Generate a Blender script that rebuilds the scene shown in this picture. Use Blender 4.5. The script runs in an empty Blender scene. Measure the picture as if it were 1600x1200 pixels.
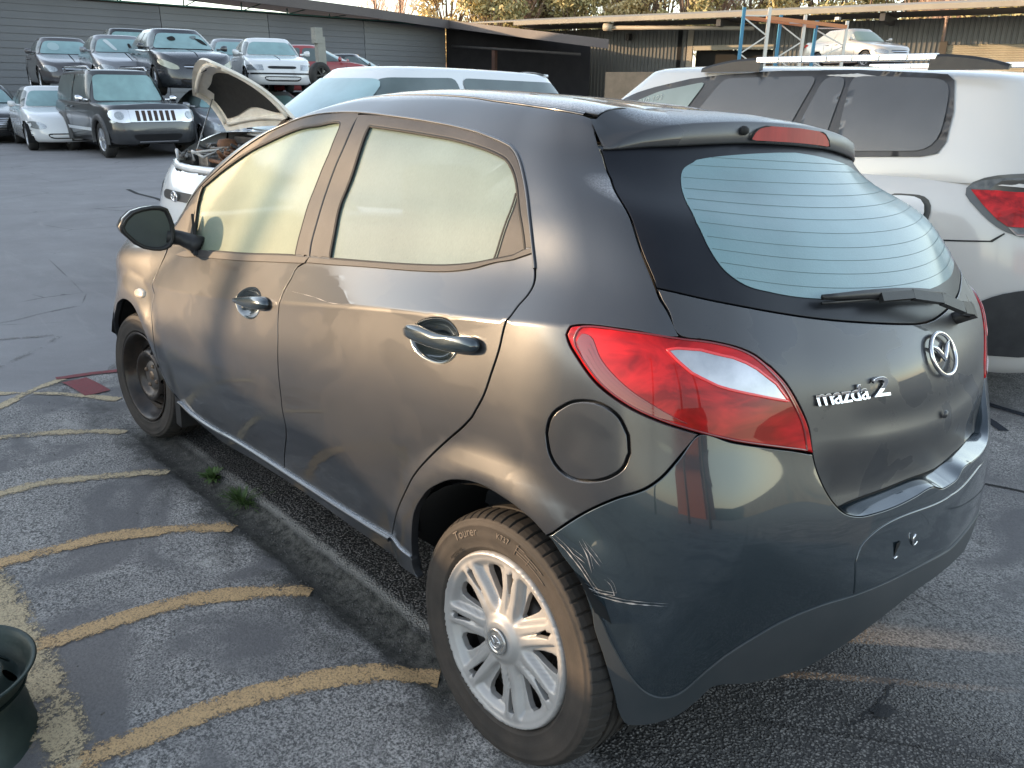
import bpy, math, random
import numpy as np
from mathutils import Vector, Matrix
from mathutils.geometry import delaunay_2d_cdt
from mathutils.bvhtree import BVHTree
random.seed(7); RNG=np.random.default_rng(7)
SC=bpy.context.scene; COL=SC.collection
R=math.radians
# ------------------------------------------------------------------ camera, sky, sun, exposure
CAMP=(-1.0962,1.8339,1.472)
YAW,PITCH,ROLL,FPX=-.7442,math.atan(462/1211.54),.01,1211.54
def basis(yaw,pitch,roll):
    cy,sy,cp,sp=math.cos(yaw),math.sin(yaw),math.cos(pitch),math.sin(pitch)
    f=np.array([cy*cp,sy*cp,-sp]);r=np.array([sy,-cy,0.]);u=np.cross(r,f)
    c,s=math.cos(roll),math.sin(roll)
    return r*c+u*s,-r*s+u*c,f
CRT,CUP_,CFW=basis(YAW,PITCH,ROLL)
cam=bpy.data.cameras.new('camera');cam.sensor_width=36;cam.lens=36*FPX/1600;cam.clip_end=2000;cam.clip_start=.05
camo=bpy.data.objects.new('camera',cam);COL.objects.link(camo)
camo.matrix_world=Matrix(((CRT[0],CUP_[0],-CFW[0],CAMP[0]),(CRT[1],CUP_[1],-CFW[1],CAMP[1]),(CRT[2],CUP_[2],-CFW[2],CAMP[2]),(0,0,0,1)))
SC.camera=camo
SUN_AZ,SUN_EL=R(44),R(9.6)
W=bpy.data.worlds.new('World');SC.world=W;W.use_nodes=True
nt=W.node_tree;bg=nt.nodes['Background'];sky=nt.nodes.new('ShaderNodeTexSky');sky.sky_type='NISHITA';sky.sun_disc=False
sky.sun_elevation=SUN_EL;sky.sun_rotation=math.pi/2-SUN_AZ;sky.air_density=1.0;sky.dust_density=.6;sky.ozone_density=1.0
hs_=nt.nodes.new('ShaderNodeHueSaturation');hs_.inputs['Saturation'].default_value=.62;nt.links.new(sky.outputs[0],hs_.inputs['Color']);nt.links.new(hs_.outputs[0],bg.inputs[0]);bg.inputs[1].default_value=.15
sl=bpy.data.lights.new('sun','SUN');sl.energy=2.0;sl.angle=R(.5);sl.color=(.92,.64,.38)
so=bpy.data.objects.new('sun',sl);COL.objects.link(so)
SD=Vector((math.cos(SUN_AZ)*math.cos(SUN_EL),math.sin(SUN_AZ)*math.cos(SUN_EL),math.sin(SUN_EL)))
so.rotation_euler=SD.to_track_quat('Z','Y').to_euler();so.location=(20,20,20)
SC.view_settings.view_transform='Standard';SC.view_settings.look='None';SC.view_settings.gamma=1;SC.view_settings.use_curve_mapping=False
SC.view_settings.exposure=2.1
SC.render.engine='CYCLES'
# ------------------------------------------------------------------ helpers
def tag(o,label=None,cat=None,group=None,kind=None):
    if label:o['label']=label
    if cat:o['category']=cat
    if group:o['group']=group
    if kind:o['kind']=kind
    return o
def empty(name,loc=(0,0,0),rz=0,**k):
    o=bpy.data.objects.new(name,None);o.location=loc;o.rotation_euler=(0,0,rz);o.empty_display_size=.1;COL.objects.link(o);return tag(o,**k)
def link(name,me,mat=None,parent=None,**k):
    o=bpy.data.objects.new(name,me);COL.objects.link(o)
    if mat is not None:
        for m in (mat if isinstance(mat,(list,tuple)) else [mat]): me.materials.append(m)
    if parent is not None:o.parent=parent
    return tag(o,**k)
def mesh(V,F,smooth=True,normals=None,mi=None):
    me=bpy.data.meshes.new('m');me.from_pydata([tuple(map(float,v)) for v in V],[],[tuple(int(i) for i in f) for f in F])
    if smooth is not False: me.polygons.foreach_set('use_smooth',[True]*len(me.polygons) if smooth is True else list(smooth))
    if mi is not None: me.polygons.foreach_set('material_index',list(mi))
    me.update()
    if normals is not None:
        me.normals_split_custom_set_from_vertices([tuple(map(float,n)) for n in normals])
    return me
class MB:
    def __init__(s): s.V=[];s.F=[];s.S=[];s.M=[]
    def add(s,V,F,smooth=False,mi=0):
        b=len(s.V);s.V+=[tuple(map(float,v)) for v in V]
        for f in F: s.F.append(tuple(int(i)+b for i in f));s.S.append(smooth);s.M.append(mi)
    def box(s,x0,x1,y0,y1,z0,z1,T=None,mi=0):
        P=[(x,y,z) for x in (x0,x1) for y in (y0,y1) for z in (z0,z1)]
        if T is not None:P=[tuple(T@Vector(p)) for p in P]
        s.add(P,[(0,1,3,2),(4,6,7,5),(0,4,5,1),(2,3,7,6),(0,2,6,4),(1,5,7,3)],mi=mi)
    def tube(s,pts,r,n=8,cap=True,mi=0,smooth=True):
        P=[Vector(p) for p in pts];rs=r if isinstance(r,(list,tuple)) else [r]*len(P);V=[];F=[]
        up=None
        for i,p in enumerate(P):
            d=(P[min(i+1,len(P)-1)]-P[max(i-1,0)]).normalized()
            a=d.orthogonal().normalized() if up is None else (up-d*up.dot(d)).normalized()
            up=a;b=d.cross(a)
            for k in range(n):
                t=2*math.pi*k/n;V.append(p+a*(rs[i]*math.cos(t))+b*(rs[i]*math.sin(t)))
        for i in range(len(P)-1):
            for k in range(n): F.append((i*n+k,i*n+(k+1)%n,(i+1)*n+(k+1)%n,(i+1)*n+k))
        if cap:F+= [tuple(range(n))[::-1],tuple(range((len(P)-1)*n,len(P)*n))]
        s.add(V,F,smooth,mi)
    def bar(s,a,b,w,h,up=(0,0,1),mi=0):
        a=Vector(a);b=Vector(b);d=(b-a).normalized();u=Vector(up);x=d.cross(u)
        if x.length<1e-4:x=d.orthogonal()
        x.normalize();u=x.cross(d)
        V=[p+x*(w/2*i)+u*(h/2*j) for p in (a,b) for i,j in ((-1,-1),(1,-1),(1,1),(-1,1))]
        s.add(V,[(3,2,1,0),(4,5,6,7),(0,1,5,4),(1,2,6,5),(2,3,7,6),(3,0,4,7)],mi=mi)
    def rev(s,prof,n=48,axis='y',c=(0,0,0),mi=0,smooth=True,close=False):
        """prof: list (r, a) with a along axis"""
        V=[];F=[];m=len(prof)
        for k in range(n):
            t=2*math.pi*k/n
            for r,a in prof:
                x,z=r*math.cos(t),r*math.sin(t)
                V.append({'y':(c[0]+x,c[1]+a,c[2]+z),'z':(c[0]+x,c[1]+z,c[2]+a),'x':(c[0]+a,c[1]+x,c[2]+z)}[axis])
        for k in range(n):
            k2=(k+1)%n
            for i in range(m-1 if not close else m):
                j=(i+1)%m;F.append((k*m+i,k*m+j,k2*m+j,k2*m+i))
        s.add(V,F,smooth,mi)
    def build(s,name,mat,parent=None,bevel=0,auto=None,**k):
        me=mesh(s.V,s.F,s.S,mi=s.M)
        if bevel or auto:
            import bmesh
            bm=bmesh.new();bm.from_mesh(me)
            if bevel: bmesh.ops.bevel(bm,geom=[e for e in bm.edges if len(e.link_faces)==2 and e.calc_face_angle(0)>.6],offset=bevel,segments=2,affect='EDGES',profile=.6)
            bm.to_mesh(me);bm.free()
        return link(name,me,mat,parent,**k)
# ------------------------------------------------------------------ materials
def mat(name,base,rough=.5,metal=0,coat=0,coat_r=.05,spec=.5,alpha=1,trans=0,emis=None,ior=1.45):
    m=bpy.data.materials.new(name);m.use_nodes=True;b=m.node_tree.nodes['Principled BSDF']
    b.inputs['Base Color'].default_value=(*base,1);b.inputs['Roughness'].default_value=rough;b.inputs['Metallic'].default_value=metal
    b.inputs['Coat Weight'].default_value=coat;b.inputs['Coat Roughness'].default_value=coat_r;b.inputs['Specular IOR Level'].default_value=spec
    b.inputs['Alpha'].default_value=alpha;b.inputs['Transmission Weight'].default_value=trans;b.inputs['IOR'].default_value=ior
    return m
class NG:
    """small node helper"""
    def __init__(s,m): s.m=m;s.t=m.node_tree;s.n=s.t.nodes;s.l=s.t.links;s.b=s.n.get('Principled BSDF')
    def node(s,ty,**k):
        n=s.n.new(ty)
        for a,v in k.items(): setattr(n,a,v)
        return n
    def coord(s,which='Object',scale=None):
        c=s.node('ShaderNodeTexCoord').outputs[which]
        if scale is not None:
            mp=s.node('ShaderNodeMapping');s.l.new(c,mp.inputs[0]);mp.inputs['Scale'].default_value=scale if isinstance(scale,(tuple,list)) else (scale,)*3;c=mp.outputs[0]
        return c
    def noise(s,co,scale,detail=4,rough=.5,dist=0):
        n=s.node('ShaderNodeTexNoise');s.l.new(co,n.inputs['Vector']);n.inputs['Scale'].default_value=scale;n.inputs['Detail'].default_value=detail;n.inputs['Roughness'].default_value=rough;n.inputs['Distortion'].default_value=dist;return n.outputs[0]
    def vor(s,co,scale,feat='F1',out='Distance'):
        n=s.node('ShaderNodeTexVoronoi',feature=feat);s.l.new(co,n.inputs['Vector']);n.inputs['Scale'].default_value=scale;return n.outputs[out]
    def ramp(s,x,stops):
        n=s.node('ShaderNodeValToRGB');s.l.new(x,n.inputs[0]);e=n.color_ramp.elements
        while len(e)<len(stops): e.new(.5)
        for el,(p,c) in zip(e,stops):
            el.position=p;el.color=(*c,1) if isinstance(c,(tuple,list)) else (c,c,c,1)
        return n.outputs[0]
    def mix(s,f,a,b,mode='MIX'):
        n=s.node('ShaderNodeMix',data_type='RGBA',blend_type=mode)
        for i,x in ((0,f),(6,a),(7,b)):
            if isinstance(x,bpy.types.NodeSocket): s.l.new(x,n.inputs[i])
            elif i==0:n.inputs[0].default_value=x
            else:n.inputs[i].default_value=(*x,1) if isinstance(x,(tuple,list)) else (x,x,x,1)
        return n.outputs[2]
    def math(s,op,a,b=0,clamp=False):
        n=s.node('ShaderNodeMath',operation=op,use_clamp=clamp)
        for i,x in ((0,a),(1,b)):
            if isinstance(x,bpy.types.NodeSocket): s.l.new(x,n.inputs[i])
            else:n.inputs[i].default_value=x
        return n.outputs[0]
    def bump(s,h,st=.3,d=.01,nrm=None):
        n=s.node('ShaderNodeBump');n.inputs['Strength'].default_value=st;n.inputs['Distance'].default_value=d;s.l.new(h,n.inputs['Height'])
        if nrm is not None:s.l.new(nrm,n.inputs['Normal'])
        return n.outputs[0]
    def set(s,name,x):
        i=s.b.inputs[name]
        if isinstance(x,bpy.types.NodeSocket): s.l.new(x,i)
        else:i.default_value=x
def noisy(name,c1,c2,scale=6,rough=.5,metal=0,coat=0,coat_r=.06,r2=None,bump=0,bscale=80,detail=5,spec=.5,scl=None,bd=.004):
    m=mat(name,c1,rough,metal,coat,coat_r,spec);g=NG(m);co=g.coord('Object',scl);n=g.noise(co,scale,detail,.6)
    g.set('Base Color',g.mix(g.ramp(n,[(.3,0.),(.7,1.)]),c1,c2))
    if r2 is not None: g.set('Roughness',g.ramp(g.noise(co,scale*1.7,detail,.6),[(.3,rough),(.7,r2)]))
    if bump: g.set('Normal',g.bump(g.noise(co,bscale,3),bump,bd))
    return m
def car_paint(name,col,metal=.5,dust=(.30,.27,.23),dustamt=.3,rough=.35,coat=.6,coat_r=.08,speck=True,sc=1.0,topfrost=0):
    m=mat(name,col,rough,metal,coat,coat_r);g=NG(m);co=g.coord('Object')
    n=g.noise(co,3.0*sc,6,.62,.4);fine=g.noise(co,420,2,.6)
    d=g.math('MULTIPLY',g.ramp(n,[(.32,.35),(.72,1.)]),dustamt)
    d=g.math('ADD',d,g.math('MULTIPLY',g.math('SUBTRACT',fine,.5),dustamt*.9),True)
    ms=g.mix(d,col,dust)
    g.set('Base Color',ms);g.set('Metallic',g.math('MULTIPLY',g.math('SUBTRACT',1,d,True),metal))
    g.set('Roughness',g.math('ADD',rough,g.math('MULTIPLY',d,.35),True))
    dew=g.ramp(g.noise(g.coord('Object',(.8,1,1.5)),2.1*sc,4,.55,1.2),[(.455,0.),(.475,1.)]) if speck else 1.0
    cr=g.math('ADD',coat_r,g.math('MULTIPLY',d,.45),True)
    g.set('Coat Roughness',g.math('ADD',.02,g.math('MULTIPLY',g.math('SUBTRACT',cr,.02),dew),True));g.set('Coat IOR',1.65)
    if speck: d2=g.math('MULTIPLY',d,g.math('ADD',.35,g.math('MULTIPLY',dew,.65)));ms=g.mix(d2,col,dust);g.set('Base Color',ms)
    if speck:g.set('Normal',g.bump(g.noise(co,900,1,.5),.05,.0004))
    if topfrost:
        geo=g.node('ShaderNodeNewGeometry');sx=g.node('ShaderNodeSeparateXYZ');g.l.new(geo.outputs['Normal'],sx.inputs[0])
        up=g.ramp(sx.outputs[2],[(.86,0.),(.985,1.)]);fr=g.noise(co,260,3,.7);fr2=g.ramp(fr,[(.38,.25),(.62,1.)])
        k=g.math('MULTIPLY',g.math('MULTIPLY',up,fr2),topfrost)
        g.set('Base Color',g.mix(k,ms,(.62,.67,.74)))
        g.set('Metallic',g.math('MULTIPLY',g.math('SUBTRACT',1,k,True),metal*.7))
        g.set('Normal',g.bump(g.math('MULTIPLY',fr,up),.5,.0025))
    return m
# ------------------------------------------------------------------ body surface

# ---- body surface control net (car frame: x forward, y left, z up), half body, rows bottom->top, columns nose->tail
ROWS=[
 [(3.30,0,.22),(3.25,.40,.22),(3.10,.62,.22),(2.88,.74,.20),(2.3,.775,.19),(1.7,.775,.19),(1.1,.775,.195),(.55,.775,.205),(.1,.79,.20),(-.2,.80,.20),(-.36,.765,.21),(-.48,.67,.24),(-.57,.46,.31),(-.595,.22,.33),(-.60,0,.335)],
 [(3.33,0,.32),(3.28,.40,.32),(3.13,.64,.32),(2.88,.77,.32),(2.3,.805,.32),(1.7,.805,.32),(1.1,.805,.33),(.55,.805,.34),(.1,.822,.38),(-.19,.825,.41),(-.365,.785,.43),(-.50,.69,.45),(-.59,.47,.47),(-.62,.22,.475),(-.625,0,.475)],
 [(3.35,0,.45),(3.30,.40,.45),(3.15,.66,.45),(2.88,.79,.45),(2.3,.83,.45),(1.7,.835,.46),(1.1,.838,.49),(.55,.838,.53),(.1,.842,.57),(-.175,.838,.60),(-.35,.79,.62),(-.475,.69,.635),(-.56,.47,.64),(-.592,.22,.64),(-.60,0,.64)],
 [(3.30,0,.60),(3.25,.40,.60),(3.10,.65,.59),(2.85,.78,.58),(2.3,.838,.58),(1.7,.845,.62),(1.1,.848,.69),(.55,.847,.75),(.1,.842,.80),(-.15,.826,.825),(-.31,.775,.835),(-.43,.665,.84),(-.50,.45,.835),(-.535,.22,.825),(-.545,0,.82)],
 [(3.22,0,.72),(3.17,.40,.72),(3.03,.62,.71),(2.82,.75,.70),(2.3,.81,.69),(1.7,.822,.765),(1.1,.828,.855),(.55,.828,.945),(.1,.818,1.008),(-.12,.795,1.035),(-.26,.745,1.030),(-.37,.645,1.005),(-.445,.45,.98),(-.49,.22,.968),(-.505,0,.963)],
 [(2.45,0,1.00),(2.42,.40,.98),(2.34,.60,.96),(2.22,.70,.93),(2.0,.755,.885),(1.7,.775,.91),(1.1,.782,.985),(.55,.778,1.04),(.1,.762,1.085),(-.11,.742,1.10),(-.235,.695,1.10),(-.325,.60,1.08),(-.40,.42,1.05),(-.445,.21,1.035),(-.46,0,1.03)],
 [(2.1,0,1.17),(2.08,.37,1.16),(2.05,.60,1.13),(1.97,.675,1.10),(1.78,.70,1.10),(1.5,.71,1.13),(1.0,.71,1.18),(.55,.71,1.20),(.15,.705,1.22),(-.03,.69,1.225),(-.13,.645,1.225),(-.21,.55,1.215),(-.27,.38,1.20),(-.305,.19,1.19),(-.315,0,1.187)],
 [(1.75,0,1.35),(1.73,.33,1.34),(1.70,.55,1.31),(1.62,.625,1.30),(1.42,.615,1.36),(1.2,.605,1.395),(.9,.605,1.408),(.56,.61,1.39),(.27,.62,1.365),(.12,.605,1.352),(.05,.57,1.345),(-.01,.48,1.345),(-.055,.34,1.345),(-.085,.17,1.345),(-.095,0,1.345)],
 [(1.5,0,1.45),(1.48,.30,1.445),(1.45,.48,1.42),(1.36,.565,1.40),(1.22,.555,1.435),(1.08,.55,1.453),(.87,.55,1.457),(.56,.555,1.447),(.30,.56,1.435),(.16,.56,1.422),(.085,.54,1.41),(.035,.46,1.41),(-.01,.32,1.41),(-.035,.16,1.41),(-.045,0,1.41)],
 [(1.40,0,1.475),(1.36,.16,1.478),(1.28,.26,1.475),(1.2,.29,1.47),(1.12,.3,1.485),(1.0,.3,1.496),(.84,.3,1.502),(.58,.3,1.497),(.35,.3,1.486),(.2,.3,1.472),(.12,.28,1.46),(.07,.23,1.45),(.035,.17,1.44),(.01,.09,1.437),(.0,0,1.435)],
 [(1.30,0,1.490),(1.24,0,1.495),(1.18,0,1.50),(1.12,0,1.503),(1.05,0,1.507),(.98,0,1.510),(.83,0,1.512),(.58,0,1.508),(.35,0,1.500),(.22,0,1.49),(.16,0,1.481),(.12,0,1.474),(.085,0,1.466),(.06,0,1.460),(.04,0,1.454)],
]
NET=np.array(ROWS)            # [row, col, 3]
NV,NU=NET.shape[:2]
# corner tuck (rows 0..5, columns 9..13): forward / inward shifts in metres
for _r,_k in ((0,3.6),(1,2.6),(2,1.4),(3,1.1),(4,.6),(5,.45)):
    for _c,_dx,_dy in ((9,.004,-.004),(10,.012,-.016),(11,.022,-.024),(12,.022,-.016),(13,.012,0),(14,.006,0)):
        NET[_r,_c,0]+=_dx*_k;NET[_r,_c,1]+=_dy*_k
# crown of the rear roof a little flatter, A pillar a little fuller
for _c,_d in ((6,-.004),(7,-.009),(8,-.014),(9,-.017),(10,-.018),(11,-.018),(12,-.016),(13,-.014),(14,-.012)):
    NET[10,_c,2]+=_d;NET[9,_c,2]+=_d*.7
NET[8,:7,2]-=.004
NET[5,3]+=(.02,.008,.015);NET[6,3]+=(.03,.01,.028);NET[7,3]+=(.015,.0,.012);NET[5,2]+=(.03,.02,.01);NET[6,2]+=(.03,.02,.02)
NET[4,3]+=(0,.03,.04);NET[4,2]+=(0,.03,.03);NET[4,4]+=(0,0,.02)
CREASE={4:np.array([0,0,0,.3,.9,1,1,1,1,.8,.4,.15,0,0,0])}
def _tang(P,i,n):
    # P list along axis0, returns tangent at i (Catmull-Rom, chord weighted)
    if i==0: return P[1]-P[0]
    if i==n-1: return P[-1]-P[-2]
    a=P[i]-P[i-1];b=P[i+1]-P[i]
    la=np.maximum(np.linalg.norm(a,axis=-1,keepdims=True),1e-4);lb=np.maximum(np.linalg.norm(b,axis=-1,keepdims=True),1e-4)
    return (a/la*lb+b/lb*la)/(la+lb), la, lb
def _tangents(P,crease=None):
    """left/right tangents for spans. P [n,m,3] -> T0[n-1],T1[n-1]"""
    n=len(P);T0=[];T1=[]
    d=P[1:]-P[:-1];L=np.maximum(np.linalg.norm(d,axis=-1,keepdims=True),1e-3)
    D=np.empty_like(P)
    D[0]=d[0]/L[0];D[-1]=d[-1]/L[-1]
    for i in range(1,n-1): D[i]=(d[i-1]/L[i-1]*L[i]+d[i]/L[i]*L[i-1])/(L[i]+L[i-1])
    for i in range(n-1):
        a=D[i].copy();b=D[i+1].copy()
        if crease:
            if i in crease: c=crease[i][:,None];a=a*(1-c)+c*(d[i]/L[i])
            if i+1 in crease: c=crease[i+1][:,None];b=b*(1-c)+c*(d[i]/L[i])
        T0.append(a*L[i]);T1.append(b*L[i])
    return np.array(T0),np.array(T1)
def _sym_tail(P):
    return P
_TV0,_TV1=_tangents(NET,CREASE)
def S(u,v):
    """u in [0,NU-1], v in [0,NV-1] -> points"""
    u=np.clip(np.asarray(u,float),0,NU-1);v=np.clip(np.asarray(v,float),0,NV-1)
    sh=u.shape;u=u.ravel();v=v.ravel()
    i=np.minimum(v.astype(int),NV-2);t=(v-i)[:,None,None]
    h00=2*t**3-3*t**2+1;h10=t**3-2*t**2+t;h01=-2*t**3+3*t**2;h11=t**3-t**2
    C=h00*NET[i]+h10*_TV0[i]+h01*NET[i+1]+h11*_TV1[i]      # [n,NU,3]
    j=np.minimum(u.astype(int),NU-2);s=(u-j)[:,None]
    n=np.arange(len(u))
    def g(k):
        # mirror ghost points past the centre line
        kk=np.where(k<0,-k,k);kk=np.where(kk>NU-1,2*(NU-1)-kk,kk)
        q=C[n,kk].copy();m=(k<0)|(k>NU-1);q[m,1]*=-1
        return q
    p0,p1,p2,p3=g(j-1),g(j),g(j+1),g(j+2)
    l1=np.maximum(np.linalg.norm(p1-p0,axis=1,keepdims=True),1e-3);l2=np.maximum(np.linalg.norm(p2-p1,axis=1,keepdims=True),1e-3);l3=np.maximum(np.linalg.norm(p3-p2,axis=1,keepdims=True),1e-3)
    t1=((p1-p0)/l1*l2+(p2-p1)/l2*l1)/(l1+l2)*l2;t2=((p2-p1)/l2*l3+(p3-p2)/l3*l2)/(l2+l3)*l2
    r=(2*s**3-3*s**2+1)*p1+(s**3-2*s**2+s)*t1+(-2*s**3+3*s**2)*p2+(s**3-s**2)*t2
    # wheel arch flares
    for cx,cz in ((0.0,.30),(2.47,.27)):
        d=np.hypot(r[:,0]-cx,r[:,2]-cz);k=np.clip((.46-d)/.09,0,1);k=k*k*(3-2*k)
        r[:,1]+=.016*k*(r[:,1]>.5)
    return r.reshape(sh+(3,))
def N(u,v):
    e=2e-3;u=np.asarray(u,float);v=np.asarray(v,float)
    a=S(np.minimum(u+e,NU-1),v)-S(np.maximum(u-e,0),v);b=S(u,np.minimum(v+e,NV-1))-S(u,np.maximum(v-e,0))
    n=np.cross(a,b);n/=np.maximum(np.linalg.norm(n,axis=-1,keepdims=True),1e-9)
    return n
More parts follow.
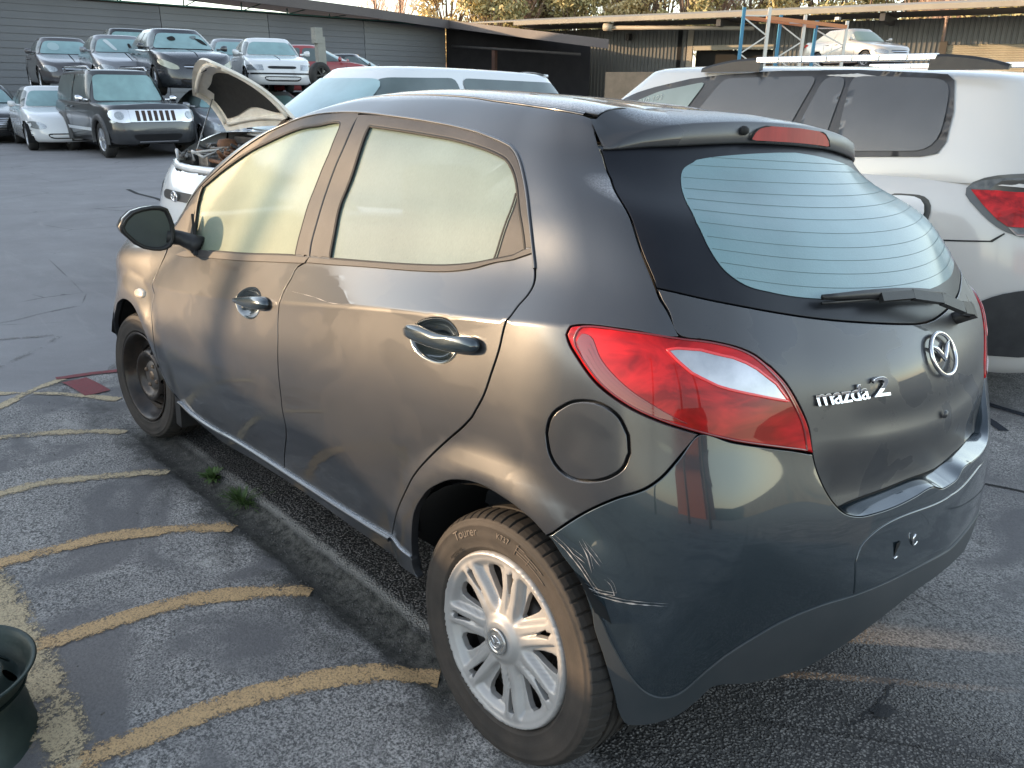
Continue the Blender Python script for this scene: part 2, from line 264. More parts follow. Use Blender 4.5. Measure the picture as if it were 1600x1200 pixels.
T={
 'B':[(5.779,7.047),(5.938,6.814),(6.003,6.606),(6.027,6.352),(6.059,6.127),(6.117,5.864),(6.192,5.557),(6.264,5.212),(6.303,5.051),(6.266,4.936),(6.212,4.834),(6.182,4.563),(6.145,4.311),(6.125,3.98),(6.128,3.697),(6.15,3.361),(6.162,2.968),(6.171,2.679),(6.18,2.435),(6.178,2.23),(6.189,1.971),(6.167,1.727),(6.1,1.381),(6.046,1.088),(6.008,0.803)],
 'FEND':[(3.716,4.749),(3.938,4.387),(4.193,3.77),(4.204,3.256),(4.246,2.789),(4.278,1.961),(4.31,1.272),(4.364,0.88),(4.425,0.573)],
 'SILLTOP':[(4.425,0.573),(4.607,0.423),(4.936,0.452),(5.334,0.645),(5.643,0.733),(6.008,0.803),(6.446,0.878),(6.856,0.951),(7.223,1.013)],
 'DTOPF':[(2.6,5.1),(2.767,5.533),(3.241,6.098),(3.397,6.451),(3.51,6.723),(3.587,6.874),(3.66,7.015),(3.791,7.165),(4.181,7.274),(4.745,7.256),(5.277,7.177),(5.744,7.123)],
 'DTOPR':[(5.744,7.123),(6.291,7.033),(6.802,7.047),(7.319,7.025),(7.692,6.979),(7.968,6.904),(8.132,6.786),(8.191,6.64),(8.205,6.444),(8.204,6.115),(8.23,5.872),(8.273,5.465),(8.323,5.201),(8.355,5.019),(8.347,4.7),(8.309,4.405),(8.288,4.065),(8.256,3.917),(8.234,3.721),(8.173,3.46),(8.118,3.243),(8.023,3.036),(7.937,2.86),(7.837,2.695),(7.697,2.443),(7.562,2.159),(7.462,1.848),(7.35,1.486),(7.223,1.013)],
 'GF':[(4.385,5.055),(3.943,5.334),(3.605,5.657),(3.312,6.058),(3.55,6.402),(3.838,6.644),(4.214,6.743),(4.479,6.791),(4.879,6.844),(5.251,6.853),(5.662,6.864),(5.83,6.548),(5.873,6.266),(5.946,5.854),(6.053,5.439),(6.135,5.058),(5.68,5.041),(5.15,5.055)],
 'GR':[(6.163,6.844),(6.436,6.84),(6.906,6.841),(7.4,6.83),(7.657,6.799),(7.847,6.749),(7.948,6.689),(7.997,6.578),(8.035,6.426),(8.039,6.103),(8.107,5.748),(8.153,5.453),(7.866,5.267),(7.724,5.185),(7.55,5.127),(7.285,5.096),(6.99,5.082),(6.506,5.063),(6.433,5.438),(6.327,5.884),(6.284,6.286),(6.235,6.567)],
 'QTRI':[(8.0,6.233),(7.955,6.008),(7.9,5.638),(7.866,5.267)],
 'BELTF_TOP':[(4.074,5.005),(5.154,5.047),(5.683,5.032),(6.138,5.049),(6.303,5.051)],
 'BELTF_BOT':[(3.895,4.841),(4.468,4.918),(5.192,4.908),(5.714,4.885),(6.09,4.902),(6.282,4.924)],
 'BELTR_TOP':[(6.309,5.052),(6.508,5.054),(6.991,5.077),(7.286,5.092),(7.551,5.122),(7.724,5.181),(7.866,5.263),(8.153,5.444),(8.263,5.49)],
 'BELTR_BOT':[(6.3,4.943),(6.531,4.952),(6.877,4.986),(7.307,5.001),(7.568,5.032),(7.736,5.102),(7.892,5.226),(8.275,5.411)],
 'ARCH':[(7.516,0.693),(7.506,0.97),(7.54,1.421),(7.586,1.723),(7.65,1.935),(7.717,2.091),(7.796,2.201),(7.89,2.301),(7.974,2.353),(8.2,2.39),(8.415,2.371),(8.643,2.317),(8.823,2.236),(8.961,2.128),(9.132,1.981),(9.31,1.796),(9.419,1.558),(9.504,1.245),(9.616,0.904),(9.742,0.518),(9.819,0.258),(9.921,0.107)],
 'SILLBOT':[(4.421,0.411),(4.651,0.221),(5.094,0.145),(5.595,0.369),(6.221,0.52),(6.753,0.533),(7.305,0.584),(7.556,0.623)],
 'BGAP':[(8.961,2.146),(9.306,2.388),(9.663,2.566),(10.013,2.693),(10.177,2.789),(10.367,2.96),(10.501,3.208)],
 'LAMP':[(8.971,3.925),(9.0,4.0),(9.09,4.07),(9.71,4.169),(10.378,4.254),(10.786,4.334),(11.101,4.319),(11.282,4.227),(11.439,4.033),(11.616,3.822),(11.735,3.564),(11.822,3.263),(11.844,2.939),(11.405,3.049),(10.977,3.14),(10.609,3.208),(10.142,3.3),(9.772,3.398),(9.425,3.541),(9.152,3.734),(8.996,3.871)],
 'LCLEAR':[(10.261,3.966),(10.656,4.083),(11.054,4.065),(11.292,3.95),(11.487,3.794),(11.608,3.59),(11.242,3.655),(10.856,3.712),(10.554,3.796),(10.38,3.89)],
 'LDARK':[(9.18,3.953),(9.313,3.946),(9.464,3.771),(9.756,3.583),(10.168,3.413),(10.485,3.299),(10.143,3.329),(9.795,3.418),(9.456,3.567),(9.259,3.718),(9.123,3.873)],
 'HGAP':[(9.884,8.025),(9.907,7.761),(9.97,7.465),(10.023,7.213),(10.081,6.931),(10.07,6.671),(9.947,6.369),(9.929,6.239),(9.923,6.021),(9.9,5.531),(9.993,5.135),(10.183,4.756),(10.391,4.287)],
 'HGAP2':[(11.844,2.939),(11.885,2.795),(11.95,2.649),(12.025,2.505),(12.112,2.412),(12.236,2.347)],
 'HBOT':[(12.236,2.347),(12.397,2.369),(12.597,2.39),(12.976,2.408),(13.424,2.424),(13.651,2.415),(13.95,2.383)],
 'LEDGE':[(11.843,2.927),(11.883,2.778),(11.969,2.586),(12.06,2.451),(12.187,2.331),(12.373,2.263),(12.594,2.25),(12.905,2.255),(13.242,2.283),(13.59,2.309),(13.71,2.254),(13.926,2.257)],
 'GLASSB':[(9.993,5.135),(10.46,5.125),(11.223,5.123),(11.931,5.112),(12.69,5.077),(13.353,5.033),(14.0,4.933)],
 'CLEAR':[(13.396,7.362),(12.213,7.143),(11.767,6.978),(11.514,6.889),(11.375,6.776),(11.12,6.424),(11.02,6.11),(11.034,5.76),(11.115,5.528),(11.296,5.392),(11.636,5.344),(12.285,5.324),(12.983,5.328),(13.879,5.297)],
 'SPBOT':[(10.049,7.198),(10.879,7.338),(11.766,7.495),(12.867,7.664),(13.799,7.706)],
 'SPTOPL':[(9.907,8.019),(10.076,8.077),(10.291,8.212),(9.6,8.733),(9.449,8.904),(9.599,9.232)],
 'BBOT':[(9.921,0.107),(10.123,0.08),(10.427,0.1),(10.637,0.141),(10.85,0.295),(10.983,0.444),(11.387,0.282),(11.814,0.097),(12.154,0.06),(12.557,0.311),(12.931,0.668),(13.358,0.925)],
 'SKIRT':[(9.486,1.557),(9.593,1.369),(9.741,1.03),(9.981,0.679),(10.158,0.522),(10.373,0.441),(10.57,0.462),(10.846,0.719),(11.167,0.988),(11.527,1.198),(11.939,1.28),(12.367,1.292)],
 'SKIRT2':[(12.367,1.292),(12.497,0.923),(12.639,0.824),(13.045,1.019),(13.461,1.143),(13.899,1.346),(14.0,1.633)],
 'PLATE':[(12.319,1.729),(12.349,1.298),(13.163,1.4),(13.786,1.531),(13.849,1.913)],
 'FLAP':[(8.854,3.019),(8.875,3.153),(8.941,3.252),(9.08,3.335),(9.304,3.379),(9.527,3.363),(9.704,3.283),(9.808,3.135),(9.824,2.976),(9.763,2.85),(9.621,2.753),(9.403,2.686),(9.171,2.675),(8.984,2.737),(8.896,2.853)],
 'HANDR':[(7.431,3.815),(7.462,3.857),(7.754,3.809),(7.84,3.805),(7.948,3.805),(7.99,3.774),(8.009,3.712),(7.988,3.662),(7.933,3.637),(7.771,3.626),(7.532,3.687),(7.456,3.73)],
 'CUPR':[(7.438,3.742),(7.489,3.862),(7.601,3.944),(7.727,3.949),(7.806,3.866),(7.844,3.765),(7.837,3.635),(7.799,3.536),(7.725,3.482),(7.604,3.5),(7.503,3.585)],
 'HANDF':[(5.603,4.042),(5.826,4.111),(5.95,4.112),(6.007,4.033),(6.024,3.935),(5.989,3.859),(5.891,3.843),(5.726,3.895),(5.612,3.959)],
 'CUPF':[(5.567,3.967),(5.59,4.129),(5.681,4.268),(5.784,4.293),(5.862,4.188),(5.902,4.019),(5.892,3.831),(5.838,3.685),(5.767,3.657),(5.652,3.739)],
 'IND':[(3.839,3.551),(3.84,3.652),(3.917,3.748),(4.017,3.715),(4.034,3.585),(3.997,3.5),(3.898,3.474)],
 'LOGO':[(14.0,4.033)],
 'TEXT':[(11.95,3.523),(12.616,3.58),(12.671,3.592),(12.915,3.778)],
 'KEY':[(14.0,2.9)],
 'SLOT':[(12.911,1.723)],
 'HOOK':[(13.214,1.777)],
 'WIPER':[(12.311,5.339),(12.964,5.395),(13.965,5.367),(14.0,4.933),(14.0,4.4),(14.0,4.267)],
 'CREASE':[(4.299,3.906),(5.841,4.011),(6.934,4.031),(7.736,4.011),(8.267,4.0),(9.0,4.0)],
 'DITCH':[(7.161,8.098),(7.507,8.061),(7.99,8.041),(8.726,8.039),(9.482,8.048),(9.975,8.032)],
 'SCR1':[(9.0,2.151),(9.187,2.055),(9.341,1.92),(9.488,1.732),(9.595,1.604)],
 'SCR2':[(9.315,2.159),(9.423,2.032),(9.485,1.877)],
 'SCR3':[(9.224,2.061),(9.337,2.009),(9.41,1.968)],
 'SCR4':[(9.435,1.645),(9.667,1.618),(9.833,1.594),(10.057,1.575),(10.284,1.558)],
 'SCR5':[(9.362,1.726),(9.56,1.673),(9.731,1.664),(9.691,1.766),(9.621,1.828)],
 'SCR6':[(9.353,2.136),(9.466,2.049),(9.563,1.957)],
 'DENT':[(6.236,4.823),(6.433,4.532),(6.67,4.237),(6.916,4.076)],
 'DENTL':[(6.225,4.278),(6.486,4.179),(6.698,4.054),(6.919,4.06)],
 'MSH':[(3.812,5.684),(5.106,5.125)],
 'POLE':[(5.585,6.038),(5.616,5.101),(5.077,3.424),(5.189,1.999)],
}
# ------------------------------------------------------------------ hatchback: panels cut out of the body surface
MCAR=Matrix(((0.9997818178254847,0.017012787981378785,0.012119479801954103,0),(-0.016035038180039096,0.9969288496724569,-0.0766534163708088,0),(-0.013386347378355617,0.07644235564039445,0.9969841382730285,0),(0,0,0,1)))
_cc=Vector((-1.0962,1.8339,1.3611))
CARM=Matrix.Translation(Vector(CAMP)-MCAR@_cc)@MCAR
P1=lambda uv:S(np.array([uv[0]]),np.array([uv[1]]))[0]
def arr(L): return np.array(L,float)
def dens(L,closed=True,step=.035,smooth=True,ang=42):
    """smooth and subdivide an outline in (u,v); sharp corners are kept"""
    L=[np.array(p,float) for p in L];out=[L[0]]
    for p in L[1:]:
        if np.linalg.norm((p-out[-1])*[1,.5])>1e-3: out.append(p)
    L=out
    if closed and np.linalg.norm(L[0]-L[-1])<1e-3:L.pop()
    n=len(L);W3=np.array([1,.35])
    def corner(i):
        if not closed and i in (0,n-1): return True
        a=(L[i]-L[i-1])*W3;b=(L[(i+1)%n]-L[i])*W3
        c=a@b/(np.linalg.norm(a)*np.linalg.norm(b)+1e-12);return math.degrees(math.acos(max(-1,min(1,c))))>ang
    C=[corner(i) for i in range(n)];res=[]
    for i in range(n if closed else n-1):
        p1,p2=L[i],L[(i+1)%n];p0=L[i-1] if not C[i] else 2*p1-p2;p3=L[(i+2)%n] if not C[(i+1)%n] else 2*p2-p1
        m=max(1,int(np.ceil(np.linalg.norm((p2-p1)*W3)/step)))
        d=np.linalg.norm(p2-p1);d0=max(np.linalg.norm(p1-p0),1e-6);d3=max(np.linalg.norm(p3-p2),1e-6)
        t1=((p1-p0)/d0+(p2-p1)/d)/2*d;t2=((p2-p1)/d+(p3-p2)/d3)/2*d
        for k in range(m):
            t=k/m
            if smooth: q=(2*t**3-3*t*t+1)*p1+(t**3-2*t*t+t)*t1+(-2*t**3+3*t*t)*p2+(t**3-t*t)*t2
            else:q=p1+(p2-p1)*t
            res.append(q)
    if not closed:res.append(L[-1])
    return np.array(res)
def pip(pts,poly):
    x,y=pts[:,0],pts[:,1];c=np.zeros(len(pts),bool);n=len(poly);j=n-1
    for i in range(n):
        xi,yi=poly[i];xj,yj=poly[j]
        if yi!=yj:
            k=((yi>y)!=(yj>y))&(x<(xj-xi)*(y-yi)/(yj-yi)+xi);c^=k
        j=i
    return c
def dist_poly(pts,poly):
    a=poly;b=np.roll(poly,-1,0);d=np.full(len(pts),1e9)
    for p,q in zip(a,b):
        ab=q-p;t=np.clip(((pts-p)@ab)/(ab@ab+1e-12),0,1);d=np.minimum(d,np.linalg.norm(pts-(p+t[:,None]*ab),axis=1))
    return d
def fill(loops,du,dv):
    """triangulate polygon with holes, interior grid points; returns pts, tris"""
    K=np.array([1/du,1/dv]);Ls=[l*K for l in loops]
    lo=Ls[0].min(0);hi=Ls[0].max(0)
    gx,gy=np.meshgrid(np.arange(np.floor(lo[0]),hi[0]+1),np.arange(np.floor(lo[1]),hi[1]+1));g=np.stack([gx.ravel(),gy.ravel()],1)
    g=g[pip(g,Ls[0])]
    for h in Ls[1:]: g=g[~pip(g,h)]
    for l in Ls:
        if len(g): g=g[dist_poly(g,l)>.42]
    pts=np.concatenate(Ls+[g]);E=[];b=0
    for l in Ls:
        n=len(l);E+=[(b+i,b+(i+1)%n) for i in range(n)];b+=n
    v,e,f,ov,oe,of=delaunay_2d_cdt([Vector(p) for p in pts],E,[],0,1e-5)
    V=np.array([tuple(p) for p in v]);F=np.array([t for t in f if len(t)==3])
    c=V[F].mean(1);k=pip(c,Ls[0])
    for h in Ls[1:]:k&=~pip(c,h)
    return V/K,F[k]
NOOFF=lambda u,v:0*u
PANELS=[]
def panel(name,outline,material,parent,holes=(),gap=.0022,rim=.02,off=NOOFF,mirror=True,center=False,du=.09,dv=.11,smooth=True,closed_c=None,bevel=.0016,**k):
    """cut a body panel. off(u,v) = metres along the normal. center: outline runs to u=NU-1 (symmetric panel built whole)"""
    out=dens(outline,smooth=smooth);loops=[out]+[dens(h,smooth=smooth) for h in holes]
    uv,F=fill(loops,du,dv)
    if center: uv[:,0]=np.minimum(uv[:,0],NU-1)
    u,v=uv[:,0],uv[:,1];P=S(u,v);n=N(u,v)
    o=off(u,v);P=P+n*np.asarray(o)[:,None]
    if np.any(o!=0) and off is not NOOFF:
        e=.02
        P1=S(u+e,v)+N(u+e,v)*np.asarray(off(u+e,v))[:,None]; P2=S(u,v+e)+N(u,v+e)*np.asarray(off(u,v+e))[:,None]
        Pm=S(u-e,v)+N(u-e,v)*np.asarray(off(u-e,v))[:,None]; Pn=S(u,v-e)+N(u,v-e)*np.asarray(off(u,v-e))[:,None]
        n2=np.cross(P1-Pm,P2-Pn);L=np.linalg.norm(n2,axis=1,keepdims=True);n=np.where(L>1e-7,n2/np.maximum(L,1e-9),n)
    if center:
        c=uv[:,0]>NU-1-1e-4;P[c,1]=0;n[c,1]=0;n/=np.linalg.norm(n,axis=1,keepdims=True)
    # orient triangles outward
    a,b,c_=P[F[:,0]],P[F[:,1]],P[F[:,2]];s=(np.cross(b-a,c_-a)*n[F[:,0]]).sum(1);F[s<0]=F[s<0][:,::-1]
    # boundary edges
    cnt={}
    for t in F:
        for i in range(3):
            e=(t[i],t[(i+1)%3])
            cnt[e]=1
    be=[e for e in cnt if (e[1],e[0]) not in cnt]
    if center: be=[e for e in be if not (uv[e[0],0]>NU-1-1e-4 and uv[e[1],0]>NU-1-1e-4)]
    inn={}
    for i,j in be:
        d=P[j]-P[i];d/=max(np.linalg.norm(d),1e-9);w=np.cross(n[i],d)
        inn.setdefault(i,[]).append(w);inn.setdefault(j,[]).append(w)
    idx=list(inn);W_={}
    for i in idx:
        w=sum(inn[i]);w/=max(np.linalg.norm(w),1e-9)
        if center and uv[i,0]>NU-1-1e-4:w[1]=0
        W_[i]=w
    P0=P.copy()
    for i in idx: P[i]=P0[i]+W_[i]*(gap+bevel)
    V=list(P);NN=list(n);F2=[tuple(t) for t in F]
    m1={};m2={};m3={}
    for i in idx:
        m1[i]=len(V);V.append(P0[i]+W_[i]*(gap+bevel*.3)-n[i]*bevel*.3);q=n[i]-W_[i];NN.append(q/np.linalg.norm(q))
        m2[i]=len(V);V.append(P0[i]+W_[i]*gap-n[i]*bevel);NN.append(-W_[i])
        m3[i]=len(V);V.append(P0[i]+W_[i]*gap-n[i]*rim);NN.append(-W_[i])
    for i,j in be:
        F2+=[(j,i,m1[i],m1[j]),(m1[j],m1[i],m2[i],m2[j])]
        if rim>bevel: F2.append((m2[j],m2[i],m3[i],m3[j]))
    V=np.array(V);NN=np.array(NN)
    def mk(sy):
        VV=V*[1,sy,1];FF=F2 if sy>0 else [f[::-1] for f in F2]
        return VV,FF,NN*[1,sy,1]
    if center:
        VV,FF,N1=mk(1);V2,Fb,N2=mk(-1);b=len(VV)
        FF=FF+[tuple(i+b for i in f) for f in Fb]
        me=mesh(np.concatenate([VV,V2]),FF,True,np.concatenate([N1,N2]));return [link(name,me,material,parent,**k)]
    res=[link(name,mesh(*mk(1)[:2],True,mk(1)[2]),material,parent,**k)]
    if mirror:
        par=parent if not isinstance(parent,dict) else parent[-1]
        V2,Fb,N2=mk(-1);res.append(link(name,mesh(V2,Fb,True,N2),material,MIR.get(par,par),**k))
    return res
MIR={}
def both(res):
    """register mirrored part as parent for mirrored sub-parts"""
    if len(res)>1:MIR[res[0]]=res[1]
    return res[0]
def mirror_obj(o,parent):
    me=o.data.copy();me.transform(Matrix.Diagonal((1,-1,1,1)));me.flip_normals();c=o.copy();c.data=me;COL.objects.link(c);c.parent=parent;return c
def ribbon(mb,uvs,w,off=.0012,closed=False,step=.03,mi=0,h=0,smooth=True):
    """thin strip lying on the body surface; h = extra crown height"""
    L=dens(uvs,closed,step,smooth);P=S(L[:,0],L[:,1]);n=N(L[:,0],L[:,1])
    d=np.gradient(P,axis=0) if not closed else np.roll(P,-1,0)-np.roll(P,1,0)
    d/=np.maximum(np.linalg.norm(d,axis=1,keepdims=True),1e-9);s=np.cross(n,d);m=len(P)
    ww=(np.asarray(w) if np.ndim(w) else np.full(m,w))[:,None] if not callable(w) else w(np.linspace(0,1,m))[:,None]
    if h:
        rows=[P-s*ww/2-n*.002,P-s*ww/2+n*(off+h*.6),P-s*ww*.25+n*(off+h),P+s*ww*.25+n*(off+h),P+s*ww/2+n*(off+h*.6),P+s*ww/2-n*.002]
    else: rows=[P-s*ww/2+n*off,P+s*ww/2+n*off]
    V=np.concatenate(rows);F=[]
    for r in range(len(rows)-1):
        for i in range(m if closed else m-1):
            j=(i+1)%m;F.append((r*m+i,r*m+j,(r+1)*m+j,(r+1)*m+i))
    mb.add(V,F,bool(h),mi)
def dome(mb,loop,nrm,prof,c=None,smooth=True,mi=0,cap=True):
    """loop [n,3]; prof list of (scale, height)"""
    loop=np.asarray(loop,float);c=loop.mean(0) if c is None else np.asarray(c);nrm=np.asarray(nrm,float);n=len(loop);V=[];F=[]
    for s,h in prof: V+=list(c+(loop-c)*s+nrm*h)
    for r in range(len(prof)-1):
        for i in range(n):
            j=(i+1)%n;F.append((r*n+i,r*n+j,(r+1)*n+j,(r+1)*n+i))
    if cap:
        V.append((c+(loop[0]-c)*0)+nrm*prof[-1][1]);k=len(V)-1;b=(len(prof)-1)*n
        F+=[(b+i,b+(i+1)%n,k) for i in range(n)]
    # orient
    a,b_,c2=[np.array(V[t]) for t in F[-1][:3]]
    mb.add(V,F if np.dot(np.cross(b_-a,c2-a),nrm)>0 else [f[::-1] for f in F],smooth,mi)

PAINT=car_paint('grey_metallic_paint_dusty',(.015,.018,.023),.30,(.054,.050,.048),.30,.34,1,.08,topfrost=.8)
PAINTG=car_paint('grey_metallic_paint_glossy',(.024,.039,.050),.5,(.10,.10,.10),.05,.22,1,.012,speck=False,topfrost=.0)
PAINTH=car_paint('grey_metallic_paint_hatch',(.017,.019,.023),.25,(.07,.062,.056),.34,.42,.6,.22,topfrost=.5)
FRAMEM=noisy('dusty_door_frame_film',(.036,.033,.031),(.058,.052,.048),7,.55,bump=.1,bscale=500)
BLACKP=noisy('black_plastic',(.013,.013,.014),(.022,.021,.02),20,.45,bump=.1,bscale=600)
RUBBER=noisy('black_rubber',(.010,.010,.010),(.02,.018,.016),30,.7)
DARK=mat('black_underbody',(.006,.006,.006),.9)
CHROME=mat('chrome',(.75,.75,.76),.14,1)
def frost_glass(name,col,alpha,rough=.45,dark=None,streak=True):
    m=mat(name,col,rough,0,.6,.12,.5);g=NG(m);co=g.coord('Object',(1,1,.25) if streak else (1,1,1));f=g.noise(co,240,3,.65);n=g.noise(g.coord('Object'),3.2,4,.5,.3)
    g.set('Base Color',g.mix(g.ramp(n,[(.3,0.),(.72,1.)]),col,tuple(c*.72 for c in col)))
    g.set('Alpha',g.math('ADD',alpha-.08,g.math('MULTIPLY',f,.16),True));g.set('Normal',g.bump(f,.35,.0015))
    g.set('Transmission Weight',0.0);return m
GLF=frost_glass('dew_covered_side_glass',(.30,.36,.26),.80)
GLR=frost_glass('dew_covered_rear_side_glass',(.29,.37,.33),.60)
GLT=frost_glass('frosted_tailgate_glass',(.17,.29,.31),.94,.42,streak=False)
GLW=frost_glass('frosted_windscreen',(.45,.58,.60),.85)
GBLACK=noisy('black_glass_surround',(.004,.005,.008),(.008,.009,.013),5,.35,coat=.0,spec=.3)
REDL=mat('red_lamp_lens',(.50,.008,.010),.22,0,.45,.015,spec=.15)
g=NG(REDL);g.set('Base Color',g.mix(g.ramp(g.noise(g.coord('Object',(6,1,9)),2.2,3,.6,.8),[(.38,0.),(.62,1.)]),(.55,.010,.012),(.22,.003,.004)))
REDD=mat('dark_red_lamp_lens',(.16,.004,.005),.10,0,1,.02)
CLEARL=noisy('clear_lamp_lens',(.50,.50,.52),(.30,.31,.33),14,.2,.55,1,.02)
REDH=noisy('weathered_red_lens',(.36,.020,.018),(.24,.012,.012),30,.5,coat=.1,spec=.2,scl=(1,1,.2))
SILV=noisy('silver_hubcap_paint',(.40,.39,.375),(.31,.30,.29),9,.42,.25,.2,.3)
STEELB=noisy('black_steel_rim',(.012,.011,.011),(.05,.035,.025),12,.35,.5,.2,.2)
TYREM=noisy('dusty_tyre_rubber',(.024,.021,.018),(.052,.042,.034),10,.75,bump=.15,bscale=300)
TREADM=noisy('worn_tread_rubber',(.012,.011,.010),(.030,.025,.021),14,.8,bump=.15,bscale=300)
GREYM=noisy('brake_metal',(.16,.15,.14),(.06,.05,.045),20,.55,.6)

car=empty('hatchback_car');tag(car,'dark grey five-door hatchback with dusty paint and frosted windows, nearest car filling the photo','car')
ED={k:arr(v) for k,v in T.items()}
E_=lambda k:[tuple(p) for p in ED[k]]
CU=NU-1
lamp=E_('LAMP')
def fix_front(L):   # first points of the door top trace: on the pillar base
    L=list(L);L[0]=(3.02,5.02);L[1]=(3.05,5.52);L[2]=(3.2,6.02);return L
DTF=fix_front(E_('DTOPF'));DTR=E_('DTOPR');Bg=E_('B')
SILLT=E_('SILLTOP');ARCHL=E_('ARCH')
fend=E_('FEND')
# front door
beltF0=(3.3,4.90)
fd=[*DTF,*Bg[1:-1],*reversed(SILLT[:6]),*reversed(fend[1:-1]),(3.60,4.80),(3.1,4.97)]
GFo=E_('GF');GRo=E_('GR')
fdo=both(panel('front_door',fd,PAINT,car,holes=[GFo,E_('CUPF')]))
rd=[*Bg,*SILLT[6:],*reversed(DTR[:-1])][:-1]
rdo=both(panel('rear_door',rd,PAINT,car,holes=[GRo,E_('CUPR')]))
# film covered frames round the door glass
def frame_bits(parent,poly,name='window_frame'):
    return panel(name,poly,FRAMEM,parent,gap=.004,rim=.004,off=lambda u,v:0*u+.0012,bevel=.0012)
frame_bits(fdo,[*DTF[1:],*Bg[1:9],*reversed(GFo[9:16]),*reversed(GFo[3:9]),(3.32,6.1)])
frame_bits(rdo,[Bg[0],*DTR[1:12],GRo[11],*reversed(GRo[0:11]),*reversed(GRo[17:]),Bg[8],*reversed(Bg[1:8])])
panel('sail_panel',[(3.15,5.05),(3.2,5.5),(3.5,5.9),(3.60,5.6),GFo[1],GFo[0],(3.9,5.10)],FRAMEM,fdo,gap=.003,rim=.004,off=lambda u,v:0*u+.0016)
# glass panes sit 7 mm in
def pane(name,outline,m,parent,depth=.007):
    return both(panel(name,outline,m,parent,gap=-.004,rim=.003,off=lambda u,v:0*u-depth,bevel=.0005,du=.2,dv=.2))
pane('window_glass',GFo,GLF,fdo);
qt=E_('QTRI');k0=8
pane('window_glass',[*GRo[:9],qt[0],qt[1],qt[2],qt[3],*GRo[13:]],GLR,rdo)
panel('quarter_blank',[GRo[8],GRo[9],GRo[10],GRo[11],GRo[12],qt[2],qt[1],qt[0]],FRAMEM,rdo,gap=.001,rim=.003,off=lambda u,v:0*u-.005)
mb=MB();ribbon(mb,[qt[0],qt[1],qt[2],qt[3]],.006,-.003,h=.002);o=mb.build('divider_seal',RUBBER,rdo);mirror_obj(o,MIR[rdo])
mb=MB();ribbon(mb,[*GFo],.007,-.002,closed=True,h=.003);o=mb.build('window_seal',RUBBER,fdo);mirror_obj(o,MIR[fdo])
mb=MB();ribbon(mb,[*GRo],.007,-.002,closed=True,h=.003);o=mb.build('window_seal',RUBBER,rdo);mirror_obj(o,MIR[rdo])
mb=MB();ribbon(mb,[GFo[0],GFo[1],GFo[2],GFo[3]],.013,.001,h=.003);o=mb.build('division_bar',BLACKP,fdo);mirror_obj(o,MIR[fdo])
def strip(name,top,bot,parent,m=None,off=.004):
    a=dens(top,False);b=dens(bot,False);return panel(name,[*top,*reversed(bot)],m or FRAMEM,parent,gap=.0002,rim=.004,off=lambda u,v:0*u+off)
strip('belt_moulding',E_('BELTF_TOP'),E_('BELTF_BOT'),fdo);strip('belt_moulding',E_('BELTR_TOP'),E_('BELTR_BOT'),rdo)
# drip moulding above the doors
mb=MB();ribbon(mb,[*DTF[2:],*DTR[1:13]],.006,.0015,h=.003);o=mb.build('drip_moulding',PAINT,car);mirror_obj(o,car)
# sill
sb=E_('SILLBOT')
panel('sill',[*SILLT,ARCHL[1],ARCHL[0],*reversed(sb)],PAINT,car,gap=.001,off=lambda u,v:.006+0*u)
mb=MB();ribbon(mb,[((a[0]+b[0])/2,(a[1]*.55+b[1]*.45)) for a,b in zip(dens(SILLT,False,.2)[::1],dens(SILLT,False,.2)[::1]-[0,.12])],.012,.006,h=.008);o=mb.build('sill_ridge',PAINT,car);mirror_obj(o,car)
# front wing: ahead of the door to the nose, arch cut out
def arch_uv(cx,cz,r,a0,a1,n=14):
    """side-plane circle -> (u,v)"""
    L=[]
    for t in np.linspace(a0,a1,n):
        x,z=cx+r*math.cos(t),cz+r*math.sin(t);L.append(side_uv(x,z))
    return L
_gu,_gv=np.meshgrid(np.linspace(2,10,401),np.linspace(0,8,401),indexing='ij');_gp=S(_gu,_gv)
def side_uv(x,z):
    d=(_gp[...,0]-x)**2+(_gp[...,2]-z)**2;k=np.unravel_index(d.argmin(),d.shape);return (float(_gu[k]),float(_gv[k]))
fa=arch_uv(2.47,.26,.345,R(168),R(20),16)
wing=[(3.05,4.96),(3.60,4.78),*fend[1:9],*fa,(3.05,1.0),(2.4,1.2),(2.2,2.2),(2.0,3.2),(2.0,4.05),(2.5,4.1),(2.8,4.45)]
wo=both(panel('front_wing',wing,PAINT,car,smooth=True))
panel('bonnet',[(2.45,4.95),(2.8,4.50),(2.5,4.14),(1.98,4.06),(1.2,4.02),(0,4.0),(0,4.95),(1.2,4.95)],PAINT,car,smooth=False,mirror=True)
panel('front_bumper',[(1.98,4.0),(1.98,3.2),(2.18,2.2),(2.38,1.15),(3.0,.9),(3.0,.25),(1.6,.1),(0,.1),(0,3.95),(1.2,3.97)],PAINT,car,smooth=False)
panel('windscreen',[(2.85,5.12),(2.92,6.5),(2.9,7.7),(2.5,7.95),(1.3,7.95),(0,7.95),(0,5.1),(1.3,5.1)],GLW,car,smooth=False,gap=.001,rim=.005)
mb=MB();dome(mb,np.array([P1(q) for q in dens(E_('IND'),True,.01)]),N(np.array([E_('IND')[0][0]]),np.array([E_('IND')[0][1]]))[0],[(1,0),(.96,.006),(.75,.010),(.4,.012)])
o=mb.build('side_indicator',noisy('cream_indicator_lens',(.62,.52,.40),(.5,.42,.33),20,.3,coat=.5),wo);mirror_obj(o,MIR[wo])
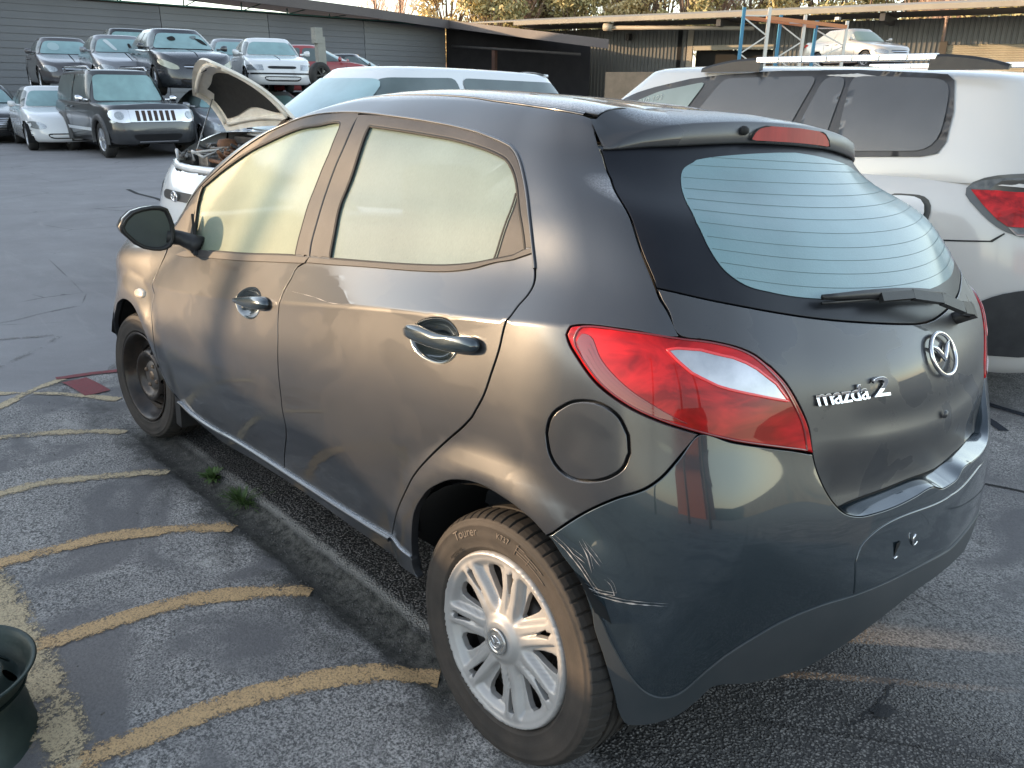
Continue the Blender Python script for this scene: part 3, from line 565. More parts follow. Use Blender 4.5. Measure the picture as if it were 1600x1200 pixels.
# rear body side with C pillar and roof rail
dit=E_('DITCH');hg=E_('HGAP')
ditch=[(3.1,7.95),(3.6,8.05),(4.4,8.1),(5.6,8.12),(6.6,8.12),*dit[0:5]]
fuel=E_('FLAP')
bs=[(2.98,5.05),(2.97,6.5),(2.98,7.6),*ditch,hg[0],*hg[1:],*lamp[4::-1],*lamp[:14:-1],*reversed(E_('BGAP')[:-1]),*reversed(ARCHL[0:14]),*[SILLT[-1]],*reversed(DTR[1:-1]),*reversed(DTF)]
bs_o=both(panel('body_side',bs,PAINT,car,holes=[fuel]))
fl=[tuple(np.mean(fuel,0)+(np.array(p)-np.mean(fuel,0))*.955) for p in fuel]
fo=panel('fuel_flap',fl,PAINT,bs_o,gap=.0,off=lambda u,v:.0005+0*u,mirror=False)
mb=MB();ribbon(mb,fuel,.012,-.012,closed=True);mb.build('fuel_flap_seal',DARK,bs_o)
# roof
ditr=[(p[0],p[1]+.045) for p in ditch]
sp=E_('SPTOPL')
RS=[(9.9,8.10),(10.05,8.28),(10.0,8.45),(9.62,8.75),(9.5,9.0),(9.6,9.4),(9.7,9.8),(9.75,10)]
# roof is symmetric about v = NV-1 : build each half and join
def roof_panel(name,outline,material,**k):
    r=panel(name,outline,material,car,mirror=False,**k)[0]
    me=r.data;m2=me.copy();m2.transform(Matrix.Diagonal((1,-1,1,1)));m2.flip_normals()
    import bmesh
    bm=bmesh.new();bm.from_mesh(me);bm.from_mesh(m2);bmesh.ops.remove_doubles(bm,verts=[v for v in bm.verts if abs(v.co.y)<.004],dist=.006);bm.to_mesh(me);bm.free()
    me.polygons.foreach_set('use_smooth',[True]*len(me.polygons));return r
roof_panel('roof',[(3.0,8.05),*ditr,*RS,(6,10),(3,10),(0,10),(0,8.05),(1.5,8.05)],PAINT,smooth=False,gap=.0012,rim=.006,du=.1,dv=.1)
mb=MB();ribbon(mb,[(p[0],p[1]+.025) for p in ditch],.010,-.001,h=.0025);o=mb.build('roof_ditch_moulding',PAINT,car);mirror_obj(o,car)
# tail lamp
def lamp_off(k): return lambda u,v:k+0*u
lo=both(panel('tail_lamp',lamp,REDL,car,gap=.003,off=lamp_off(.004),bevel=.004,rim=.02))
panel('reversing_lens',E_('LCLEAR'),CLEARL,lo,gap=.0,rim=.004,off=lamp_off(.0052),bevel=.001)
lc=arr(E_('LCLEAR'));cc=lc.mean(0)
mb=MB();ribbon(mb,lc,.005,.0054,closed=True,h=.0012,smooth=False);o=mb.build('lens_edge',mat('bright_red_edge',(.75,.03,.03),.2,0,1,.03),lo);mirror_obj(o,MIR[lo])
panel('indicator_section',E_('LDARK'),REDD,lo,gap=.0,rim=.003,off=lamp_off(.0050),bevel=.001)
mb=MB()
l2=arr(lamp);c2=np.array([(10.6,3.55)])[0]
ribbon(mb,[tuple(c2+(p-c2)*.93) for p in l2],.0035,.0050,closed=True,h=.0008)
for k in (.25,.5,.75):
    q=[tuple(np.array(E_('LDARK')[i])*(1-k)+np.array(E_('LDARK')[-1-i])*k) for i in range(1,5)]
    ribbon(mb,q,.002,.0056)
o=mb.build('lens_ribs',REDD,lo);mirror_obj(o,MIR[lo])
# tailgate
SB=E_('SPBOT')+[(CU,7.71)]
GB=E_('GLASSB')[:-1]+[(CU,4.98)]
glass=[*hg[3:11],*GB[1:],(CU,6.3),*reversed(SB[1:])];glass=[hg[3],*hg[4:11],*GB[1:],(CU,6.3),*reversed(SB[1:])]
tg_glass=glass
hgap2=E_('HGAP2');hbot=E_('HBOT')[:-1]+[(CU,2.40)]
def sstep(x,a,b):
    t=np.clip((x-a)/(b-a),0,1);return t*t*(3-2*t)
hoff=lambda u,v:-.030*sstep(v,3.05,2.45)*sstep(u,11.6,12.2)-.004*np.exp(-((v-3.25)/.22)**2)*sstep(u,12.2,12.8)
tgo=panel('tailgate',[hg[10],hg[11],hg[12],*lamp[5:13],*hgap2[1:],*hbot[1:],(CU,3.6),*reversed(GB)][:-1],PAINTH,car,center=True,off=hoff,du=.07,dv=.07)[0]
rw=panel('rear_window_surround',tg_glass,GBLACK,tgo,center=True,gap=.002,off=lambda u,v:-.001+0*u,rim=.01)[0]
cl=[(CU,7.40),*E_('CLEAR'),(CU,5.27)];cl=[(CU,7.42)]+E_('CLEAR')+[(CU,5.26)]
panel('rear_window_glass',cl,GLT,tgo,center=True,gap=0,off=lambda u,v:.0008+0*u,rim=.001,bevel=.0003)
# heater lines
clp=dens(cl)
mb=MB()
for i in range(11):
    vv=5.45+i*(7.2-5.45)/10.6
    us=np.linspace(11,CU,160);ins=pip(np.stack([us,us*0+vv],1),clp)
    if ins.any():
        u0=us[ins][0]+.02
        for sy in (1,-1):
            L=np.linspace(u0,CU,60);P=S(L,L*0+vv)+N(L,L*0+vv)*.0016;P[-1,1]=0;P=P*[1,sy,1]
            V=np.concatenate([P-[0,0,.0006],P+[0,0,.0006]]);mb.add(V,[(j,j+1,60+j+1,60+j) for j in range(59)])
mb.build('heater_lines',mat('heater_line_brown',(.095,.155,.165),.5),tgo)
# lit rim along the gap between body side and tailgate
# ledge between tailgate and bumper
led=E_('LEDGE')[:10]+[(13.80,2.235),(CU,2.225)]
A=dens([hgap2[0],*hgap2[1:],*hbot[1:]],False,.03);Bl=dens(led,False,.03)
ts=np.linspace(0,1,90)
def resamp(L):
    P=S(L[:,0],L[:,1]);d=np.concatenate([[0],np.cumsum(np.linalg.norm(np.diff(P,axis=0),axis=1))]);d/=d[-1];return np.stack([np.interp(ts,d,L[:,0]),np.interp(ts,d,L[:,1])],1)
A=resamp(A);Bl=resamp(Bl);mb=MB()
for sy in (1,-1):
    pA=S(A[:,0],A[:,1])+N(A[:,0],A[:,1])*(hoff(A[:,0],A[:,1])-.012)[:,None];pB=S(Bl[:,0],Bl[:,1])+N(Bl[:,0],Bl[:,1])*.000
    nB=N(Bl[:,0],Bl[:,1]);pC=pB-nB*.004;pC[:,2]+=.003
    pM=(pA+pC)/2
    rows=[q*[1,sy,1] for q in (pB,pC,pM,pA)];V=np.concatenate(rows);n=len(ts);F=[(r*n+i,r*n+i+1,(r+1)*n+i+1,(r+1)*n+i) for r in range(3) for i in range(n-1)]
    mb.add(V,F if sy<0 else [f[::-1] for f in F],True)
mb.build('bumper_ledge',PAINTG,car)
# bumper
bb=E_('BBOT');sk=E_('SKIRT');sk2=E_('SKIRT2')
boff=lambda u,v:.004*sstep(v,2.0,2.4)+0*u
bo=panel('rear_bumper',[*E_('BGAP')[:-1],*lamp[15:11:-1],*led[1:],(CU,1.9),(CU,1.0),*reversed(bb),*reversed(ARCHL[14:-1])],PAINTG,car,center=True,du=.06,dv=.06)[0]
SKIRTM=noisy('dull_grey_lower_paint',(.035,.043,.049),(.052,.057,.062),5,.5,.2,.2,.3,bump=.08,bscale=400)
aoff=lambda u,v:.0035+0*u
panel('bumper_apron',[ARCHL[17],*sk,*[(CU-.62,1.35),(CU,1.32)],(CU,1.0),*reversed(bb),*reversed(ARCHL[18:-1])],SKIRTM,bo,center=True,gap=.0008,rim=.004,off=aoff,bevel=.002,du=.08,dv=.08)
pl=E_('PLATE')
panel('plate_recess',[(CU,2.1),(pl[0][0]+.1,1.98),pl[0],pl[1],(CU-.5,1.42),(CU,1.38)],PAINTG,bo,center=True,gap=.001,rim=.003,off=lambda u,v:.0022+0*u,bevel=.0022)
def on(uv,off=0):
    u,v=np.array([uv[0]]),np.array([uv[1]]);n=N(u,v)[0];return S(u,v)[0]+n*off,n
mb=MB()
for q,sx in ((E_('SLOT')[0],.010),):
    p,n=on(q,.0026);
    for sy in (1,):
        mb.add([p+np.array([0,a*sx,b*.017]) for a,b in ((-1,-1),(1,-1),(1,1),(-1,1))],[(0,1,2,3)])
mb.build('plate_screw_slot',DARK,bo)
mb=MB();p,n=on(E_('HOOK')[0],.004);mb.tube([p+np.array([0,.014*math.cos(t),.016*math.sin(t)]) for t in np.linspace(-2.4,.9,9)],.0025,6);p,n=on(E_('SLOT')[0],.004);mb.tube([p+np.array([0,.010,-.017]),p+np.array([0,-.010,-.017])],.002,6);mb.build('plate_bracket_clip',CHROME,bo)
# scratches on the bumper corner and a painted highlight along the door dent's crease
WHITE=noisy('bare_scratch',(.42,.41,.40),(.14,.14,.15),60,.6)
mb=MB()
for k,w in (('SCR1',.0035),('SCR2',.003),('SCR3',.002),('SCR4',.004),('SCR5',.003),('SCR6',.002)):
    L=E_(k);ribbon(mb,L,lambda t,w=w:w*np.sin(np.pi*np.clip(t,.04,.96))*(.6+.4*np.sin(t*37)),.0012)
    ribbon(mb,[(a+.02,b+.03) for a,b in L],lambda t,w=w:w*.4*np.sin(np.pi*np.clip(t,.04,.96))*(.6+.4*np.sin(t*23)),.0012)
mb.build('scratches',WHITE,bo)
mb=MB()
for k,w in (('DENTL',.0022),):
    ribbon(mb,E_(k),lambda t,w=w:w*np.sin(np.pi*t)*(.55+.45*np.sin(t*29)),.0009)
mb.build('dent_highlight',noisy('dent_highlight_tone',(.30,.28,.27),(.2,.19,.18),40,.5),rdo)  # bright ribbon imitates the highlight on the dent
# spoiler
SBd=dens(SB,False,.05);Csp=S(SBd[:,0],SBd[:,1]);ys=Csp[:,1];tt=ys/ys.max()
def bypass(u,v,y):  # x,z on roof at given y by interpolation along seam
    pass
seam=dens([hg[0],(10.05,8.2),(10.25,8.32),(10.0,8.62),(9.75,8.8),(9.65,9.1),(9.72,9.5),(9.75,10)],False,.05);Ps=S(seam[:,0],seam[:,1]);o_=np.argsort(Ps[:,1])
mb=MB();m=60;Y=np.linspace(Csp[0,1],0,m);oo=np.argsort(Csp[:,1])
cx=np.interp(Y,Csp[oo,1],Csp[oo,0]);cz=np.interp(Y,Csp[oo,1],Csp[oo,2]);ax=np.interp(Y,Ps[o_,1],Ps[o_,0]);az=np.interp(Y,Ps[o_,1],Ps[o_,2])
ax[:3]=P1(hg[0])[0];
out=1-np.abs(Y)/Y[0];hh=np.interp(out,[0,.06,.14,.24,.36,1],[.008,.021,.033,.040,.043,.046]);pr=.004+.006*sstep(out,0,.3)
A_=np.stack([ax,Y*.995,az+.001],1);C_=np.stack([cx-pr,Y,cz-.004],1);B_=np.stack([cx-pr+.008,Y*.99,cz+hh],1);D_=np.stack([cx+.022,Y*.995,cz+.004],1)
B_[:,2]=np.maximum(B_[:,2],C_[:,2]+.006)
M1=A_*.62+B_*.38;M1[:,2]+=.006*sstep(out,.1,.4);M2=A_*.3+B_*.7;M2[:,2]+=.005*sstep(out,.1,.4)
B2=B_+[-.006,0,-.004];C0=C_+[-.003,0,.004]
for sy in (1,-1):
    rows=[q*[1,sy,1] for q in (A_,M1,M2,B_,B2,C0,C_,D_)];V=np.concatenate(rows);F=[(r*m+i,r*m+i+1,(r+1)*m+i+1,(r+1)*m+i) for r in range(7) for i in range(m-1)]
    mb.add(V,F if sy<0 else [f[::-1] for f in F],True)
spo=mb.build('spoiler',PAINTH,tgo)
# high brake lamp in the spoiler's rear face, washer nozzle
def face_pt(y,t): # between B2 and C0
    i=np.interp(abs(y),Y[::-1],np.arange(m)[::-1]);k=lambda Q:np.array([np.interp(i,np.arange(m),Q[:,c]) for c in range(3)])
    q=k(B2)*(1-t)+k(C0)*t;q[1]=y;return q+np.array([-.005,0,.0008])
ya,yb=.175,-.175
lp=[face_pt(y,t) for y,t in [(ya+.012,.93),(ya+.005,.55),(ya-.02,.25),(ya-.04,.16),(yb+.04,.16),(yb+.02,.25),(yb-.005,.55),(yb-.012,.93)]]
mb=MB();LG_=[[face_pt(y,t) for t in np.linspace(.95,.14 if abs(y)<ya-.03 else .95-.81*min(1,(ya+.012-abs(y))/.045)**.6,5)] for y in np.linspace(ya+.012,yb-.012,26)];mb.add([p for L in LG_ for p in L],[(5*i+j,5*i+j+1,5*i+6+j,5*i+5+j) for i in range(25) for j in range(4)],True);mb.build('high_brake_lamp',REDH,spo)
mb=MB();mb.tube(lp+[lp[0]],.0018,5);mb.build('brake_lamp_seal',RUBBER,spo)
q=face_pt(.212,.42);mb=MB();mb.rev([(0.0,-.010),(.006,-.009),(.010,-.003),(.011,.004)],16,'x',tuple(q));mb.build('washer_nozzle',RUBBER,spo)
# wiper
def offp(uv,o): return on(uv,o)[0]
mb=MB()
pc_=np.array([P1((CU,4.62))[0]-.03,-.02,P1((CU,4.62))[2]])
def wp(y,vv,o):
    # point over the glass at lateral y
    L=np.linspace(10.2,CU,200);Q=S(L,L*0+vv);i=np.abs(Q[:,1]-abs(y)).argmin();q=Q[i]+N(L[i:i+1],np.array([vv]))[0]*o;q[1]=y;return q
blade=[wp(y,5.30-.10*(abs(y-.12)/.3)**2+.16*y,.012+.012*math.cos((y-.1)*4)) for y in np.linspace(.36,-.12,14)]
mb.tube(blade,[.006+.006*math.sin(math.pi*i/13) for i in range(14)],6)
blade2=[b-np.array([0,0,.012]) for b in blade];mb.tube(blade2,.004,5)
arm=[wp(.20,5.27,.028),wp(.10,5.25,.040),wp(.0,5.15,.048),wp(-.09,5.0,.05),wp(-.16,4.85,.045),wp(-.20,4.72,.038)]
for k in range(len(arm)-1):
    w=.018+.004*k;mb.bar(arm[k],arm[k+1],w,.012,up=(-1,0,.6))
e=arm[-1];mb.tube([e,e+np.array([.045,0.03,-.03])],[.017,.015],10);mb.build('rear_wiper',BLACKP,tgo)
# maker's badge: winged ring
bp,bn=on((CU,4.02),.004);bn=np.array([bn[0],0,bn[2]]);bn/=np.linalg.norm(bn);bu=np.array([-bn[2]*0+bn[2]*-bn[0]/abs(bn[0]+1e-9),0,abs(bn[0])]);bu=np.cross(np.array([0,1,0]),bn);bu/=np.linalg.norm(bu)
if bu[2]<0:bu=-bu
bl=np.array([0,1,0.])
def B3(a,b,h=0): return bp+bl*a+bu*b+bn*h      # a>0 = left side of car
mb=MB();ring=[B3(.062*math.sin(t),.048*math.cos(t),.003) for t in np.linspace(0,2*math.pi,49)]
mb.tube(ring,.0048,8,cap=False)
for s in (1,-1):
    pts=[B3(s*.050,.026,.003),B3(s*.030,.016,.003),B3(s*.012,.001,.003),B3(0,-.016,.003)]
    mb.tube(pts,[.003,.0055,.006,.003],8)
mb.build('winged_ring_badge',CHROME,tgo)
# lettering
def text_mesh(s,size,depth,bevel=0,shear=0,sp=1.0):
    cu=bpy.data.curves.new('t','FONT');cu.body=s;cu.size=size;cu.extrude=depth;cu.bevel_depth=bevel;cu.shear=shear;cu.space_character=sp;cu.offset=.0
    o=bpy.data.objects.new('t',cu);COL.objects.link(o);dg=bpy.context.evaluated_depsgraph_get();me=bpy.data.meshes.new_from_object(o.evaluated_get(dg));bpy.data.objects.remove(o);bpy.data.curves.remove(cu);return me
def tail_at(y,v,off=.004):
    L=np.linspace(11,CU,400);Q=S(L,L*0+v);i=np.abs(Q[:,1]-abs(y)).argmin();return float(L[i])
def letters(s,uv0,uv1,size,name,depth=.0025,sp=1.0):
    me=text_mesh(s,size,depth,.0006,0,sp);xs=[v.co.x for v in me.vertices];w=max(xs)-min(xs);x0=min(xs)
    for v in me.vertices:
        t=(v.co.x-x0)/w;u=uv0[0]+(uv1[0]-uv0[0])*t;vv=uv0[1]+(uv1[1]-uv0[1])*t
        p,n=on((u,vv),.004+v.co.z);p2,_=on((u,vv+.1),.004);up=(p2-p);up/=np.linalg.norm(up);v.co=Vector(p+up*v.co.y)
    return link(name,me,CHROME,tgo)
tx=E_('TEXT')
letters('mazda',tx[0],tx[1],.046,'model_lettering',sp=.92)
letters('2',tx[2],(tx[3][0],tx[2][1]+.0),.058,'model_number')
p,n=on((CU,3.1),.003);mb=MB();mb.rev([(0,-.006),(.008,-.005),(.010,0)],14,'x',tuple(p));mb.build('lock_cover',PAINTH,tgo)
# door handles
def handle(parent,hk,ck):
    c=arr(E_(ck));ctr=c.mean(0);pts=dens(E_(ck),True,.01);P=S(pts[:,0],pts[:,1]);_,n=on(ctr)
    mb=MB();dome(mb,P+n*.0012,n,[(1.03,-.0006),(.97,-.001),(.88,-.008),(.7,-.018),(.4,-.026)]);o=mb.build('handle_recess',PAINTG,parent);mirror_obj(o,MIR[parent])
    h=dens(E_(hk),True,.01);P=S(h[:,0],h[:,1]);mb=MB();dome(mb,P,n,[(1,.006),(1.0,.014),(.93,.024),(.75,.031),(.4,.034)]);o=mb.build('door_handle',PAINTG,parent);mirror_obj(o,MIR[parent])
    # key barrel split
    q=h[np.argsort(h[:,0])];
handle(rdo,'HANDR','CUPR');handle(fdo,'HANDF','CUPF')
# mirror
mo=empty('door_mirror',(0,0,0));mo.parent=car
face=arr([(1.014,.994),(.998,1.022),(.971,1.046),(.935,1.058),(.897,1.064),(.868,1.063),(.848,1.055),(.838,1.03),(.830,1.0),(.829,.965),(.834,.935),(.846,.918),(.862,.909),(.885,.905),(.909,.907),(.940,.915),(.968,.932),(.99,.955),(1.008,.975)])
def ring3(sc,x,dy=0,dz=0):
    c=face.mean(0);q=c+(face-c)*sc;return np.stack([np.full(len(q),x)+.12*(q[:,0]-.92)*0,q[:,0]+dy,q[:,1]+dz],1)
mb=MB();n=len(face);rows=[ring3(.90,1.875),ring3(.97,1.868),ring3(1.0,1.872),ring3(1.02,1.89),ring3(1.0,1.92),ring3(.92,1.95,-.004),ring3(.75,1.98,-.008),ring3(.45,1.998,-.01),ring3(.1,2.003,-.01)]
V=np.concatenate(rows);F=[(r*n+i,r*n+(i+1)%n,(r+1)*n+(i+1)%n,(r+1)*n+i) for r in range(len(rows)-1) for i in range(n)];F.append(tuple(range((len(rows)-1)*n,len(rows)*n)))
mb.add(V,[f[::-1] for f in F],True)
mb.build('mirror_housing',[mat('glossy_dark_housing',(.012,.013,.015),.2,.2,1,.02)],mo)
mb=MB();n=len(face);rows=[ring3(.80,1.889),ring3(.86,1.872),ring3(1.003,1.869),ring3(1.024,1.885)]
V=np.concatenate(rows);mb.add(V,[(r*n+i,(r+1)*n+i,(r+1)*n+(i+1)%n,r*n+(i+1)%n) for r in range(3) for i in range(n)],True);mb.build('mirror_surround',BLACKP,mo)
mb=MB();q=ring3(.84,1.880);mb.add(q,[tuple(range(n))]);mb.build('mirror_glass',noisy('misted_mirror',(.10,.12,.12),(.07,.085,.09),4,.3,.6),mo)
mb=MB();mb.tube([(1.90,.855,.955),(1.90,.80,.945),(1.86,.765,.93),(1.84,.745,.915)],[.030,.027,.033,.045],12);mb.add([(1.93,.735,1.03),(1.80,.775,.895),(1.96,.757,.895),(1.93,.745,1.03),(1.80,.787,.895),(1.96,.769,.895)],[(0,1,2),(3,5,4),(0,3,4,1),(1,4,5,2),(2,5,3,0)]);mb.build('mirror_arm',BLACKP,mo)
mo2=empty('door_mirror',(0,0,0));mo2.parent=car
for c in list(mo.children): mirror_obj(c,mo2)
# inner shell: floor, liners, dark backs behind gaps, wheel arch liners
mb=MB()
uu=np.arange(0,NU-1+.01,.25);vv=np.arange(0,4.85,.25);UU,VV=np.meshgrid(uu,vv,indexing='ij');P=S(UU,VV)-N(UU,VV)*.035
for sy in (1,-1):
    F=[];m=len(vv);Q=(P*[1,sy,1]).reshape(-1,3)
    for i in range(len(uu)-1):
        for j in range(m-1):
            c=Q[[i*m+j,(i+1)*m+j,(i+1)*m+j+1,i*m+j+1]].mean(0)
            if min(math.hypot(c[0]-2.47,c[2]-.27),math.hypot(c[0],c[2]-.29))<.40 or c[2]<.30 or (c[0]<-.2 and c[2]<.50): continue
            F.append((i*m+j,(i+1)*m+j,(i+1)*m+j+1,i*m+j+1))
    mb.add(Q,F)
mb.box(-.15,3.0,-.66,.66,.29,.31)
for (cx,cz) in ((0,.288),(2.47,.26)):
    for sy in (1,-1):
        t=np.linspace(R(-25),R(205),26);r=.365
        for y0 in (.46,):
            rq=lambda a:r-.055*float(sstep(a,R(138),R(168)));V=[(cx+rq(a)*math.cos(a),sy*y,cz+rq(a)*math.sin(a)) for a in t for y in (y0,.835 if R(18)<a<R(146) else (.70 if a>R(160) or a<R(4) else .77))];mb.add(V,[(2*i,2*i+1,2*i+3,2*i+2) for i in range(25)],True)
            t2=np.linspace(R(5),R(170),20);V=[(cx,sy*y0,cz)]+[(cx+rq(a)*math.cos(a),sy*y0,cz+rq(a)*math.sin(a)) for a in t2];mb.add(V,[(0,i+1,i+2) for i in range(19)])
mb.build('inner_shell',DARK,car)
# pillar and rail backs so that the cabin is closed except at the glass
mb=MB()
for L in ([(2.98,5.0),(2.98,6.5),(2.98,7.8)],[tuple(q) for q in Bg[:9]],[(8.9,5.3),(9.1,6.2),(9.0,7.2),(8.9,7.9)],[*[tuple(q) for q in DTF[6:]],*[tuple(q) for q in DTR[1:11]]]):
    ribbon(mb,L,.035 if L[0][0]<3.3 else (.05 if len(L)>12 else .11),-.030)
for i in range(1): pass
o=mb.build('pillar_trim',DARK,car);mirror_obj(o,car)
mb=MB();mb.tube([(1.1,.30,1.0),(1.1,-.30,1.0)],.001,4)
# ------------------------------------------------------------------ wheels
def tyre_mesh(rt,rb,w,N=240,groove=4,yo=0.):
    """axis y, outer face at y=+yo ; rt tyre radius, rb bead radius, w section width"""
    h=rt-rb
    prof=[(rb-.004,-.012),(rb+.003,-.003),(rb+.10*h,.0035),(rb+.13*h,.0045),(rb+.16*h,.0035),(rb+.33*h,.009),(rb+.5*h,.0095),(rb+.66*h,.008),(rb+.69*h,.0095),(rb+.72*h,.0072),(rb+.80*h,.004),(rb+.82*h,.0045),(rb+.86*h,.000),(rb+.925*h,-.009),(rb+.97*h,-.020)]
    n1=len(prof)
    tread=[(rt-.001,-.034),(rt,-.050),(rt-.0075,-.052),(rt-.0075,-.060),(rt,-.062),(rt+.001,-.080),(rt-.0075,-.082),(rt-.0075,-.090),(rt+.001,-.092),(rt,-w+.062),(rt-.0075,-w+.060),(rt-.0075,-w+.052),(rt,-w+.050),(rt-.001,-w+.034),(rt-.006,-w+.015),(rt-.018,-w+.004),(rt-.035,-w-.004),(rb+.4*h,-w-.008),(rb,-w+.006),(rb-.004,-w+.014)]
    prof+=tread;m=len(prof);V=[];F=[];MI=[]
    for k in range(N):
        t=2*math.pi*k/N
        for i,(r,a) in enumerate(prof):
            tt=t
            if n1-3<=i<=n1+1 or m-8<=i<=m-5:
                if k%groove==0:r-=.0045 if i>n1-3 else .002
            V.append((r*math.cos(tt),a+yo,r*math.sin(tt)))
    for k in range(N):
        k2=(k+1)%N
        for i in range(m-1):
            F.append((k*m+i,k*m+i+1,k2*m+i+1,k2*m+i));MI.append(1 if i>=n1-3 else 0)
    sm=[mi==0 for mi in MI]
    return V,F,sm,MI
def tyre(parent,rt=.292,rb=.203,w=.185,N=448,groove=7,name='tyre'):
    V,F,sm,MI=tyre_mesh(rt,rb,w,N,groove);me=mesh(V,F,sm,mi=MI);return link(name,me,[TYREM,TREADM],parent)
def bend_text(s,size,r,a0,parent,mat_,name,depth=.0006,y=.0105,flip=1):
    me=text_mesh(s,size,depth);xs=[v.co.x for v in me.vertices];x0=min(xs)
    for v in me.vertices:
        x,yy,z=v.co;a=a0-flip*(-(x-x0))/r if flip<0 else a0+(x-x0)/r   # angle grows toward the rear of the car
        rr=r+yy;v.co=(rr*math.cos(a),y+z,rr*math.sin(a))
    return link(name,me,mat_,parent)
def hub_disc(parent):
    loops=[np.array([(.203*math.cos(t),.203*math.sin(t)) for t in np.linspace(0,2*math.pi,128,endpoint=False)])]
    def hole(a,pts,n=6):
        L=[]
        for i in range(len(pts)):
            (r0,b0),(r1,b1)=pts[i],pts[(i+1)%len(pts)]
            for k in range(n):
                t=k/n;r=r0+(r1-r0)*t;b=R(b0+(b1-b0)*t);L.append((r*math.cos(a+b),r*math.sin(a+b)))
        return np.array(L)
    for k in range(7):
        a=R(44+360/7*k);aw=a+R(180/7)
        loops.append(hole(aw,[(.086,-2.2),(.118,-6.8),(.148,-8.2),(.163,-7.4),(.168,-4),(.169,4),(.163,7.4),(.148,8.2),(.118,6.8),(.086,2.2)],4))
        loops.append(hole(a,[(.118,-1.4),(.168,-3.6),(.172,0),(.168,3.6),(.118,1.4)],4))
    V2,F=fill(loops,.0042,.0042)
    r=np.hypot(V2[:,0],V2[:,1]);th=np.arctan2(V2[:,1],V2[:,0])
    g=((th-R(44))/(2*math.pi/7)+.5)%1-.5;gd=np.abs(g)*2*math.pi/7*r     # tangential distance from the pair axis
    pair=np.exp(-((gd-.0125)/.0135)**6)
    a=.006*sstep(r,.186,.199)-.012*sstep(r,.199,.2035)
    a=a-.016*sstep(r,.185,.165)*(1-pair)*sstep(r,.055,.09)+.002*pair*sstep(r,.06,.09)*(1-sstep(r,.18,.195))-.006*sstep(r,.19,.10)+.012*sstep(r,.062,.040)
    a-= .003*np.exp(-((gd)/.004)**4)*sstep(r,.085,.105)*(1-sstep(r,.17,.185))
    P=np.stack([V2[:,0],a,V2[:,1]],1)
    A,B,C=P[F[:,0]],P[F[:,1]],P[F[:,2]];s=np.cross(B-A,C-A)[:,1];F[s<0]=F[s<0][:,::-1]
    V=list(P);F2=[tuple(t) for t in F];cnt=set()
    for t in F:
        for i in range(3): cnt.add((t[i],t[(i+1)%3]))
    be=[e for e in cnt if (e[1],e[0]) not in cnt];mm={}
    for i,j in be:
        for q in (i,j):
            if q not in mm: mm[q]=len(V);V.append(P[q]-[0,.014,0])
        F2.append((j,i,mm[i],mm[j]))
    link('hubcap',mesh(V,F2,[True]*len(F)+[False]*(len(F2)-len(F))),SILV,parent)
    hc=parent.children[-1]
    mb=MB();mb.rev([(.0,.013),(.020,.0125),(.0235,.0115),(.024,.0135),(.030,.0135),(.031,.010)],40,'y');mb.build('centre_cap',mat('satin_silver_cap',(.45,.44,.42),.25,.7),hc)
    mb=MB()
    mb.tube([(.017*math.cos(t),.0145,.0135*math.sin(t)) for t in np.linspace(0,2*math.pi,25)],.0014,5,cap=False)
    for s_ in (1,-1): mb.tube([(s_*.014,.0145,.006),(s_*.006,.0145,.001),(0,.0145,-.006)],.0013,5)
    mb.build('cap_emblem',CHROME,hc)
def steel_wheel(parent,R0=.203,w=.165,name='steel_rim',m=None,nl=4):
    m=m or STEELB;mb=MB()
    mb.rev([(R0-.004,-.004),(R0,0),(R0+.003,.003),(R0-.001,.006),(R0-.010,.002),(R0-.014,-.012),(R0-.022,-.020),(R0-.026,-.045),(R0-.045,-.055),(R0-.048,-.10),(R0-.03,-.12),(R0-.02,-w+.01),(R0,-w),(R0+.003,-w-.004)],64,'y')
    mb.build(name,m,parent);rim=parent.children[-1]
    # disc with vent slots
    loops=[np.array([(.162*math.cos(t),.162*math.sin(t)) for t in np.linspace(0,2*math.pi,72,endpoint=False)])]
    for k in range(10):
        a=2*math.pi*k/10;loops.append(np.array([((.128+.014*math.cos(t))*math.cos(a)-.015*math.sin(t)*math.sin(a),(.128+.014*math.cos(t))*math.sin(a)+.015*math.sin(t)*math.cos(a)) for t in np.linspace(0,2*math.pi,12,endpoint=False)]))
    loops.append(np.array([(.028*math.cos(t),.028*math.sin(t)) for t in np.linspace(0,2*math.pi,20,endpoint=False)]))
    V2,F=fill(loops,.009,.009);r=np.hypot(V2[:,0],V2[:,1])
    a=-.052+.036*sstep(r,.145,.105)-.028*sstep(r,.105,.062)
    P=np.stack([V2[:,0],a,V2[:,1]],1);A,B,C=P[F[:,0]],P[F[:,1]],P[F[:,2]];s=np.cross(B-A,C-A)[:,1];F[s<0]=F[s<0][:,::-1]
    link('wheel_disc',mesh(P,F,True),m,rim)
    mb=MB()
    for k in range(nl):
        t=2*math.pi*k/nl+.4;c=(.050*math.cos(t),-.044,.050*math.sin(t));mb.rev([(0,.018),(.006,.017),(.010,.012),(.0105,0)],6,'y',c,smooth=False)
    mb.rev([(0,.008),(.018,.008),(.026,.0),(.026,-.03)],16,'y',(0,-.04,0))
    mb.build('wheel_nuts',noisy('rusty_nuts',(.30,.22,.15),(.12,.08,.06),90,.5,.6),rim)
    return rim
def brake(parent):
    mb=MB();mb.rev([(0,-.035),(.06,-.036),(.075,-.05),(.10,-.055),(.105,-.09),(.0,-.09)],32,'y');mb.rev([(.105,-.075),(.19,-.06),(.194,-.10)],48,'y');mb.build('brake_drum',GREYM,parent)
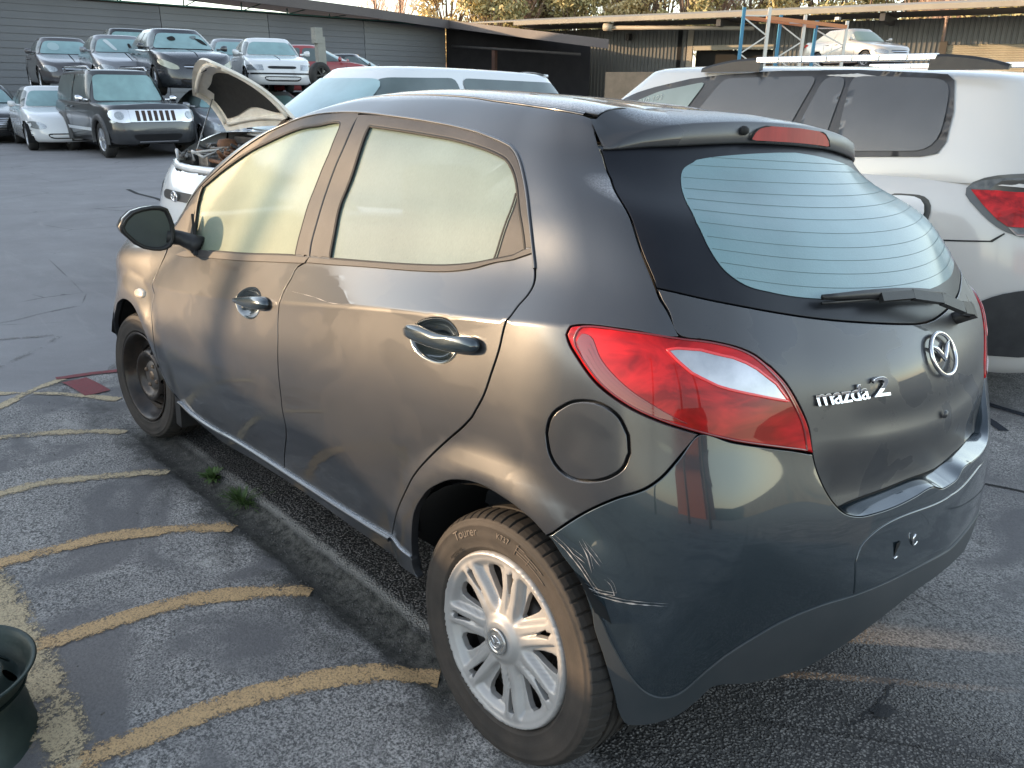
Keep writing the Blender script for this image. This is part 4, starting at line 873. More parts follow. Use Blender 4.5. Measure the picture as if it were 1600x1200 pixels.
def wheel_root(x,y,z,camber,yaw,side=1):
    w=empty('wheel',(x,y,z));w.parent=car;w.rotation_euler=(camber if side>0 else math.pi*0-camber,0,yaw if side>0 else math.pi-yaw);return w
w=wheel_root(0,.814,.288,.032,.0066);tyre(w);hub_disc(w);brake(w)
mb=MB();mb.rev([(.196,-.012),(.190,-.03),(.175,-.06),(.17,-.12),(.19,-.16)],48,'y');mb.build('wheel_barrel',STEELB,w)
LET=noisy('raised_sidewall_letters',(.17,.14,.11),(.13,.105,.085),30,.7)
tr=[c for c in w.children if c.name.startswith('tyre')][0]
bend_text('Tourer',.030,.241,R(47),tr,LET,'sidewall_lettering');bend_text('K737',.019,.245,R(83.5),tr,LET,'sidewall_lettering')
bend_text('185/55R15 82V',.009,.216,R(35),tr,mat('small_lettering_dark',(.02,.018,.016),.7),'sidewall_size_mark',y=.0088)
mb=MB()
for a0,a1,r in ((98,104,.2575),(104.5,118,.2535),(98.5,114,.247),(99,122,.2405)):
    mb.tube([(r*math.cos(R(t)),.0108,r*math.sin(R(t))) for t in np.linspace(a0,a1,12)],.0009,4)
for a,r0,r1 in ((97.5,.234,.262),(107,.234,.256)): mb.tube([(r*math.cos(R(a+ (r-r0)*60)),.0108,r*math.sin(R(a+(r-r0)*60))) for r in (r0,(r0+r1)/2,r1)],.0011,4)
mb.build('sidewall_pattern',LET,tr)
wf=wheel_root(2.49,.800,.246,.0054,.1315);tyre(wf);steel_wheel(wf);brake(wf)
for (x,z,kind) in ((0,.288,0),(2.49,.246,1)):
    wr=wheel_root(x,-.81,z,.02,0,-1);tyre(wr,N=64,groove=4)
    if kind:steel_wheel(wr)
    else: hub_disc(wr)
# mud liner ahead of / behind the front wheel
mb=MB();
for sy in (1,-1):
    mb=MB()
    V=[(2.47+.352*math.cos(a),sy*y,.27+.352*math.sin(a)) for a in np.linspace(R(-30),R(60),14) for y in (.62,.80)];mb.add(V,[(2*i,2*i+1,2*i+3,2*i+2) for i in range(13)],True);mb.build('wheel_arch_liner',BLACKP,car)
    mb=MB();mb.box(2.10,2.16,.60 if sy>0 else -.78,.78 if sy>0 else -.60,.12,.5);mb.build('mud_flap',BLACKP,car)
# ------------------------------------------------------------------ cabin
SEATM=noisy('dark_seat_cloth',(.035,.035,.038),(.05,.05,.052),30,.9)
def rbox(name,x0,x1,y0,y1,z0,z1,m,parent,bevel=.04,T=None):
    mb=MB();mb.box(x0,x1,y0,y1,z0,z1,T);return mb.build(name,m,parent,bevel=bevel)
for y in (.36,-.36):
    st=empty('seat');st.parent=car;st.location=(1.15,y,0)
    rbox('cushion',-.1,.42,-.24,.24,.42,.58,SEATM,st,.05)
    rbox('backrest',-.10,.02,-.24,.24,.5,1.12,SEATM,st,.05,Matrix.Rotation(R(-14),4,'Y')@Matrix.Translation((0,0,0)))
    rbox('headrest',-.33,-.23,-.13,.13,1.10,1.28,SEATM,st,.04)
st=empty('rear_seat');st.parent=car
rbox('cushion',.10,.62,-.6,.6,.42,.58,SEATM,st,.05);rbox('backrest',-.05,.10,-.6,.6,.5,1.0,SEATM,st,.05)
for y in (.36,-.36): rbox('headrest',-.09,.0,y-.12,y+.12,1.0,1.17,SEATM,st,.035)
rbox('dashboard',1.95,2.35,-.66,.66,.6,.93,SEATM,car,.05)
mb=MB();mb.tube([(1.78+.03*math.sin(t),-.36+.18*math.cos(t),.88+.17*math.sin(t)) for t in np.linspace(0,2*math.pi,33)],.014,8,cap=False);mb.tube([(1.9,-.36,.84),(1.79,-.36,.88)],.03,8);mb.build('steering_wheel',BLACKP,car)
rbox('parcel_shelf',-.35,-.02,-.6,.6,.93,.95,SEATM,car,.005)
car.matrix_world=CARM
# ------------------------------------------------------------------ ground
def gz(x,y):
    x=np.asarray(x,float);y=np.asarray(y,float)
    w=np.exp(-((x-1.2)/3.6)**4)
    t=(.030-.036*x)*np.exp(-((y-.1)/1.3)**4)*w*.92
    t=t-.115*sstep(y,.75,-.85)*sstep(y,-9.,-4.5)*np.exp(-((x-1.0)/5.5)**4)
    gut=-.030*np.exp(-((y-.845-.018*(x-1.2)*0)/.065)**4)*sstep(x,-.1,.5)*sstep(x,2.9,2.2)
    return t+gut
def vn(x,y,s,seed):
    r=np.random.default_rng(seed);a=r.uniform(0,6.28,(6,));k=r.normal(0,1,(6,2));k/=np.linalg.norm(k,axis=1,keepdims=True)
    return sum(np.sin(s*(1+.37*i)*(k[i,0]*x+k[i,1]*y)+a[i]) for i in range(6))/6
def axis_pts(lo,a,b,hi,st):
    c=list(np.arange(a,b,st));v=a;s=st
    L=[]
    while v>lo: s*=1.22;v-=s;L.append(v)
    L=L[::-1]+c;v=b;s=st;L.append(b)
    while v<hi: s*=1.22;v+=s;L.append(v)
    return np.array(L)
gx=axis_pts(-300,-1.6,4.6,400,.035);gy=axis_pts(-400,-2.6,2.4,400,.035)
GX,GY=np.meshgrid(gx,gy,indexing='ij');near=np.exp(-((GX-1.5)/6)**4-(GY/5)**4)
GZ=gz(GX,GY)+near*(.0025*vn(GX,GY,9,1)+.0012*vn(GX,GY,31,2))
nx,ny=len(gx),len(gy);V=np.stack([GX,GY,GZ],-1).reshape(-1,3);I=np.arange(nx*ny).reshape(nx,ny)
Fq=np.stack([I[:-1,:-1],I[1:,:-1],I[1:,1:],I[:-1,1:]],-1).reshape(-1,4)
me=bpy.data.meshes.new('ground');me.vertices.add(len(V));me.vertices.foreach_set('co',V.ravel());me.loops.add(Fq.size);me.loops.foreach_set('vertex_index',Fq.ravel());me.polygons.add(len(Fq));me.polygons.foreach_set('loop_start',np.arange(0,Fq.size,4));me.polygons.foreach_set('loop_total',np.full(len(Fq),4));me.update(calc_edges=True);me.polygons.foreach_set('use_smooth',[True]*len(Fq))
gm=mat('yard_concrete_and_asphalt',(.1,.1,.1),.85,spec=.3);g=NG(gm);co=g.coord('Object');sx=g.node('ShaderNodeSeparateXYZ');g.l.new(co,sx.inputs[0]);X,Y=sx.outputs[0],sx.outputs[1]
wob=g.math('MULTIPLY',g.math('SUBTRACT',g.noise(co,7,5,.65),.5),.09)
big=g.noise(co,1.5,5,.62,.5);mid=g.noise(co,6,5,.7,.3)
# exposed aggregate concrete
co2=g.node('ShaderNodeVectorMath',operation='ADD');g.l.new(co,co2.inputs[0]);nn=g.node('ShaderNodeTexNoise');nn.inputs['Scale'].default_value=60;nn.inputs['Detail'].default_value=2;g.l.new(co,nn.inputs[0]);sc_=g.node('ShaderNodeVectorMath',operation='SCALE');g.l.new(nn.outputs[1],sc_.inputs[0]);sc_.inputs['Scale'].default_value=.012;g.l.new(sc_.outputs[0],co2.inputs[1]);cow=co2.outputs[0]
v1=g.vor(cow,125);v1c=g.vor(cow,125,out='Color');v2=g.vor(cow,230);fn=g.noise(co,160,4,.7);fn2=g.noise(co,70,4,.75)
sv=g.node('ShaderNodeSeparateColor');g.l.new(v1c,sv.inputs[0])
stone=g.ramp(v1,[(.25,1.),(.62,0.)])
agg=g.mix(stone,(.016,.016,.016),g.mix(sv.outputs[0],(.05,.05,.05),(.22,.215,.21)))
slab=g.mix(g.ramp(fn,[(.38,0.),(.60,1.)]),(.040,.042,.044),(.30,.30,.30))
slab=g.mix(g.ramp(fn2,[(.38,.85),(.47,0.)]),slab,(.045,.046,.048))
slab=g.mix(g.ramp(mid,[(.56,0.),(.68,.30)]),slab,(.36,.36,.35))       # cement laitance, lighter patches
patch=g.ramp(g.noise(co,1.9,3,.55,.8),[(.50,0.),(.60,.9)])
slab=g.mix(patch,slab,g.mix(g.noise(co,90,3),(.065,.065,.068),(.11,.11,.115)))
slab=g.mix(g.ramp(big,[(.35,.45),(.6,0.)]),slab,(.05,.052,.058))
asph=g.mix(g.noise(co,140,4,.7),(.095,.096,.10),(.16,.16,.165));asph=g.mix(g.ramp(g.noise(co,.9,6,.7,1.),[(.42,.0),(.70,.40)]),asph,(.08,.081,.085))
asph=g.mix(g.ramp(g.noise(g.coord('Object',(.3,1.6,1)),3.3,5,.7,.6),[(.58,0.),(.72,.35)]),asph,(.17,.17,.17))
# zones
Yw=g.math('ADD',Y,wob);Xw=g.math('ADD',X,wob)
def band(v,a,b,s=.02):
    return g.math('MULTIPLY',g.ramp(g.math('ADD',g.math('MULTIPLY',g.math('SUBTRACT',v,a),1/(2*s)),.5),[(0.,0.),(1.,1.)]),g.ramp(g.math('ADD',g.math('MULTIPLY',g.math('SUBTRACT',b,v),1/(2*s)),.5),[(0.,0.),(1.,1.)]))
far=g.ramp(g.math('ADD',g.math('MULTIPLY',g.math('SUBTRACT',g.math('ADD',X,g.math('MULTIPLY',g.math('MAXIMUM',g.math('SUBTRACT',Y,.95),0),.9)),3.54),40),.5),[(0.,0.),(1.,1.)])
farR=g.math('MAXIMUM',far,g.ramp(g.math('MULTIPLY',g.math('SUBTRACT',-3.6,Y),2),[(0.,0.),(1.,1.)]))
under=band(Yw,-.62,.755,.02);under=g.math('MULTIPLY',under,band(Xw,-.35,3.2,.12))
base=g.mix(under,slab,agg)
rear=band(Xw,-4,-.28,.10);rr=g.math('MULTIPLY',rear,band(Yw,-.1,.95,.25));base=g.mix(g.math('MULTIPLY',rr,.75),base,agg)
gut=g.math('MULTIPLY',band(Yw,.765,.915,.014),band(Xw,.10,2.55,.08))
gcol=g.mix(g.ramp(g.noise(co,30,7,.8),[(.38,0.),(.62,1.)]),(.005,.006,.005),(.075,.075,.068))
base=g.mix(g.math('MULTIPLY',gut,.95),base,gcol)
lip=g.math('MULTIPLY',band(Y,.742,.768,.008),band(Xw,.2,2.3,.08));base=g.mix(g.math('MULTIPLY',lip,.8),base,g.mix(fn,(.11,.11,.105),(.22,.22,.21)))
damp=g.math('MULTIPLY',band(Yw,.86,1.02,.05),g.ramp(mid,[(.42,0.),(.60,.85)]));base=g.mix(damp,base,(.035,.036,.036))
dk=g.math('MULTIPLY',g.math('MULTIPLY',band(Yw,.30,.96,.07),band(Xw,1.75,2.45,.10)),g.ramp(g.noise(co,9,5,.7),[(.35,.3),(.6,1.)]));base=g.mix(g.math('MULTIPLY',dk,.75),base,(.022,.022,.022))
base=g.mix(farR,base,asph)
# oil spots
oil=g.ramp(g.vor(g.coord('Object',(1,1,.01)),2.1),[(.035,1.),(.06,0.)]);base=g.mix(g.math('MULTIPLY',oil,.55),base,(.02,.02,.022))
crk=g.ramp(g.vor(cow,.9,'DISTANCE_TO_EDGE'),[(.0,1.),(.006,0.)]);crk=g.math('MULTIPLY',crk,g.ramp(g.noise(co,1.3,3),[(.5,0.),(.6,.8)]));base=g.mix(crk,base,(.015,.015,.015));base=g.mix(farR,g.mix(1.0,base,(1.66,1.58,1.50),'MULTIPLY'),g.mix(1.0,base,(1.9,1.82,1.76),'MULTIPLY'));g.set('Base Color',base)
h1=g.math('MULTIPLY',stone,1.3);hs=g.math('ADD',g.math('MULTIPLY',fn,.55),g.math('MULTIPLY',fn2,.5))
hh_=g.mix(g.math('MAXIMUM',under,g.math('MULTIPLY',rr,.75)),hs,h1);hh_=g.mix(farR,hh_,g.math('MULTIPLY',fn,.35));hh_=g.mix(g.math('MULTIPLY',patch,.75),hh_,g.math('MULTIPLY',g.noise(co,90,3),.3))
g.set('Normal',g.bump(hh_,1.0,.009));g.set('Roughness',g.ramp(big,[(.3,.62),(.7,.92)]))
ground=link('yard_ground',me,gm,kind='structure')
# painted markings draped on the ground
def drape(mb,pts,w,h=.004,step=.03,wf=None):
    P=np.array(pts,float);d=np.concatenate([[0],np.cumsum(np.linalg.norm(np.diff(P,axis=0),axis=1))]);s=np.arange(0,d[-1]+1e-6,step)
    # smooth
    X_=np.interp(s,d,P[:,0]);Y_=np.interp(s,d,P[:,1]);k=max(3,int(.12/step)|1)
    if len(s)>2*k:
        for A in (X_,Y_):
            q=np.convolve(np.pad(A,k//2,mode='edge'),np.ones(k)/k,'valid');A[1:-1]=q[1:-1]
    T_=np.stack([np.gradient(X_),np.gradient(Y_)],1);T_/=np.linalg.norm(T_,axis=1,keepdims=True);Nn=np.stack([-T_[:,1],T_[:,0]],1)
    ww=np.full(len(s),w) if wf is None else w*wf(s/d[-1])
    rows=[]
    for o in (-.5,-.17,.17,.5):
        x=X_+Nn[:,0]*ww*o;y=Y_+Nn[:,1]*ww*o;nr=np.exp(-((x-1.5)/6)**4-(y/5)**4);rows.append(np.stack([x,y,gz(x,y)+nr*(.0025*vn(x,y,9,1)+.0012*vn(x,y,31,2))+h],1))
    n=len(s);V=np.concatenate(rows);mb.add(V,[(r*n+i,r*n+i+1,(r+1)*n+i+1,(r+1)*n+i) for r in range(3) for i in range(n-1)],True);mb.E=getattr(mb,'E',[])+[0.]*n+[1.]*(2*n)+[0.]*n
def worn(name,c1,c2,amt=.5,edge=True):
    m=mat(name,c1,.75);g=NG(m);co=g.coord('Object');a=g.noise(co,42,6,.78);b=g.noise(co,5,4,.6)
    g.set('Base Color',g.mix(g.ramp(g.noise(co,150,4,.75),[(.36,.75),(.50,0.)]),g.mix(g.noise(co,40,4,.7),c1,c2),(.07,.06,.05)));at=g.node('ShaderNodeAttribute',attribute_name='edge');f=g.noise(co,130,4,.75);a=g.math('ADD',g.math('MULTIPLY',a,.55),g.math('MULTIPLY',f,.45));e=g.math('MULTIPLY',g.math('SUBTRACT',at.outputs['Fac'],1),.15) if edge else 0.0
    g.set('Alpha',g.ramp(g.math('ADD',g.math('ADD',a,e),g.math('MULTIPLY',g.math('SUBTRACT',b,.5),.5)),[(amt-.05,0.),(amt+.04,1.)]));g.set('Normal',g.bump(g.noise(co,160,4,.7),.8,.005));return m
YEL=worn('worn_ochre_road_paint',(.64,.42,.21),(.40,.27,.14),.41);CRM=worn('worn_cream_road_paint',(.60,.47,.29),(.36,.30,.20),.44);PAL=worn('faded_pale_road_paint',(.25,.24,.23),(.18,.17,.16),.52);REDP=worn('worn_red_road_paint',(.24,.035,.045),(.16,.03,.035),.36,False)
for L,w_,m_ in (([(3.50,1.34),(3.46,1.25),(3.37,1.09),(3.2,.92),(3.02,.80)],.055,CRM),([(2.83,1.6),(2.81,1.38),(2.77,1.26),(2.70,1.11),(2.54,.90)],.072,CRM),([(2.16,1.75),(2.18,1.5),(2.19,1.36),(2.14,1.21),(2.07,1.06),(1.98,.93)],.068,CRM),([(1.60,1.9),(1.63,1.6),(1.62,1.49),(1.60,1.32),(1.53,1.17),(1.44,1.02),(1.35,.92)],.066,YEL),([(1.10,1.68),(1.10,1.63),(1.08,1.52),(1.06,1.38),(1.05,1.28),(1.0,1.16),(.93,1.05),(.80,.895)],.066,YEL),([(.56,1.9),(.58,1.66),(.56,1.51),(.54,1.37),(.49,1.2),(.41,1.04),(.30,.91),(.23,.84)],.068,YEL),
    ([(1.75,1.67),(1.45,1.645),(1.16,1.64),(.95,1.64),(.55,1.665),(.1,1.68)],.115,CRM),([(3.1,1.45),(3.25,1.29),(3.42,1.14),(3.56,.94)],.05,CRM),([(4.56,1.3),(4.53,1.05),(4.46,.74)],.05,PAL),([(3.9,1.25),(4.01,1.11),(4.42,.74)],.06,PAL),([(3.57,.70),(3.9,.45),(4.3,.2)],.07,PAL)):
    mb=MB();drape(mb,L,w_*1.2);o=mb.build('painted_line',m_,ground);at_=o.data.attributes.new('edge','FLOAT','POINT');at_.data.foreach_set('value',mb.E)
mb=MB();drape(mb,[(3.58,.97),(3.57,.82),(3.51,.62),(3.4,.3)],.05,.006);drape(mb,[(3.50,.90),(3.35,.875),(3.18,.86)],.13,.005);mb.build('red_kerb_mark',REDP,ground)
# saw cut joints, cracks, tar spot
JM=mat('dark_joint',(.015,.015,.015),.9)
mb=MB();drape(mb,[(.8,-1.55),(-.27,-1.70),(-.40,-1.75),(-1.6,-1.95)],.016,.003);mb.build('slab_joint',JM,ground)
mb=MB();drape(mb,[(11.58,-1.96),(11.0,-1.9),(10.3,-1.93),(9.71,-1.87)],.06,.003);mb.build('asphalt_crack',JM,ground)
mb=MB()
rr_=np.random.default_rng(3)
a=[(-.57,.22),(-.582,.17),(-.575,.13),(-.59,.10)];drape(mb,a,.006,.003,.012)
a=[(-.585,.08),(-.575,.045),(-.585,.02),(-.57,-.02),(-.575,-.06)];drape(mb,a,.007,.003,.012)
t=np.linspace(0,2*math.pi,24,endpoint=False);r=.028*(1+.28*rr_.uniform(-1,1,24));px_=-.60+r*np.cos(t)*.85;py_=.092+r*np.sin(t)*1.3
V=[(x,y,float(gz(x,y))+.0045) for x,y in zip(px_,py_)]+[(-.60,.092,float(gz(-.6,.092))+.006)];mb.add(V,[(i,(i+1)%24,24) for i in range(24)],True);mb.build('tar_spot',noisy('tar',(.018,.018,.02),(.03,.03,.032),60,.6,bump=.4,bscale=200),ground)
mb=MB()
for pts in (((-.15,-2.4),(-.05,-2.5),(.1,-2.55)),((-.2,-2.7),(.1,-2.75))): drape(mb,pts,.05,.0035)
mb.build('wet_streak',mat('wet_concrete',(.05,.055,.065),.04,spec=.9),ground)
# gutter grit: loose pebbles and leaf crumbs
mb=MB();
for i in range(1500):
    k=rr_.random()
    if k<.55: x=rr_.uniform(.15,2.3);y=.845+rr_.normal(0,.045)
    elif k<.85: x=rr_.uniform(-1.2,2.4);y=rr_.uniform(.35,.76)
    else: x=rr_.uniform(-1.0,3.3);y=rr_.uniform(.9,1.7)
    s=rr_.uniform(.0015,.0042);z=float(gz(x,y))+s*.3;q=rr_.normal(0,1,(6,3));q/=np.linalg.norm(q,axis=1,keepdims=True)
    o6=np.array([(1,0,0),(-1,0,0),(0,1,0),(0,-1,0),(0,0,1),(0,0,-1)])*s*rr_.uniform(.6,1.3,(6,1));c_,s_=math.cos(i),math.sin(i);o6[:,:2]=o6[:,:2]@np.array([[c_,s_],[-s_,c_]])
    mb.add(o6+[x,y,z],[(0,2,4),(2,1,4),(1,3,4),(3,0,4),(2,0,5),(1,2,5),(3,1,5),(0,3,5)],True)
mb.build('loose_grit',noisy('grit',(.05,.048,.042),(.20,.19,.18),300,.9),None,kind='stuff')
# weeds
def tuft(x,y,n,hh,sp,name,label,leafy=False):
    mb=MB();z0=float(gz(x,y))-.004
    for i in range(n):
        a=rr_.uniform(0,6.28);r0=abs(rr_.normal(0,sp*.35));bx,by=x+r0*math.cos(a),y+r0*math.sin(a)*.6;l=hh*rr_.uniform(.5,1.2);le=rr_.uniform(.3,1.3);dx,dy=math.cos(a)*l*le,math.sin(a)*l*le
        w=rr_.uniform(.0012,.0024)*(3.2 if leafy else 1);px,py=-math.sin(a)*w,math.cos(a)*w
        pts=[(bx+dx*t,by+dy*t,z0+l*(t-.55*t*t*le)) for t in (0,.35,.7,1)]
        V=[];
        for k,(p,ww) in enumerate(zip(pts,(.5,1,.8,.05))): V+=[(p[0]-px*ww,p[1]-py*ww,p[2]),(p[0]+px*ww,p[1]+py*ww,p[2])]
        mb.add(V,[(0,1,3,2),(2,3,5,4),(4,5,7,6)],True)
    return mb.build(name,noisy('weed_green_'+name,(.085,.14,.035),(.04,.075,.02),60,.6),None,label=label,cat='weed')
tuft(1.86,.80,90,.05,.05,'broadleaf_weed','small broad-leaved green weed in the gutter, farther from the camera',True)
tuft(1.57,.80,260,.06,.10,'grass_tuft','spiky tuft of green grass in the gutter beside the grey car door')
tuft(.06,.66,40,.025,.05,'small_weed','tiny green weed on the gravelly concrete below the rear wheel',True)
# ------------------------------------------------------------------ stack of steel rims, lower left corner
def rim_stack(x,y,z,name,label,tilt=(0,0,0)):
    r=empty(name,(x,y,z));tag(r,label,'wheel rim');rm=steel_wheel(r,.185,.20,'rim_barrel',noisy('weathered_rim_'+str(int(z*100)),(.012,.022,.020),(.03,.045,.04),10,.45,.4,bump=.1));r.rotation_euler=(math.pi/2+tilt[0],tilt[1],tilt[2]);return r
rim_stack(.83,1.83,.20,'steel_wheel_rim','bare dark steel wheel rim lying at the bottom left corner',(.05,0,0))

# ------------------------------------------------------------------ other cars (local frame: x forward, y left, origin on the ground at mid length)
def plan_ring(a,b,nx,ny,yc=.93,ns=40,ne=9,fshift=0):
    xs=np.linspace(-yc,yc,ns);Y=lambda t:(1-abs(t)**nx)**(1/ny)
    P=[(0,)];L=[]
    ysr=np.linspace(0,Y(yc),ne,endpoint=False)            # rear centre -> rear left corner
    X=lambda y:(1-y**ny)**(1/nx)
    for y in ysr: L.append((-X(y),y))
    for t in xs:L.append((t,Y(t)))
    for y in ysr[::-1]: L.append((X(y),y))
    return np.array([(a*x+fshift,b*y) for x,y in L])       # left half, rear centre to front centre
def lerp_prof(prof,x):
    P=np.array(prof);return np.interp(x,P[:,0],P[:,1])
def smooth_prof(prof,x):
    xs=np.linspace(prof[0][0],prof[-1][0],400);z=np.interp(xs,*np.array(prof).T);k=21;z=np.convolve(np.pad(z,k//2,mode='edge'),np.ones(k)/k,'valid');return np.interp(x,xs,z)
def full(ring,Z):
    P=np.stack([ring[:,0],ring[:,1],Z],1);M=P[1:-1][::-1]*[1,-1,1];return np.concatenate([P,M])
def loft(mb,rows,mi=0,cap=None,skip=None,smooth=True):
    n=len(rows[0]);V=np.concatenate(rows);F=[]
    for r in range(len(rows)-1):
        for i in range(n):
            j=(i+1)%n;f=(r*n+i,(r+1)*n+i,(r+1)*n+j,r*n+j)
            if skip is None or not skip(V[list(f)].mean(0)): F.append(f)
    mb.add(V,F,smooth,mi)
def overlay(name,tree,poly,axis,side,m,parent,off=.004,step=.05,fix=0,smooth=True,thick=True,origin=3.5):
    """project a polygon given in a side plane (x,z) or front plane (y,z) on to a body; axis 'y' or 'x'"""
    P=np.array(poly,float);n=len(P);L=[]
    for i in range(n):
        a,b=P[i],P[(i+1)%n];m_=max(1,int(np.linalg.norm(b-a)/step))
        for k in range(m_): L.append(a+(b-a)*k/m_)
    L=np.array(L)
    if smooth:  # round the corners slightly
        for _ in range(2): L=.25*np.roll(L,1,0)+.5*L+.25*np.roll(L,-1,0)
    V2,F=fill([L],step*1.3,step*1.3);V=[];ok=[]
    for a,z in V2:
        o=Vector((a,side*origin,z)) if axis=='y' else Vector((side*(origin+2),a,z));d=Vector((0,-side,0)) if axis=='y' else Vector((-side,0,0))
        h,nn,i,dist=tree.ray_cast(o,d)
        if h is None: V.append(None);continue
        V.append(h+nn*off if nn.dot(d)<0 else h-nn*off)
    good=[v for v in V if v is not None]
    if not good:return None
    for i,v in enumerate(V):
        if v is None:
            a,z=V2[i];g_=min(good,key=lambda q:(q[0 if axis=='y' else 1]-a)**2+(q[2]-z)**2);V[i]=Vector((a,g_[1],z)) if axis=='y' else Vector((g_[0],a,z))
    FF=[]
    for t in F:
        A,B,C=[V[i] for i in t];nn=(B-A).cross(C-A);s=nn[1]*side if axis=='y' else nn[0]*side
        FF.append(tuple(t) if s>0 else tuple(t[::-1]))
    return link(name,mesh([tuple(v) for v in V],FF,True),m,parent)
WHEELS={}
def gen_wheel(style,rt,rb,w,rimm):
    key=(style,rt,rb,w,rimm.name)
    if key in WHEELS:return WHEELS[key]
    mb=MB();h=rt-rb
    mb.rev([(rb-.01,-.03),(rb,-.004),(rb+.25*h,.004),(rb+.6*h,.004),(rb+.85*h,-.006),(rt,-.03),(rt,-w+.03),(rt-.03,-w),(rb,-w)],40,'y');t=mesh(mb.V,mb.F,True)
    t.materials.append(TYREB)
    mb=MB();mb.rev([(rb,-.004),(rb-.012,0),(rb-.02,-.02),(rb-.03,-.06),(rb-.03,-.12)],40,'y')
    ns={'five':5,'seven':7,'star':6,'cap':7}[style]
    for k in range(ns):
        a=2*math.pi*k/ns
        for da in ((-.13,.13) if style=='star' else (0,)):
            w0,w1=(.020,.034) if style!='star' else (.012,.014)
            r0,r1=.05,rb-.016
            V=[]
            for r,ww,y in ((r0,w0,-.012),(r1,w1,-.012)):
                for s_,yy in ((-1,-.03),(-.7,0),(.7,0),(1,-.03)):
                    aa=a+da*(r/rb);V.append((r*math.cos(aa)-s_*ww*math.sin(aa),y+yy,r*math.sin(aa)+s_*ww*math.cos(aa)))
            mb.add(V,[(0,1,5,4),(1,2,6,5),(2,3,7,6)])
    mb.rev([(0,-.004),(.045,-.008),(.06,-.02),(.06,-.05)],20,'y')
    r=mesh(mb.V,mb.F,mb.S);r.materials.append(rimm)
    mb=MB();mb.rev([(0,-.06),(rb-.025,-.06)],24,'y');d=mesh(mb.V,mb.F,False);d.materials.append(DARK)
    WHEELS[key]=(t,r,d);return WHEELS[key]
TYREB=noisy('black_tyre_rubber',(.014,.014,.014),(.03,.028,.026),8,.7)
ALLOY=mat('alloy_wheel',(.55,.56,.58),.3,.8);ALLOYD=mat('dull_alloy_wheel',(.32,.32,.33),.4,.6)
TINT=mat('dark_tinted_glass',(.014,.017,.020),.12,0,.6,.1)
MISTED=frost_glass('misted_windscreen',(.22,.36,.37),1.2,.35,streak=False)
MISTED2=frost_glass('misted_dark_glass',(.10,.13,.13),1.2,.35,streak=False)
LAMPG=noisy('headlamp_glass',(.40,.42,.43),(.22,.24,.26),30,.12,.5,1,.02)
LAMPY=noisy('yellowed_headlamp',(.42,.42,.33),(.32,.33,.27),20,.25,.2,.6,.1)
GRILL=mat('black_grille',(.008,.008,.009),.4)
def P_(name,c,metal=.3,r=.3,frost=.35,dust=.10): return car_paint(name,c,metal,(.20,.20,.205),dust,r,.8,.08,speck=False,topfrost=frost)
